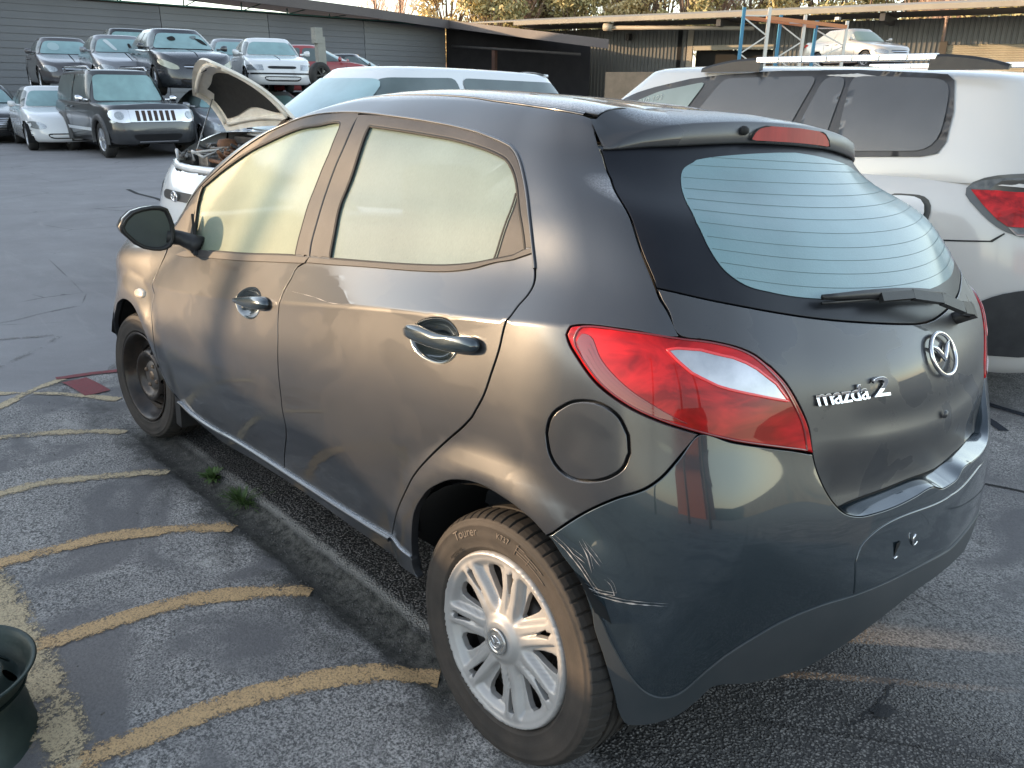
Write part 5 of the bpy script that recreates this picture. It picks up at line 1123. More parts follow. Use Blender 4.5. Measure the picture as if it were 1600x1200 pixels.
def make_car(name,label,loc,heading,L=4.5,W=1.75,H=1.45,wb=2.6,fo=.9,paint=None,hood=.78,hoodf=.66,cowl=.95,deck=None,belt=.95,xc=1.05,xwt=.35,xrt=-1.2,xrb=-1.85,rw=.31,rr=.2,style='five',rim=None,clr=.2,nx=8,ny=2.6,wr=.56,glass=None,sideglass=None,group=None,lamps='oval',grille='bar',cat='car',flat=False,tilt=(0,0),openhood=False,roofbulge=.035,mirrorm=None,lampm=None,parent=None,detail=True,lampz=None,gtop=None,rails=False):
    root=empty(name,loc,heading);tag(root,label,cat,group)
    root.rotation_euler=(tilt[0],tilt[1],heading)
    a=L/2;b=W/2;glass=glass or MISTED;sideglass=sideglass or MISTED2;rim=rim or ALLOY
    prof=[(-a,(deck or belt)-.12),(-a+.12,(deck or belt)-.01),(xrb+.05,(deck or belt)+.005),(xrb+.25,belt+.03),(xc-.5,belt),(xc,cowl),(a-.45,hood),(a-.12,hoodf+.03),(a,hoodf-.06)]
    zt=lambda x:smooth_prof(prof,x)
    fx=a-fo;rx=fx-wb;ar=rw+.045
    rowsd=[(0,.90,.10,.10),(.06,.965,.045,.05),(.16,.985,.02,.03),(.32,1,.0,.0),(.50,1.0,.01,.0),(.66,.995,.03,.02),(.80,.985,.06,.05),(.92,.965,.10,.08),(.975,.945,.14,.11),(1.0,.915,.18,.14)]
    rows=[]
    for f,ws,fi,ri in rowsd:
        ring=plan_ring(a-(fi+ri)/2,b*ws,nx,ny,fshift=(ri-fi)/2);x=ring[:,0];z=clr+(zt(x)-clr)*f;P=full(ring,z);rows.append(P)
    # push ring points out of the wheel openings
    for P in rows:
        for cx in (fx,rx):
            dx=P[:,0]-cx;dz=P[:,2]-rw;d=np.hypot(dx,dz);k=(np.abs(P[:,1])>b*.6)
            near=(np.abs(d-ar)<.06)&k
            P[near,0]=cx+dx[near]/d[near]*ar;P[near,2]=rw+dz[near]/d[near]*ar
            fl=(d<ar+.12)&(d>ar-.03)&k;P[fl,1]*=1+.012
    mb=MB();ins=lambda c:any(math.hypot(c[0]-cx,c[2]-rw)<ar-.012 and abs(c[1])>b*.55 for cx in (fx,rx))
    # subdivide rows for a finer lower body
    R2=[]
    for i in range(len(rows)-1):
        for t in ((0,.5) if i in (2,3,4,5) else (0,)): R2.append(rows[i]*(1-t)+rows[i+1]*t)
    R2.append(rows[-1]);rows=R2
    for P in rows:
        for cx in (fx,rx):
            dx=P[:,0]-cx;dz=P[:,2]-rw;d=np.hypot(dx,dz);k=(np.abs(P[:,1])>b*.6);nr=(np.abs(d-ar)<.045)&k
            P[nr,0]=cx+dx[nr]/d[nr]*ar;P[nr,2]=rw+dz[nr]/d[nr]*ar
    loft(mb,rows,0,skip=ins)
    top=rows[-1];n=len(top)
    caps=[top]
    for s_ in (.93,.80,.55,.25,.02):
        q=top.copy();q[:,1]*=s_;q[:,0]=q[:,0]*(1-.03*(1-s_));q[:,2]=zt(q[:,0])+.028*(1-s_**2)+0;caps.append(q)
    loft(mb,caps,0,skip=(lambda c:c[0]>xc+.02 and abs(c[1])<b*.80 and c[0]<a-.20) if openhood else None)
    # underside
    mb.add([tuple(p) for p in rows[0]],[tuple(range(n))],False,1)
    for cx in (fx,rx):
        for sy in (1,-1):
            t=np.linspace(-.35,math.pi+.35,16);V=[(cx+ar*math.cos(q),sy*y,rw+ar*math.sin(q)) for q in t for y in (b*.55,b*.985)];mb.add(V,[(2*i,2*i+1,2*i+3,2*i+2) for i in range(15)],True,1)
            V=[(cx,sy*b*.55,rw)]+[(cx+ar*math.cos(q),sy*b*.55,rw+ar*math.sin(q)) for q in t];mb.add(V,[(0,i+1,i+2) for i in range(15)],False,1)
    body=mb.build('body',[paint,DARK],root)
    # cabin
    gb=MB();zb=zt;wbs=b*.905;G=[]
    xa0,xa1=(xc+xrb)/2,(xc-xrb)/2;xb0,xb1=(xwt+xrt)/2,(xwt-xrt)/2
    for t in np.linspace(0,1,8):
        c0=xa0+(xb0-xa0)*t;h0=xa1+(xb1-xa1)*t;bw=wbs+(wr-wbs)*(t**1.25)+.012*math.sin(math.pi*t)
        ring=plan_ring(h0,bw,9 if not flat else 14,2.3,yc=.95,fshift=c0);z0=zb(ring[:,0]);z1=H-.055-.05*((ring[:,0]-.1)/2)**2
        z=z0*(1-t)+z1*t;z[0]=z[0];G.append(full(ring,z+(-.01 if t==0 else 0)))
    tp=G[-1]
    for s_,dz in ((.97,.016),(.90,.032),(.7,.046),(.4,.053),(.05,.055)):
        q=tp.copy();c=xb0;q[:,0]=c+(q[:,0]-c)*(s_**.5 if s_>.3 else s_**.5);q[:,1]*=s_;q[:,2]=H-.055-.05*((q[:,0]-.1)/2)**2+dz*roofbulge/.035;G.append(q)
    loft(gb,G,0);cab=gb.build('roof',[paint],root)
    tb=BVHTree.FromPolygons([tuple(v) for v in mb.V],[f for f,m_ in zip(mb.F,mb.M) if m_==0]);tg=BVHTree.FromPolygons(gb.V,gb.F)
    # glass
    zB=float(zt(0))+.02;zT=H-.115
    fl=lambda z:xc+(xwt-xc)*(z-zB)/(H-.06-zB);rlx=lambda z:xrb+(xrt-xrb)*(z-zB)/(H-.06-zB)
    if detail:
        yb,yt=wbs-.08,wr-.03
        overlay('windscreen',tg,[(-yb+.03,float(zt(xc))+.035),(-yt+.03,H-.14),(-yt+.1,H-.125),(yt-.1,H-.125),(yt-.03,H-.14),(yb-.03,float(zt(xc))+.035)],'x',1,glass,root,.012,.05)
        zr=(deck or belt)+.10
        overlay('rear_window',tg,[(-yb+.06,zr),(-yt,H-.14),(yt,H-.14),(yb-.06,zr)],'x',-1,sideglass,root,.012,.06)
        xm=(xc+xrb)/2+.12
        for sy in (1,-1):
            overlay('side_window',tg,[(fl(zB)-.22,zB),(fl(zT)-.09,zT),(xm+.05,zT+.008),(xm+.02,zB)],'y',sy,sideglass,root,.010,.05)
            overlay('side_window',tg,[(xm-.05,zB),(xm-.02,zT+.008),(rlx(zT)+.22,zT-.02),(rlx(zB)+.30,zB+.03)],'y',sy,sideglass,root,.010,.05)
            # door gaps and handles
            for x0,x1 in ((xc-.02,xc-.06),(xm,xm),(rx+.42,rx+.30)):
                overlay('door_gap',tb,[(x0-.006,clr+.10),(x1-.006,float(zt(x1))-.01),(x1+.006,float(zt(x1))-.01),(x0+.006,clr+.10)],'y',sy,GRILL,root,.002,.08,smooth=False)
            for x0 in (xm+.10,rx+.42):
                mb2=MB();mb2.tube([(x0,sy*(b*.985),zB-.12),(x0+.03,sy*(b*1.0+.012),zB-.12),(x0+.14,sy*(b*1.0+.012),zB-.12),(x0+.17,sy*(b*.985),zB-.12)],.012,6);mb2.build('door_handle',paint,root)
            mb2=MB();mb2.rev([(0,.0),(.05,.01),(.075,.05),(.07,.09),(.0,.10)],14,'y',(0,0,0));
            Mx=np.array(mb2.V)*[.7,1.7,.95]+[xc-.22,0,zB+.06];Mx[:,1]=sy*(Mx[:,1]+b*.99);m3=MB();m3.add(Mx,mb2.F if sy>0 else [f[::-1] for f in mb2.F],True);m3.tube([(xc-.22,sy*b*.88,zB+.03),(xc-.22,sy*b*1.02,zB+.04)],.025,6);m3.build('door_mirror',mirrorm or paint,root)
        # front face
        hz=lampz or hoodf-.09;lm=lampm or LAMPG
        for sy in (1,-1):
            if lamps=='oval': q=[(sy*b*.94,hz+.07),(sy*b*.80,hz+.10),(sy*b*.55,hz+.03),(sy*b*.52,hz-.06),(sy*b*.72,hz-.09),(sy*b*.93,hz-.03)]
            elif lamps=='box': q=[(sy*b*.95,hz+.06),(sy*b*.56,hz+.06),(sy*b*.54,hz-.07),(sy*b*.95,hz-.07)]
            elif lamps=='swept': q=[(sy*b*.95,hz+.16),(sy*b*.86,hz+.15),(sy*b*.55,hz+.02),(sy*b*.50,hz-.06),(sy*b*.70,hz-.07),(sy*b*.93,hz+.03)]
            elif lamps=='none': continue
            elif lamps=='round': q=[(sy*(b*.76)+.10*math.cos(t),hz+.10*math.sin(t)) for t in np.linspace(0,2*math.pi,14,endpoint=False)]
            if sy<0:q=q[::-1]
            overlay('headlamp',tb,q,'x',1,lm,root,.008,.04,smooth=lamps!='box')
            overlay('rear_lamp',tb,[(sy*b*.95,(deck or belt)-.06),(sy*b*.68,(deck or belt)-.08),(sy*b*.70,(deck or belt)-.22),(sy*b*.95,(deck or belt)-.20)],'x',-1,REDL,root,.008,.05)
        if grille=='bar': overlay('grille',tb,[(-b*.48,hz+.045),(b*.48,hz+.045),(b*.42,hz-.05),(-b*.42,hz-.05)],'x',1,GRILL,root,.006,.06);overlay('grille_bar',tb,[(-b*.42,hz+.005),(b*.42,hz+.005),(b*.41,hz-.015),(-b*.41,hz-.015)],'x',1,CHROME,root,.014,.06,smooth=False)
        if grille=='chrome':
            overlay('grille',tb,[(-b*.50,hz+.07),(b*.50,hz+.07),(b*.36,hz-.11),(-b*.36,hz-.11)],'x',1,GRILL,root,.006,.06)
            for k in range(4):
                zz=hz+.055-k*.045;overlay('grille_bar',tb,[(-b*(.48-.03*k),zz),(b*(.48-.03*k),zz),(b*(.47-.03*k),zz-.014),(-b*(.47-.03*k),zz-.014)],'x',1,CHROME,root,.016,.06,smooth=False)
        overlay('air_intake',tb,[(-b*.58,clr+.20),(b*.58,clr+.20),(b*.50,clr+.08),(-b*.50,clr+.08)],'x',1,GRILL,root,.006,.06)
        if grille=='corolla': 
            overlay('bumper_strip',tb,[(-b*.95,hz-.13),(b*.95,hz-.13),(b*.95,hz-.17),(-b*.95,hz-.17)],'x',1,GRILL,root,.008,.06,smooth=False)
            overlay('grille',tb,[(-b*.46,hz+.03),(b*.46,hz+.03),(b*.44,hz-.035),(-b*.44,hz-.035)],'x',1,GRILL,root,.006,.06)
    # wheels
    tm,rm,dm=gen_wheel(style,rw,rr,.2,rim)
    for cx in (fx,rx):
        for sy in (1,-1):
            w=empty('wheel',(cx,sy*(b-.02),rw),0 if sy>0 else math.pi);w.parent=root
            for nme,me_ in (('tyre',tm),('rim',rm),('wheel_disc',dm)):
                o=bpy.data.objects.new(nme,me_);COL.objects.link(o);o.parent=w
    root['_dims']=0;del root['_dims']
    return root,tb,tg,dict(a=a,b=b,zt=zt,fx=fx,rx=rx,ar=ar,body=body,cab=cab)
def dup(root,loc,rz,label,group=None,tilt=None):
    def cp(o,par):
        c=o.copy();COL.objects.link(c)
        if par is not None:c.parent=par
        for ch in o.children: cp(ch,c)
        return c
    r=cp(root,None);r.location=loc;e=r.rotation_euler;r.rotation_euler=(tilt[0] if tilt else e[0],tilt[1] if tilt else e[1],rz);r['label']=label
    if group:r['group']=group
    return r
WHITE1=P_('white_car_paint',(.66,.67,.68),0,.25,.25,.04);SILVER1=P_('silver_car_paint',(.20,.205,.22),.5,.3,.4,.1);NAVY=P_('dark_navy_paint',(.012,.014,.020),.2,.25,.35,.10)
BLK=P_('black_car_paint',(.008,.009,.011),.2,.2,.25,.06);DKGREY=P_('dark_grey_car_paint',(.045,.038,.042),.3,.35,.35,.2);REDC=P_('faded_red_paint',(.30,.03,.03),.1,.35,.25,.1);BEIGE=P_('sunwarm_silver_paint',(.46,.42,.37),.4,.3,.1,.05)  # BEIGE is silver bodywork with warm sunlight put into its colour
GS='crashed cars stacked two high along the shed wall'
# boxy four wheel drive with seven slot grille
J,jb,jg,jd=make_car('four_wheel_drive','boxy charcoal four wheel drive with slotted grille and chrome mirrors facing the yard',(18.9,-4.28,0),R(180),L=4.50,W=1.84,H=1.79,wb=2.69,fo=.84,paint=P_('charcoal_four_wheel_drive_paint',(.014,.016,.019),.2,.3,.3,.12),hood=1.07,hoodf=1.05,cowl=1.10,belt=1.10,xc=.82,xwt=.45,xrt=-2.0,xrb=-2.12,rw=.37,rr=.235,style='seven',clr=.30,nx=14,ny=4.5,wr=.66,flat=True,lamps='none',grille='none',cat='four wheel drive',mirrorm=CHROME,lampz=.86)
a=jd['a'];mb=MB()
overlay('grille_surround',jb,[(-.52,.975),(.52,.975),(.52,.74),(-.52,.74)],'x',1,mat('chrome_grille',(.6,.6,.6),.2,.9),J,.03,.08,smooth=False)
for k in range(7):
    y=-.36+k*.12;overlay('grille_slot',jb,[(y-.034,.955),(y+.034,.955),(y+.034,.76),(y-.034,.76)],'x',1,mat('grille_slot_dark',(.03,.012,.006),.5) if k==0 else bpy.data.materials['grille_slot_dark'],J,.036,.06,smooth=False)
for sy in (1,-1):
    overlay('lamp_bezel',jb,[(sy*.46,.98),(sy*.86,.98),(sy*.86,.78),(sy*.72,.72),(sy*.46,.74)][::sy],'x',1,mat('lamp_bezel_grey',(.62,.62,.63),.2,.8),J,.022,.06);q=[(sy*.70+.085*math.cos(t)*sy,.865+.085*math.sin(t)) for t in np.linspace(0,2*math.pi,14,endpoint=False)][::sy];overlay('headlamp',jb,q,'x',1,LAMPG,J,.03,.04)
    overlay('side_marker',jb,[(sy*.90,.80),(sy*.74,.80),(sy*.74,.71),(sy*.90,.71)],'x',1,LAMPG,J,.014,.06)
    overlay('rub_strip',jb,[(-.95,.60),(.95,.60),(.95,.535),(-.95,.535)],'y',sy,CHROME,J,.02,.1,smooth=False)
    overlay('side_window',jg,[(-1.95,1.15),(-1.93,1.62),(-1.42,1.64),(-1.38,1.15)],'y',sy,MISTED2,J,.008,.08)
    mb2=MB();mb2.tube([(-1.7,sy*.60,1.75),(-1.6,sy*.61,1.83),(.15,sy*.61,1.83),(.25,sy*.60,1.76)],.022,8);mb2.build('roof_rail',mat('roof_rail_silver',(.55,.55,.56),.25,.9),J)
    for cx in (jd['fx'],jd['rx']):
        mb2=MB();t=np.linspace(-.15,math.pi+.15,22);V=[]
        for q in t:
            for r_,y in ((jd['ar']-.01,.90),(jd['ar']-.01,.955),(jd['ar']+.09,.95),(jd['ar']+.11,.90)): V.append((cx+r_*math.cos(q),sy*y,.37+r_*math.sin(q)))
        mb2.add(V,[(4*i+j,4*i+4+j,4*i+5+j,4*i+1+j) for i in range(21) for j in range(3)],True);mb2.build('wheel_flare',noisy('grey_flare_plastic',(.05,.052,.055),(.07,.07,.072),9,.5),J)
overlay('bumper_line',jb,[(-.40,.365),(.40,.365),(.40,.345),(-.40,.345)],'x',1,CHROME,J,.02,.1,smooth=False)
# ground row
mc=make_car('white_sedan','white four door sedan parked between a black car and the boxy four wheel drive',(22.0,-3.62,0),R(174),L=4.5,W=1.73,H=1.43,wb=2.71,fo=.78,paint=WHITE1,hood=.80,hoodf=.66,cowl=.93,deck=.95,belt=.93,xc=.95,xwt=.30,xrt=-.95,xrb=-1.55,lamps='oval',grille='none',ny=2.3,nx=6)[0]
au=make_car('black_sedan','black sedan with chrome rings on its nose at the left edge',(25.6,-2.75,0),R(172),L=4.6,W=1.8,H=1.45,wb=2.7,paint=BLK,deck=.96,belt=.95,xc=.95,xwt=.30,xrt=-1.0,xrb=-1.6,grille='chrome')
mb=MB()
for k in range(4): mb.tube([(2.285,-.135+.09*k+.055*math.cos(t),.66+.055*math.sin(t)) for t in np.linspace(0,2*math.pi,21)],.009,5,cap=False)
mb.build('four_ring_emblem',CHROME,au[0])
ls=make_car('silver_sedan','silver sedan with chrome slatted grille beneath the dark sedan of the stack',(18.6,-6.55,0),R(170),L=4.8,W=1.8,H=1.40,wb=2.78,fo=.95,paint=SILVER1,hood=.80,hoodf=.68,deck=1.0,belt=.95,xc=1.0,xwt=.3,xrt=-1.2,xrb=-1.8,grille='chrome',lamps='swept',group=None)
# upper row of the stacks
ob,obb,obg,obd=make_car('dark_sedan','dark navy sedan with broken windscreen stacked high behind the boxy four wheel drive',(20.6,-6.35,1.28),R(172),L=4.75,W=1.80,H=1.52,wb=2.75,fo=.93,paint=NAVY,hood=.95,hoodf=.76,cowl=1.02,deck=1.05,belt=1.0,xc=1.05,xwt=.35,xrt=-1.2,xrb=-1.85,rw=.33,rr=.22,style='five',lamps='swept',lampm=LAMPY,grille='bar',tilt=(0,R(2)))
overlay('screen_hole',obg,[(-.35,1.28),(-.15,1.34),(-.10,1.24),(-.28,1.20)],'x',1,DARK,ob,.018,.04);overlay('screen_hole',obg,[(.30,1.30),(.50,1.27),(.62,1.12),(.45,1.16)],'x',1,DARK,ob,.018,.04)
overlay('screen_damage',obg,[(.20,1.33),(.42,1.36),(.35,1.26),(.28,1.24)],'x',1,MISTED2,ob,.017,.04)
s2,s2b,s2g,_=make_car('silver_sedan','silver sedan with cracked windscreen in the upper row behind the boxy four wheel drive',(23.2,-5.75,1.28),R(172),L=4.5,W=1.72,H=1.44,paint=SILVER1,deck=.98,belt=.94,xc=.98,xwt=.35,xrt=-1.0,xrb=-1.65)
overlay('screen_crack',s2g,[(-.42,1.28),(-.30,1.30),(-.12,1.02),(-.2,1.0)],'x',1,mat('crack_white',(.5,.55,.55),.5),s2,.018,.04);overlay('screen_hole',s2g,[(.16,1.22),(.24,1.20),(.22,1.02),(.15,1.08)],'x',1,DARK,s2,.018,.04)
dg,dgb,dgg,_=make_car('dark_grey_sedan','dull brownish grey sedan with starred windscreen in the upper row above the white sedan',(26.0,-5.1,1.28),R(173),L=4.5,W=1.75,H=1.45,paint=DKGREY,deck=1.0,belt=.95,xc=.98,xwt=.35,xrt=-1.0,xrb=-1.65)
overlay('screen_star',dgg,[(-.30+.17*math.cos(t),1.17+.13*math.sin(t)) for t in np.linspace(0,6.28,12,endpoint=False)],'x',1,mat('starred_glass',(.30,.40,.41),.5),dg,.017,.05)
wc,wcb,wcg,wcd=make_car('white_hatch','older white car with rectangular headlamps stacked beside the dark navy sedan',(20.4,-8.75,1.30),R(163),L=4.3,W=1.68,H=1.38,wb=2.46,fo=.8,paint=WHITE1,hood=.80,hoodf=.70,cowl=.90,deck=.94,belt=.90,xc=.95,xwt=.35,xrt=-1.1,xrb=-1.8,lamps='box',grille='corolla',rim=ALLOYD,style='cap')
wg=make_car('silver_wagon','silver wagon roof showing behind the older white car of the stack',(25.2,-9.9,1.38),R(165),L=4.7,W=1.78,H=1.50,paint=SILVER1,belt=1.0,xrt=-1.9,xrb=-2.1)[0]
pk=make_car('dark_ute','dark utility roof showing between the silver sedan and the dark navy sedan',(27.6,-7.5,1.45),R(172),L=4.9,W=1.8,H=1.70,paint=BLK,hood=1.0,hoodf=.95,cowl=1.05,belt=1.05,deck=1.05,xc=.8,xwt=.5,xrt=-.8,xrb=-1.0,rw=.35,clr=.3,nx=12,ny=4)[0]
rh,rhb,rhg,_=make_car('red_hatchback','faded red hatchback with smashed side window standing sideways on the stack',(21.8,-10.9,1.15),R(232),L=4.1,W=1.7,H=1.48,wb=2.55,paint=REDC,hood=.92,hoodf=.72,cowl=1.0,belt=.98,xc=1.15,xwt=.2,xrt=-1.4,xrb=-1.85)
bs2=make_car('black_coupe','low black sedan roof behind the steel post',(24.6,-14.1,1.15),R(228),L=4.6,W=1.78,H=1.40,paint=BLK,deck=1.0,belt=.93,xc=.9,xwt=.15,xrt=-.9,xrb=-1.7)[0]
# supporting cars below the upper row
for (x,y,rz,lb) in ((23.4,-5.8,R(172),'silver sedan roof, underneath the silver car with cracked windscreen'),(26.2,-5.15,R(173),'silver sedan squeezed under the brownish grey sedan'),(20.6,-8.8,R(163),'silver sedan underneath the older white car')):
    dup(s2 if False else ls[0],(x,y,-.06),rz,lb)
for (x,y,rz,lb) in ((25.4,-10.0,R(165),'dark grey sedan under the silver wagon'),(27.8,-7.6,R(172),'dark grey sedan under the dark utility'),(22.0,-11.1,R(232),'dark grey sedan under the faded red hatchback'),(24.8,-14.3,R(228),'dark grey sedan under the low black sedan')):
    dup(dg,(x,y,-.14),rz,lb)
# ------------------------------------------------------------------ white people mover with its bonnet up
mv,mvb,mvg,mvd=make_car('white_people_mover','white people mover with its bonnet propped open in front of the grey hatchback',(5.63,-2.8,0),R(92.4),L=4.7,W=1.80,H=1.66,wb=2.78,fo=.9,paint=WHITE1,hood=.93,hoodf=.72,cowl=1.08,belt=1.02,xc=1.45,xwt=.55,xrt=-1.75,xrb=-2.2,nx=7,ny=2.3,rw=.32,rr=.2,lamps='swept',grille='none',openhood=True,glass=frost_glass('frosted_people_mover_screen',(.32,.46,.48),1.2,.35,streak=False),sideglass=MISTED2,wr=.60)
BAY=noisy('engine_bay_black',(.012,.012,.013),(.05,.048,.045),12,.6);BAYG=noisy('engine_alloy',(.25,.24,.23),(.10,.095,.09),25,.45,.6);RUST=noisy('rusty_orange_cast',(.20,.09,.04),(.10,.05,.03),20,.7)
mb=MB();b=mvd['b'];mb.box(1.35,2.02,-.62,.62,.45,.50);mb.box(1.35,1.38,-.72,.72,.45,1.02);mb.box(1.3,1.9,.62,.66,.45,.84);mb.box(1.3,1.9,-.66,-.62,.45,.84);mb.build('engine_bay',BAY,mv)
r4=np.random.default_rng(11)
def rb2(name,x0,x1,y0,y1,z0,z1,m):
    mb=MB();mb.box(x0,x1,y0,y1,z0,z1);mb.build(name,m,mv,bevel=.02)
rb2('engine_block',1.50,1.86,-.25,.32,.5,.86,BAYG);rb2('engine_cover',1.52,1.80,-.15,.25,.86,.93,BAY);rb2('abs_unit',1.46,1.60,-.46,-.34,.7,.95,BAYG);rb2('relay_box',1.62,1.74,-.56,-.44,.8,.99,BAY);rb2('coolant_tank',1.86,1.98,-.20,-.02,.7,.93,bpy.data.materials['engine_alloy']);rb2('intake_elbow',1.78,1.92,.05,.30,.8,.94,RUST);rb2('cowl_panel',1.34,1.42,-.66,.66,.9,1.04,BAY);rb2('battery',1.80,2.02,.36,.60,.5,.84,BAY);rb2('air_box',1.75,2.0,-.56,-.26,.5,.92,BAY);rb2('washer_tank',1.42,1.60,.42,.62,.62,.84,mat('clear_plastic_tank',(.5,.5,.45),.4));rb2('fuse_box',1.45,1.7,-.62,-.42,.6,.86,BAY)
mb=MB();mb.rev([(0,.10),(.07,.09),(.09,.05),(.09,-.05),(.0,-.06)],16,'z',(1.60,-.42,.93));mb.build('strut_top',RUST,mv)
PALEH=mat('pale_hose',(.45,.44,.42),.5)
for k in range(26):
    mb=MB();c_=(r4.uniform(1.5,2.0),r4.uniform(-.55,.5));p=[(c_[0]+r4.uniform(-.12,.12),c_[1]+r4.uniform(-.2,.2),r4.uniform(.86,.99)) for _ in range(5)];mb.tube(p,r4.uniform(.006,.020),6);mb.build('engine_hose',(BAY,BAYG,PALEH,RUST)[k%4] if k%8 else RUST,mv)
mb=MB();mb.tube([(1.90,-.66,.845),(2.02,-.56,.835),(2.09,-.35,.825),(2.12,0,.82),(2.09,.35,.825),(2.02,.56,.835),(1.90,.66,.845)],.035,8);mb.build('radiator_support',WHITE1,mv)
mb=MB()
t=np.linspace(0,2*math.pi,33);mb.tube([(2.305,.055*math.cos(q),.62+.038*math.sin(q)) for q in t],.006,6,cap=False);mb.tube([(2.305,.020*math.cos(q),.622+.036*math.sin(q)) for q in t],.005,6,cap=False);mb.tube([(2.305,.045*math.cos(q),.636+.016*math.sin(q)) for q in t],.005,6,cap=False);mb.build('oval_emblem',CHROME,mv)
overlay('grille',mvb,[(-.34,.655),(.34,.655),(.30,.585),(-.30,.585)],'x',1,GRILL,mv,.006,.06)
# bonnet: curved pressing hinged at the cowl
NHc,FHc,NFc,FFc=[np.array(q) for q in ((1.48,.70,1.17),(1.48,-.62,1.09),(1.98,.30,1.645),(1.76,-.60,1.40))]
def bonnet_pt(s,t):
    """bent bonnet: s 0..1 hinge->front edge, t -1..1 far->near"""
    k=(t+1)/2;p=(NHc*k+FHc*(1-k))*(1-s)+(NFc*k+FFc*(1-k))*s
    e=np.array([-.62,.05,.50]);e/=np.linalg.norm(e)
    return p+e*(.10*math.sin(math.pi*s)*(1-.3*t*t)+.05*(1-t*t))+np.array([0,-.10,.02])*math.sin(math.pi*min(1,max(0,s)))*(1-k)+np.array([.06,-.04,.09])*(1-t*t)*s
ns,ntt=14,17;SSg=np.linspace(0,1,ns);TT=np.linspace(-1,1,ntt)
up_=np.array([bonnet_pt(s,t) for s in SSg for t in TT]);nrm=np.array([.72,-.10,-.55]);nrm/=np.linalg.norm(nrm)
I2=np.arange(ns*ntt).reshape(ns,ntt);F=[(I2[i,j],I2[i+1,j],I2[i+1,j+1],I2[i,j+1]) for i in range(ns-1) for j in range(ntt-1)]
mb=MB();mb.add(up_,F,True);
CREAMU=noisy('beige_bonnet_underside',(.80,.75,.67),(.60,.55,.47),7,.6)
bon=mb.build('bonnet',WHITE1,mv)
mb=MB();lo_=up_+nrm*.022;mb.add(lo_,[f[::-1] for f in F],True)
edge=[I2[0,j] for j in range(ntt)]+[I2[i,-1] for i in range(1,ns)]+[I2[-1,j] for j in range(ntt-2,-1,-1)]+[I2[i,0] for i in range(ns-2,0,-1)]
V=np.concatenate([up_[edge],lo_[edge]]);ne_=len(edge);mb.add(V,[(i,(i+1)%ne_,ne_+(i+1)%ne_,ne_+i) for i in range(ne_)])
for (s0,t0,s1,t1) in ((.9,-.85,.9,.85),(.12,-.9,.88,-.9),(.12,.9,.88,.9),(.10,-.85,.10,.85)):
    P_l=[bonnet_pt(s0+(s1-s0)*k/10,t0+(t1-t0)*k/10)+nrm*.026 for k in range(11)];mb.tube(P_l,.022,6)
mb.build('bonnet_underside',CREAMU,bon)
mb=MB();SS2=np.linspace(.20,.74,9);T2=np.linspace(-.78,.78,13)
q=np.array([bonnet_pt(s+.03*math.cos(t*5),t*(1-.18*(s>.6)))+nrm*.034 for s in SS2 for t in T2]);I3=np.arange(9*13).reshape(9,13);mb.add(q,[(I3[i,j],I3[i,j+1],I3[i+1,j+1],I3[i+1,j]) for i in range(8) for j in range(12)],True);mb.build('insulation_pad',noisy('black_insulation_felt',(.010,.010,.010),(.02,.02,.02),20,.95,bump=.3,bscale=60),bon)
mb=MB();c=bonnet_pt(.88,.0)+nrm*.045;mb.add([c+[0,-.05,-.02],c+[0,.06,0],c+[.0,.02,.05],c+[0,-.03,.04]],[(0,1,2,3)]);mb.build('latch_hole',DARK,bon)
mb=MB();mb.tube([bonnet_pt(.55,-.80)+nrm*.03,(1.96,-.30,.90)],.005,6);mb.build('prop_rod',mat('prop_rod_steel',(.3,.3,.3),.4,.8),mv)
mb=MB();mb.tube([(1.40,.66,1.06),(1.32,.3,1.12),(1.28,-.1,1.14)],.012,6);mb.build('windscreen_wiper',BLACKP,mv)
overlay('roof_spoiler',mvg,[(-1.75,1.60),(-1.45,1.625),(-1.45,1.59),(-1.75,1.56)],'y',1,WHITE1,mv,.02,.06)
# ------------------------------------------------------------------ white seven seat wagon at the right
hx,hy,hz_=2.09,-3.255,-.115
PEARL=P_('pearl_white_paint',(.53,.515,.49),0,.22,.12,.05)
hv,hb_,hg_,hd=make_car('white_suv','white seven seat wagon with dark windows and silver roof rail right of grey hatchback',(hx,hy,hz_),0,L=4.785,W=1.91,H=1.74,wb=2.79,fo=.95,paint=PEARL,hood=1.08,hoodf=.92,cowl=1.18,belt=1.16,xc=1.15,xwt=.42,xrt=-2.05,xrb=-2.30,rw=.36,rr=.24,nx=9,ny=3.2,wr=.72,detail=False,flat=True,cat='wagon',clr=.24)
for o in (hd['body'],hd['cab']):
    pass
lx=lambda L:[(x-hx,z) for x,z in L]
FR=noisy('grey_black_window_frame',(.03,.03,.033),(.045,.045,.048),9,.4);DG=frost_glass('dusty_dark_glass',(.060,.060,.062),1.2,.3,streak=False);DG2=frost_glass('dusty_green_glass',(.20,.25,.23),1.2,.3,streak=False)
def comb_tree():
    V=[];F=[]
    for o in (hd['body'],hd['cab']):
        b0=len(V);V+=[tuple(v.co) for v in o.data.vertices];F+=[tuple(i+b0 for i in p.vertices) for p in o.data.polygons if p.material_index==0]
    return BVHTree.FromPolygons(V,F)
ht=comb_tree()
sur=[(2.60,1.49),(2.40,1.565),(2.26,1.60),(2.0,1.65),(1.78,1.672),(1.4,1.688),(.96,1.688),(.50,1.665),(.455,1.64),(.41,1.50),(.40,1.36),(.425,1.305),(.50,1.285),(.96,1.255),(1.6,1.235),(2.7,1.22),(2.95,1.26)]
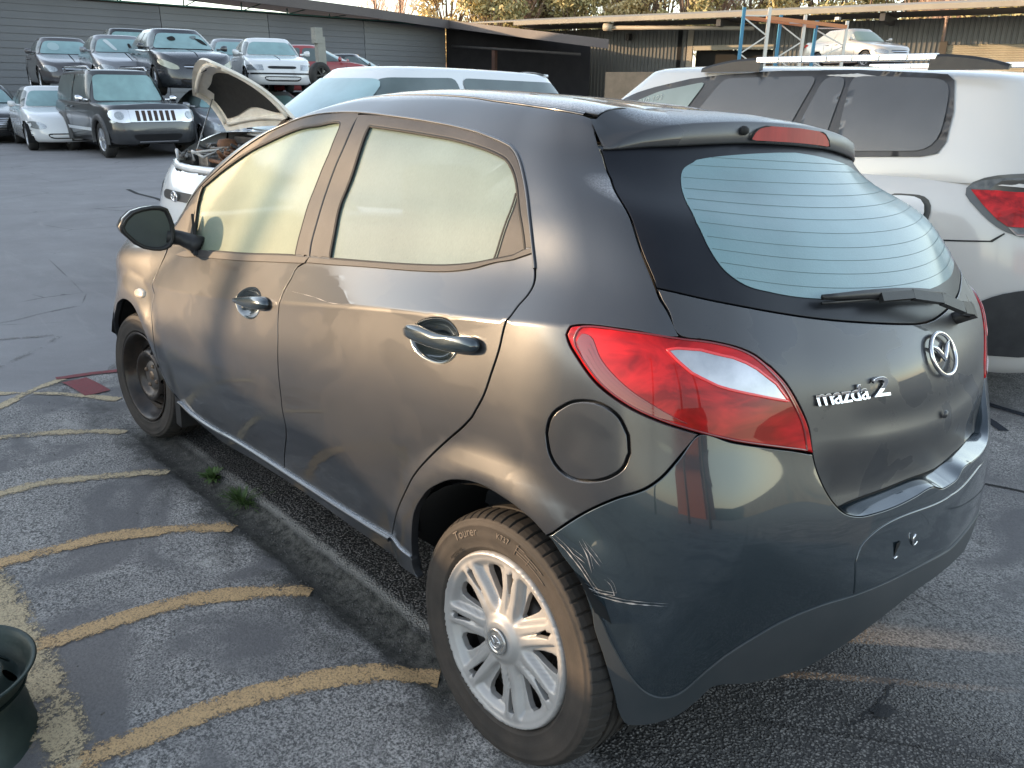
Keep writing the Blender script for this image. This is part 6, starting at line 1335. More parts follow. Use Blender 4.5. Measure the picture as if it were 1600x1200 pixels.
for sy in (1,-1):
    fr=overlay('window_frame',ht,lx(sur),'y',sy,FR,hv,.010,.03,smooth=False)
    for nm,L,m_ in (('side_window',[(.97,1.655),(.88,1.66),(.50,1.645),(.465,1.62),(.44,1.50),(.432,1.37),(.46,1.325),(.52,1.31),(.94,1.285)],DG),('side_window',[(1.12,1.655),(.995,1.655),(1.005,1.45),(1.02,1.28),(1.22,1.27)],DG),('side_window',[(1.75,1.65),(1.16,1.66),(1.22,1.46),(1.28,1.27),(2.02,1.25)],DG),('side_window',[(2.52,1.46),(2.2,1.575),(1.87,1.632),(1.98,1.45),(2.12,1.25),(2.85,1.24)],DG2)):
        overlay(nm,ht,lx(L),'y',sy,m_,hv,.016,.03,smooth=True)
    for L in ([(1.08,1.665),(1.10,1.665),(1.25,1.25),(1.23,1.25)],[(.985,1.67),(1.0,1.67),(.975,1.26),(.96,1.26)]):pass
    lampo=overlay('lamp_frame',ht,lx([(.285,1.15),(.24,1.195),(.14,1.228),(-.05,1.245),(-.17,1.243),(-.17,.94),(.0,.945),(.10,.99)]),'y',sy,mat('lamp_bezel_dark',(.10,.10,.10),.3,.5),hv,.006,.04)
    overlay('clear_lens',ht,lx([(.25,1.155),(.20,1.195),(.10,1.215),(-.16,1.222),(-.16,1.163),(.22,1.150)]),'y',sy,LAMPG,hv,.012,.04,smooth=False)
    overlay('red_lens',ht,lx([(.235,1.148),(-.16,1.158),(-.16,.99),(.05,.995),(.10,1.025)]),'y',sy,REDL,hv,.012,.04,smooth=False)
    overlay('clear_lens',ht,lx([(.045,.990),(-.16,.987),(-.16,.955),(.01,.955)]),'y',sy,LAMPG,hv,.012,.04,smooth=False)
    overlay('body_seam',ht,lx([(.9,.885),(.33,.905),(.10,.925),(.055,.965),(.05,.960),(.09,.918),(.33,.898),(.9,.878)]),'y',sy,GRILL,hv,.003,.05,smooth=False)
    overlay('lower_cladding',ht,lx([(.42,.36),(.30,.45),(.16,.57),(.04,.665),(-.04,.70),(-.18,.72),(-.18,.36)]),'y',sy,noisy('black_grey_cladding',(.020,.021,.023),(.035,.036,.038),14,.55),hv,.012,.04)
    overlay('reflector',ht,lx([(-.09,.655),(-.17,.665),(-.17,.62),(-.10,.61)]),'y',sy,REDD,hv,.020,.03,smooth=False)
    mb=MB();X0,X1=.55-hx,1.55-hx;rp=[(x,sy*.735,1.752) for x in np.linspace(X0,X1,8)]
    for k in range(7): mb.bar(rp[k],rp[k+1],.035,.034)
    mb.build('roof_rail',mat('silver_rail',(.62,.63,.65),.25,.8),hv,bevel=.006)
    for xa,xb_,za,zb_ in ((.58-hx,.22-hx,1.0,0),(1.52-hx,1.92-hx,1.0,0)):
        V=[];mb=MB()
        for k,t in enumerate(np.linspace(0,1,8)):
            x=xa+(xb_-xa)*t;zt_=1.765-.05*t**2.2;V+=[(x,sy*.715,1.70),(x,sy*.716,zt_-.012),(x,sy*.722,zt_),(x,sy*.742,zt_),(x,sy*.752,zt_-.012),(x,sy*.755,1.69)]
        mb.add(V,[(6*i+j,6*i+j+1,6*i+7+j,6*i+6+j) for i in range(7) for j in range(5)]+[(0,1,2,3,4,5),(42,43,44,45,46,47)],False);mb.build('rail_end',BLACKP,hv)
overlay('rear_window',ht,[(-.62,1.22),(-.58,1.60),(.58,1.60),(.62,1.22)],'x',-1,DG,hv,.006,.08)
overlay('windscreen',ht,[(-.72,1.22),(-.66,1.60),(.66,1.60),(.72,1.22)],'x',1,MISTED,hv,.006,.08)
for k in range(1):
    mb=MB()
fl_=overlay('fuel_door_opening',ht,lx([(.60,1.105),(.42,1.11),(.375,1.07),(.375,.99),(.40,.93),(.60,.93)]),'y',1,mat('fuel_door_recess',(.07,.07,.065),.5),hv,.004,.03)
overlay('fuel_door',ht,lx([(.60,1.095),(.43,1.10),(.398,1.065),(.398,.99),(.42,.94),(.60,.94)]),'y',1,WHITE1,hv,.022,.03)
# chalk note on the front window
me=text_mesh('010 123',.045,.0004);
for v in me.vertices: v.co=Vector((2.36-hx-v.co.x*1.35,.80,1.49+v.co.y*.9+.25*v.co.x))
# drop on to the glass
for v in me.vertices:
    h_,n_,i_,d_=ht.ray_cast(Vector((v.co.x,3,v.co.z)),Vector((0,-1,0)))
    if h_: v.co=h_+n_*.018
link('chalk_writing',me,mat('white_chalk_pen',(.6,.62,.6),.8),hv)
# small far cars seen over roofs
sw=dup(mc,(9.3,-7.6,.16),R(-45),'small white car roof showing beyond the white people mover')
lc_=make_car('pale_blue_car','pale blue windscreen and roof of a car at the right edge behind the white wagon',(1.2,-9.6,.55),R(15),L=4.4,W=1.75,H=1.45,paint=SILVER1)[0]
rc,rcb,rcg,_=make_car('sunwarm_silver_sedan','silver sedan, warm sun tint in its paint, raised on the pallet racking near the shed doors',(14.5,-30.9,2.32),R(158),L=4.8,W=1.8,H=1.47,paint=BEIGE,deck=1.03,belt=.97,xc=.98,xwt=.3,xrt=-1.15,xrb=-1.8,rim=ALLOYD,glass=mat('pale_green_screen',(.22,.27,.22),.3),sideglass=mat('pale_side_glass',(.30,.33,.32),.3),lamps='oval')
# ------------------------------------------------------------------ sheds
CLAD=noisy('grey_weathered_boards',(.16,.165,.175),(.125,.13,.14),.8,.6,r2=.75,scl=(1,.35,1));CLAD2=noisy('grey_weathered_boards_light',(.18,.185,.19),(.145,.15,.155),.8,.6,scl=(1,.35,1))
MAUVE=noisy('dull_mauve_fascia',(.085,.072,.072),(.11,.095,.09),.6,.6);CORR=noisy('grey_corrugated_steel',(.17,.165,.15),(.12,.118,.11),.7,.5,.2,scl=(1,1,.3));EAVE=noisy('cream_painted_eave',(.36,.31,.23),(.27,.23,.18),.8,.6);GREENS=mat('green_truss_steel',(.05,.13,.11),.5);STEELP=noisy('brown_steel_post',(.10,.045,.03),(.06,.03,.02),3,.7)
sh=empty('boarded_shed',(38.8,0,0));tag(sh,'long grey boarded shed wall behind the stacked cars','shed')
BRK=[32.0,18.0,5.0,-5.0,-12.73,-18.01,-23.61,-29.24]
bm_cache={}
for si in range(len(BRK)-1):
    y0,y1=BRK[si],BRK[si+1];ln=y0-y1-.03;key=round(ln,2)
    if key not in bm_cache:
        mb=MB();V=[(0,0,0),(-.055,0,0),(-.02,0,.285),(.02,0,.285),(0,-ln,0),(-.055,-ln,0),(-.02,-ln,.285),(.02,-ln,.285)];mb.add(V,[(0,1,2,3),(7,6,5,4),(1,5,6,2),(0,4,5,1),(2,6,7,3)]);bm_cache[key]=mesh(mb.V,mb.F,False);bm_cache[key].materials.append(CLAD if si%2 else CLAD2)
    for k in range(17):
        o=bpy.data.objects.new('cladding_board',bm_cache[key]);COL.objects.link(o);o.parent=sh;o.location=(random.uniform(-.004,.004),y0,.02+k*.283)
mb=MB();mb.box(.05,.10,-29.24,32,0,4.8);mb.build('wall_backing',DARK,sh)
# upper slot with green trusses and the sloping fascia
mb=MB()
def fz(y): return 5.38+(y+18.08)*.045 if y>-22.5 else 5.18+(y+22.5)*.052
for y0,y1 in ((32,-22.5),(-22.5,-29.3)):
    z0,z1=min(fz(y0),7.2),fz(y1);mb.add([(-1.3,y0,z0-.22),(-1.3,y1,z1-.22),(-1.3,y1,z1+.22),(-1.3,y0,z0+.22),(-1.18,y0,z0-.22),(-1.18,y1,z1-.22),(-1.18,y1,z1+.22),(-1.18,y0,z0+.22)],[(0,1,2,3),(7,6,5,4),(0,4,5,1),(3,2,6,7)])
mb.build('fascia',MAUVE,sh)
mb=MB();mb.add([(-1.3,32,7.38),(-1.3,-22.5,5.40),(-1.3,-29.3,5.05),(8,-29.3,5.3),(8,-22.5,5.7),(8,32,7.7)],[(0,1,4,5),(1,2,3,4)]);mb.build('roof',MAUVE,sh)
mb=MB();mb.box(1.2,1.3,-29.3,32,0,5.0);mb.build('inner_lining',noisy('dark_red_brown_lining',(.05,.03,.028),(.03,.02,.02),1,.8),sh)
for y in (-9.5,-10.9,-13.8,-16.6,-19.0,-21.4,-23.5,-25.9):
    mb=MB();z=4.85;zt_=fz(y)-.2;mb.tube([(-.2,y,z),(-.2,y,zt_)],.035,6);mb.tube([(-.2,y,z+.02),(-.2,y-1.0,zt_)],.025,6);mb.build('truss_web',GREENS,sh)
mb=MB();mb.tube([(-.2,32,4.95),(-.2,-29,4.88)],.035,6);mb.build('truss_chord',GREENS,sh)
# added tall shed, unseen left/back, blocks the sun so the yard lies shaded
ts_=empty('added_shade_shed',(0,0,0));tag(ts_,'added tall shed behind the boarded wall, shading the yard, outside the photo','shed')
mb=MB();mb.box(41.0,54,-6.0,36,0,9.2);mb.build('walls',CORR,ts_)
mb=MB();mb.add([(40.6,-6.3,9.2),(40.6,36.3,9.2),(47.5,36.3,10.4),(47.5,-6.3,10.4),(54.4,-6.3,9.2),(54.4,36.3,9.2)],[(0,3,2,1),(3,4,5,2)]);mb.build('roof',MAUVE,ts_)
def sp(D,s,z=0): d=(math.cos(SUN_AZ),math.sin(SUN_AZ));l=(-math.sin(SUN_AZ),math.cos(SUN_AZ));return (D*d[0]+s*l[0],D*d[1]+s*l[1],z)
def wallseg(mb,D0,s0,D1,s1,h0,h1,th=.2):
    a=sp(D0,s0);b=sp(D1,s1);a2=sp(D0+th,s0);b2=sp(D1+th,s1);V=[(*a[:2],-.3),(*b[:2],-.3),(*b[:2],h1),(*a[:2],h0),(*a2[:2],-.3),(*b2[:2],-.3),(*b2[:2],h1),(*a2[:2],h0)];mb.add(V,[(0,1,2,3),(7,6,5,4),(3,2,6,7),(0,3,7,4),(1,5,6,2),(0,4,5,1)])
o_s=empty('added_shade_block',(0,0,0));tag(o_s,'added sun-blocking shed left of the yard, outside the photo','shed')  # added unseen block, keeps the sun off the neighbouring cars
TE=math.tan(SUN_EL);FD=8.
mb=MB();a_=[sp(26,-1.62),sp(26,-16),sp(33,-16),sp(33,-1.62)]
V=[(*p[:2],z) for z in (0,7.6) for p in a_];mb.add(V,[(0,1,5,4),(1,2,6,5),(2,3,7,6),(3,0,4,7),(4,5,6,7)]);mb.build('walls',CORR,o_s)
fc=empty('added_shade_fence',(0,0,0));tag(fc,'added sun-blocking panel fence left of the yard, outside the photo','fence')  # added unseen fence, tops shaped for the shadow edge on the hatchback
tops=[(-1.9,FD*TE-.02),(-1.35,FD*TE+.05),(-.75,FD*TE+.15),(-.2,FD*TE+.27),(.08,FD*TE+.34),(.46,FD*TE+.30),(.62,FD*TE+.24),(.95,FD*TE+.30),(1.6,FD*TE+.42),(2.6,FD*TE+.50),(5,FD*TE+.7),(9,FD*TE+.7),(14,FD*TE+.7)]
CONC=noisy('concrete_panels',(.26,.25,.23),(.18,.17,.16),1.5,.85)
for (s0,h0),(s1,h1) in zip(tops[:-1],tops[1:]):
    mb=MB();wallseg(mb,FD,s0,FD,s1,(FD*TE-.03 if s0==.08 else h0),(FD*TE-.03 if s0==.08 else h1));mb.build('shade_fence_panel',CONC,fc)
mb=MB();a=sp(FD,.08);b=sp(FD,.46);V=[(*a[:2],FD*TE+.11),(*b[:2],FD*TE+.11),(*b[:2],FD*TE+.30),(*a[:2],FD*TE+.34)];a2=sp(FD+.2,.08);b2_=sp(FD+.2,.46);V+=[(*a2[:2],FD*TE+.11),(*b2_[:2],FD*TE+.11),(*b2_[:2],FD*TE+.30),(*a2[:2],FD*TE+.34)];mb.add(V,[(0,1,2,3),(7,6,5,4),(3,2,6,7),(0,4,5,1)]);mb.build('shade_slit_lintel',CONC,fc)  # lintel over the slit left open for a sun patch behind the car
po=empty('light_pole',sp(19,-.40));tag(po,'tall steel light pole left of the yard, outside the photo','pole');mb=MB();mb.tube([(0,0,0),(0,0,7.5)],[.06,.045],10);mb.build('shaft',mat('galvanised_pole',(.3,.3,.3),.4,.7),po);mb=MB();mb.tube([(0,0,7.4),(.6,.2,7.7)],.03,8);mb.build('arm',bpy.data.materials['galvanised_pole'],po)
# neighbours behind the camera, seen only in reflections
rbk=empty('red_brick_shed',(-27,15,0));tag(rbk,'red brick shed behind the viewer, outside the photo','shed');mb=MB();mb.box(-3,3,-3,5,0,3.4);mb.build('walls',noisy('red_brick',(.34,.10,.05),(.25,.08,.045),3,.8),rbk)
mb=MB();mb.add([(-3.3,-3.3,3.4),(3.3,-3.3,3.4),(3.3,5.3,3.4),(-3.3,5.3,3.4),(0,-3.3,4.8),(0,5.3,4.8)],[(0,1,4),(1,2,5,4),(2,3,5),(3,0,4,5)]);mb.build('roof',mat('terracotta_roof',(.30,.10,.06),.8),rbk)
for k,(x,y) in enumerate(((-10,7.2),(-9.2,4.6),(-7.6,10.2))):
    p_=empty('power_pole',(x,y,0));tag(p_,['power pole nearest the red brick shed, outside the photo','thin power pole behind the viewer, outside the photo','power pole beside the added panel fence, outside the photo'][k],'pole');mb=MB();mb.tube([(0,0,0),(0,0,7)],[.12,.09],10);mb.build('shaft',noisy('timber_pole_%d'%k,(.16,.12,.09),(.10,.08,.06),4,.8),p_);mb=MB();mb.bar((-.8,0,6.5),(.8,0,6.5),.1,.1);mb.build('crossarm',mat('crossarm_%d'%k,(.12,.09,.07),.8),p_)
bf=empty('boundary_wall',(-34,0,0));tag(bf,'low grey boundary wall behind the viewer, outside the photo','wall');mb=MB();mb.box(-.2,.2,-25,25,0,1.7);mb.build('wall',CONC,bf)
# ------------------------------------------------------------------ open bay at the end of the boarded shed
ob2=empty('open_bay',(0,0,0));tag(ob2,'dark open bay with a lean-to roof at the end of the boarded shed','shed')
A0=(37.5,-28.5,4.88);A1=(24.3,-27.4,3.55)
A1=(25.6,-28.8,3.50)
mb=MB();mb.add([(A0[0],A0[1],A0[2]+.2),(A1[0],A1[1],A1[2]+.2),(A1[0],A1[1],A1[2]-.22),(A0[0],A0[1],A0[2]-.2),(A0[0]+.1,A0[1]-.1,A0[2]+.2),(A1[0]+.1,A1[1]-.1,A1[2]+.2),(A1[0]+.1,A1[1]-.1,A1[2]-.22),(A0[0]+.1,A0[1]-.1,A0[2]-.2)],[(0,1,2,3),(4,7,6,5),(0,4,5,1),(3,2,6,7)]);mb.build('fascia',MAUVE,ob2)
mb=MB();mb.add([(37.5,-28.5,5.05),(A1[0],A1[1],A1[2]+.18),(28.6,-31.4,3.9),(44,-31.0,5.2),(44,-28.5,5.3)],[(0,1,2,3,4)]);mb.add([(38.8,-29.3,0),(38.8,-29.3,4.9),(30.2,-32.6,3.9),(30.2,-32.6,0)],[(0,1,2,3)]);mb.build('back_wall_and_roof',noisy('bay_shade_black',(.012,.010,.011),(.02,.018,.018),2,.9),ob2)  # near-black lining puts the open bay's shade into the colour
mb=MB();mb.tube([(37.9,-29.0,3.75),(27.8,-29.2,3.1)],.07,6);mb.build('beam',noisy('dusty_beam',(.07,.06,.055),(.05,.045,.04),3,.8),ob2)
mb=MB();mb.box(34.2,34.45,-29.3,-29.1,0,3.6);mb.build('post',STEELP,ob2)
# ------------------------------------------------------------------ corrugated shed at the right
az=R(15);ca,sa=math.cos(az),math.sin(az);B0=np.array([26.0,-33.5])
def b2(t,n,z): return (B0[0]+t*ca+n*sa,B0[1]+t*sa-n*ca,z)    # t along facade (+ = left/far), n behind the eave line
cs=empty('corrugated_shed',(0,0,0));tag(cs,'long corrugated steel shed with wide eave and roller doors at the right','shed')
def sheet(t0,t1,n,z0,z1,pitch=.22,dep=.045,name='corrugated_wall',m=CORR):
    mb=MB();k=int((t1-t0)/pitch);V=[];
    for i in range(k):
        t=t0+i*pitch
        for dt,dn in ((0,0),(.14,0),(.16,-dep),(.20,-dep)): V+=[b2(t+dt,n+dn,z0),b2(t+dt,n+dn,z1)]
    N_=len(V)//2;mb.add(V,[(2*i,2*i+1,2*i+3,2*i+2) for i in range(N_-1)]);return mb.build(name,m,cs)
NW=3.0
# wall bays between the doors: px references were measured as distances along the facade
sheet(-.3,9.5,NW,0,4.7);sheet(-12.6,-4.9,NW,0,4.7);sheet(-4.9,-.3,NW,3.72,4.7);sheet(-40,-12.6,NW,3.55,4.7);sheet(-40,-19.5,NW,0,3.55)
def slab(name,t0,t1,n0,n1,z0,z1,m,z0b=None,z1b=None):
    z0b=z0 if z0b is None else z0b;z1b=z1 if z1b is None else z1b
    mb=MB();V=[b2(t0,n0,z0),b2(t1,n0,z0),b2(t1,n1,z0b),b2(t0,n1,z0b),b2(t0,n0,z1),b2(t1,n0,z1),b2(t1,n1,z1b),b2(t0,n1,z1b)];mb.add(V,[(0,1,2,3),(4,7,6,5),(0,4,5,1),(1,5,6,2),(2,6,7,3),(3,7,4,0)]);return mb.build(name,m,cs)
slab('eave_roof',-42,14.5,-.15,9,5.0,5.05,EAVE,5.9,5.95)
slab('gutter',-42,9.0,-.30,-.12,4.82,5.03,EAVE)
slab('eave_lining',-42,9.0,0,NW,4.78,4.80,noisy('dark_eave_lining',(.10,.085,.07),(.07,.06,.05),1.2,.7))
for t in (-3.0,-10.5,-18,-25.5): slab('eave_beam',t,t+.22,-.1,NW,4.45,4.77,noisy('grey_beam_%d'%int(-t),(.08,.075,.07),(.06,.055,.05),2,.7))
mb=MB();mb.tube([b2(3.2,-.05,4.55),b2(-4.5,.6,4.35)],.10,8);mb.build('downpipe',EAVE,cs);mb=MB();mb.tube([b2(3.4,-.05,4.6),b2(2.9,-.02,4.55)],.2,10);mb.build('pipe_cap',EAVE,cs)
slab('door_post',-.55,-.25,NW-.12,NW+.05,0,4.6,mat('cream_post',(.34,.29,.22),.6));slab('door_post',.1,.35,NW-.06,NW+.05,0,4.7,DARK)
slab('door_head',-4.9,-.55,NW-.1,NW+.05,3.50,3.74,mat('pale_door_head',(.40,.36,.28),.6))
slab('dark_opening',-4.9,-.55,NW+.5,NW+.6,0,3.5,mat('shed_interior_dark',(.02,.018,.015),.9))  # dark sheet stands for the shaded interior behind the doorway
slab('door_jamb',-12.9,-12.6,NW-.1,NW+.05,0,3.7,mat('dark_jamb',(.08,.065,.05),.7))
mbr=MB();mbr.add([b2(0,0,0),b2(-6.9,0,0),b2(-6.9,.0,.095),b2(0,.0,.095),b2(-6.9,-.03,.05),b2(0,-.03,.05)],[(0,1,4,5),(5,4,2,3)]);rme=mesh(mbr.V,mbr.F,False);rme.materials.append(noisy('cream_roller_door',(.42,.36,.26),(.34,.29,.21),1.5,.5))
for k in range(36):
    o=bpy.data.objects.new('roller_slat',rme);COL.objects.link(o);o.parent=cs;p0=b2(-12.6,NW+.06,0);q0=b2(0,0,0);o.location=(p0[0]-q0[0],p0[1]-q0[1],.02+k*.098)
mb=MB();mb.box(0,.25,0,.25,0,.35);fx_=mb.build('flood_lamp',BLACKP,cs);fx_.location=b2(3.0,NW-.3,4.05)
mb=MB();mb.box(0,.2,0,.2,0,.12);o=mb.build('eave_lamp',mat('eave_lamp_white',(.6,.6,.6),.4),cs);o.location=b2(-8.6,.1,4.55)
# tan crate in front of the corrugated wall
tc=empty('timber_crate',(21.0,-26.2,0));tag(tc,'pale timber crate standing before the corrugated shed wall','crate');tc.rotation_euler=(0,0,az)
for k in range(6):
    mb=MB();mb.box(-.9,1.6,-1,-.97,.05+k*.36,.38+k*.36);mb.build('plank',noisy('pale_timber_%d'%k,(.42,.29,.18),(.34,.22,.14),3,.7),tc)
mb=MB();mb.box(-.85,1.55,-.96,1,.0,2.15);mb.build('load',noisy('crate_load',(.30,.22,.15),(.2,.15,.1),2,.8),tc)
# ------------------------------------------------------------------ pallet racking
BLU=mat('blue_rack_steel',(.05,.20,.32),.45);GAL=mat('galvanised_rack_steel',(.55,.53,.50),.4,.5);ORG=mat('orange_rack_beam',(.50,.17,.05),.5)
def rack(x,y,rz,dx,h,label,braces=3,lift=0):
    r=empty('pallet_rack',(x,y,lift),rz);tag(r,label,'racking','pallet racking frames by the shed')
    for i,xx in enumerate((0,dx)):
        mb=MB();mb.box(xx-.05,xx+.05,-.045,.045,0,h);mb.build('upright',BLU if i==0 else GAL,r)
    zz=np.linspace(.4,h-.3,braces*2+1)
    for i in range(len(zz)-1):
        mb=MB();a,b_=(0,dx) if i%2==0 else (dx,0);mb.bar((a,0,zz[i]),(b_,0,zz[i+1]),.04,.04,up=(0,1,0));mb.build('brace',GAL,r)
    mb=MB();mb.bar((0,0,h-.25),(dx,0,h-.25),.04,.04,up=(0,1,0));mb.build('brace',GAL,r);return r
yaw_r=math.atan2(-.735,-.678)
rack(14.7,-23.0,yaw_r,.85,4.05,'tall blue and galvanised rack frame, leftmost of the racking')
rack(14.6,-25.2,yaw_r,.85,3.95,'blue and galvanised rack frame, second from the left, behind the leftmost')
rack(14.2,-27.0,yaw_r,1.1,3.85,'rack frame nearest the raised silver sedan')
bmz=empty('rack_beams',(0,0,0));tag(bmz,'orange cross beams spanning the pallet racking frames','racking')
for z in (3.75,2.2):
    for (a,b_) in (((14.2,-23.6),(13.4,-27.7)),((14.7,-23.0),(14.2,-27.0))):
        mb=MB();mb.bar((*a,z),(*b_,z-.1),.05,.12);mb.build('beam',ORG,bmz)
st_=empty('car_stand',(14.5,-30.9,0));tag(st_,'steel stand carrying the raised silver sedan','stand');st_.rotation_euler=(0,0,R(158))
for xx in (-2,2):
    for yy in (-.8,.8):
        mb=MB();mb.box(xx-.06,xx+.06,yy-.06,yy+.06,0,2.25);mb.build('upright',BLU,st_)
for yy in (-.8,.8): mb=MB();mb.bar((-2.2,yy,2.28),(2.2,yy,2.28),.14,.08);mb.build('beam',ORG,st_)
# steel post with a hanging wheel near the stacks
pp=empty('steel_post',(17.3,-8.62,0));tag(pp,'pale square steel post with a cross head beside the red hatchback','post')
mb=MB();mb.box(-.09,.09,-.10,.10,0,2.60);mb.box(-.10,.10,-.04,.16,2.45,2.80);mb.build('column',noisy('pale_painted_post',(.26,.26,.23),(.20,.20,.18),4,.6),pp)
sw_=empty('spare_wheel',(17.15,-8.55,1.72));tag(sw_,'black wheel hanging on the steel post','wheel');sw_.rotation_euler=(0,0,R(100))
tm,rm_,dm=gen_wheel('cap',.31,.19,.18,mat('black_wheel_centre',(.03,.03,.03),.4,.5))
for nme,me_ in (('tyre',tm),('rim',rm_),('wheel_disc',dm)):
    o=bpy.data.objects.new(nme,me_);COL.objects.link(o);o.parent=sw_
# ------------------------------------------------------------------ trees behind the sheds
LEAFM={}
def leafmat(name,c1,c2):
    m=mat(name,c1,.6,spec=.3);g=NG(m);oi=g.node('ShaderNodeNewGeometry');
    g.set('Base Color',g.mix(oi.outputs['Random Per Island'],c1,c2));g.set('Subsurface Weight',0);return m
LG=leafmat('olive_leaves',(.20,.19,.08),(.58,.47,.23));LY=leafmat('golden_olive_leaves',(.44,.35,.15),(.78,.62,.34));LP=leafmat('pink_bare_twigs',(.42,.28,.20),(.62,.43,.33));BARK=noisy('pale_bark',(.22,.15,.11),(.13,.09,.07),3,.8)
def leaf_tree(x,y,h,w,m,label,n=4200,trunk_h=.45,seed=0,sz=.22,nclump=26,name='gum_tree',group='trees behind the sheds'):
    r=np.random.default_rng(seed);t=empty(name,(x,y,0));tag(t,label,'tree',group)
    mb=MB();base=h*trunk_h;cl=[]
    for i in range(nclump):
        a=r.uniform(0,6.28);zz=r.uniform(.35,.98)*h;rad=w*.5*math.sqrt(r.uniform(.02,1))*(1-.55*abs(zz/h-.6)*1.4);cl.append((rad*math.cos(a),rad*math.sin(a),zz,r.uniform(.10,.20)*w))
    mb.tube([(0,0,0),(.1,0,base*.5),(0,.1,base),(.2,0,h*.8)],[w*.045,w*.035,w*.028,w*.008],8)
    for c in cl: mb.tube([(0,0,base*r.uniform(.6,1.1)),(c[0]*.5,c[1]*.5,(base+c[2])/2),c[:3]],[w*.014,w*.009,w*.003],5)
    mb.build('trunk',BARK,t)
    pc=[];per=n//nclump
    C=np.repeat(np.array([c[:3] for c in cl]),per,0);Rr=np.repeat([c[3] for c in cl],per)
    d=r.normal(0,1,(len(C),3));d/=np.linalg.norm(d,axis=1,keepdims=True);P=C+d*(Rr*r.uniform(.25,1.1,len(C)))[:,None]*[1,1,.75]
    u=r.normal(0,1,(len(P),3));u/=np.linalg.norm(u,axis=1,keepdims=True);v=np.cross(u,r.normal(0,1,(len(P),3)));v/=np.linalg.norm(v,axis=1,keepdims=True);s=sz*r.uniform(.5,1.2,len(P))[:,None]
    V=np.stack([P-u*s,P+v*s*.45,P+u*s,P-v*s*.45],1).reshape(-1,3);F=np.arange(len(V)).reshape(-1,4)
    me=bpy.data.meshes.new('leaves');me.from_pydata(V.tolist(),[],F.tolist());link('crown',me,m,t);return t
def twig_tree(x,y,h,w,label,seed=0,n=420,name='bare_poplar'):
    r=np.random.default_rng(seed);t=empty(name,(x,y,0));tag(t,label,'tree','leafless trees behind the sheds');mb=MB();mb.tube([(0,0,0),(0,.1,h*.5),(.1,0,h)],[.28,.16,.02],8);mb.build('trunk',BARK,t);V=[];F=[]
    def stick(a,b,w0,w1):
        a=np.array(a);b=np.array(b);d=b-a;d/=np.linalg.norm(d)+1e-9;u=np.cross(d,[.3,.5,.1]);u/=np.linalg.norm(u);v=np.cross(d,u);k=len(V)
        for p,ww in ((a,w0),(b,w1)):
            for q in range(3):
                an=q*2.094;V.append(p+(u*math.cos(an)+v*math.sin(an))*ww)
        F.extend([(k+q,k+(q+1)%3,k+3+(q+1)%3,k+3+q) for q in range(3)])
    for i in range(n):
        z0=h*r.uniform(.12,.93);a=r.uniform(0,6.28);l=w*.5*(1.1-z0/h)*r.uniform(.5,1.1)+.3;rise=l*r.uniform(1.3,2.8);b0=(0,0,z0);b1=(l*math.cos(a),l*math.sin(a),min(z0+rise,h*1.02));stick(b0,b1,.045,.018)
        for k in range(7):
            tt=r.uniform(.25,1);p=np.array(b0)*(1-tt)+np.array(b1)*tt;a2=a+r.normal(0,.9);l2=l*r.uniform(.15,.45);q=p+np.array([l2*math.cos(a2),l2*math.sin(a2),l2*r.uniform(1,2.4)]);stick(p,q,.020,.008)
    me=bpy.data.meshes.new('twigs');me.from_pydata([tuple(v) for v in V],[],F);link('branches',me,LP,t);return t
f2=np.array([CFW[0],CFW[1]]);f2/=np.linalg.norm(f2);r2_=np.array([CRT[0],CRT[1]])
def at_px(px,dep): k=(px-800)/FPX;p=np.array(CAMP[:2])+dep*(f2*1.0*math.cos(PITCH)/math.cos(PITCH)+0)*1.0;return p+r2_*(k*dep*math.cos(PITCH)*1.08)
def place(px,dep): return tuple(float(v) for v in at_px(px,dep))
cnt_={}
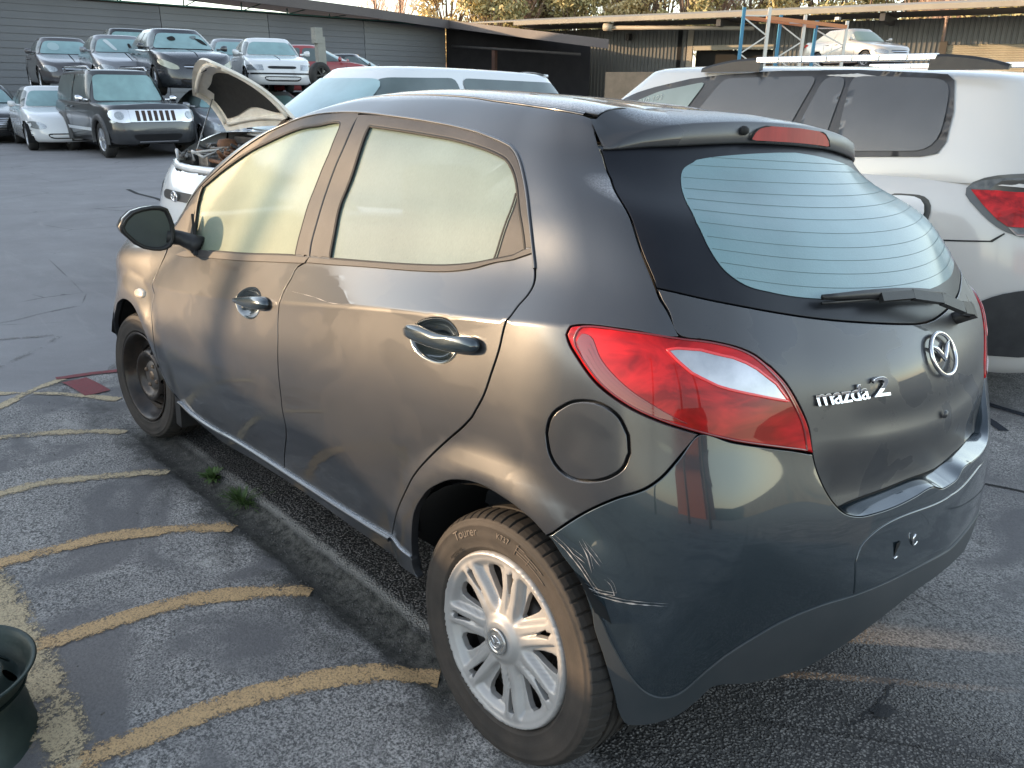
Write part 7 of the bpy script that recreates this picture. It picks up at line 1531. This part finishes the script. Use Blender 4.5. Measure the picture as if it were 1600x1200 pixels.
def where(px):
    for lim,t in ((612,'nearest the boarded shed fascia, left of the sky gap'),(650,'just right of the first bare tree in the sky gap'),(720,'at the left end of the green clump'),(760,'second from the left of the green clump'),(780,'between two bare trees over the open bay'),(795,'over the open bay, left one of the bare pair'),(815,'over the open bay, right one of the bare pair'),(850,'over the right end of the open bay'),(875,'next to the narrow sky gap'),(900,'lowest, at the left edge of the narrow sky gap'),(955,'just right of the narrow sky gap'),(980,'right of the narrow sky gap over the eave'),(1020,'above the eave pipe cap'),(1060,'above the dark roller opening'),(1100,'left of the pallet racking'),(1140,'directly left of the rack tops'),(1200,'behind the leftmost rack frame'),(1250,'behind the second rack frame'),(1310,'behind the rack nearest the raised sedan'),(1370,'above the raised silver sedan'),(1430,'right of the raised silver sedan'),(1480,'above the left edge of the cream roller door'),(1540,'above the cream roller door'),(1700,'at the right edge of the photo')):
        if px<lim:return t
k=0
for px,dep,h,w,kind in ((705,66,10.0,6.5,'y'),(745,63,10.5,6,'y'),(772,60,8.6,5,'g'),(805,70,14,7,'t'),(835,66,12.5,6,'g'),(868,64,11,6,'g'),(885,60,8.0,5,'g'),(790,64,14,5,'t'),(965,68,13,7,'t'),(950,66,11,4.5,'y'),(1010,64,11,7,'y'),(1045,60,12,6,'g'),(1085,66,14,8,'t'),(1130,62,11,7,'y'),(1180,60,10.5,7,'g'),(1230,60,11,8,'y'),(1290,58,10,8,'g'),(1350,58,10,8,'y'),(1410,56,11,8,'t'),(1460,56,10,8,'g'),(1520,55,10,8,'y'),(1590,54,10,9,'g'),(605,72,14,5,'t'),(640,70,14,5,'t')):
    x,y=place(px,dep);k+=1
    order=('first','second','third','fourth','fifth','sixth','seventh','eighth','ninth')
    cnt_[kind]=cnt_.get(kind,0)+1;o_=order[cnt_[kind]-1]
    if kind=='t': twig_tree(x,y,h,w,'leafless pinkish tree above the shed roofs, %s of the leafless ones listed'%o_ if 0 else 'bare pinkish tree '+where(px),seed=k,n=70 if px<660 else 420)
    else: leaf_tree(x,y,h,w,LY if kind=='y' else LG,('golden olive tree crown ' if kind=='y' else 'dark olive tree crown ')+where(px),seed=k,n=5200,sz=.20)
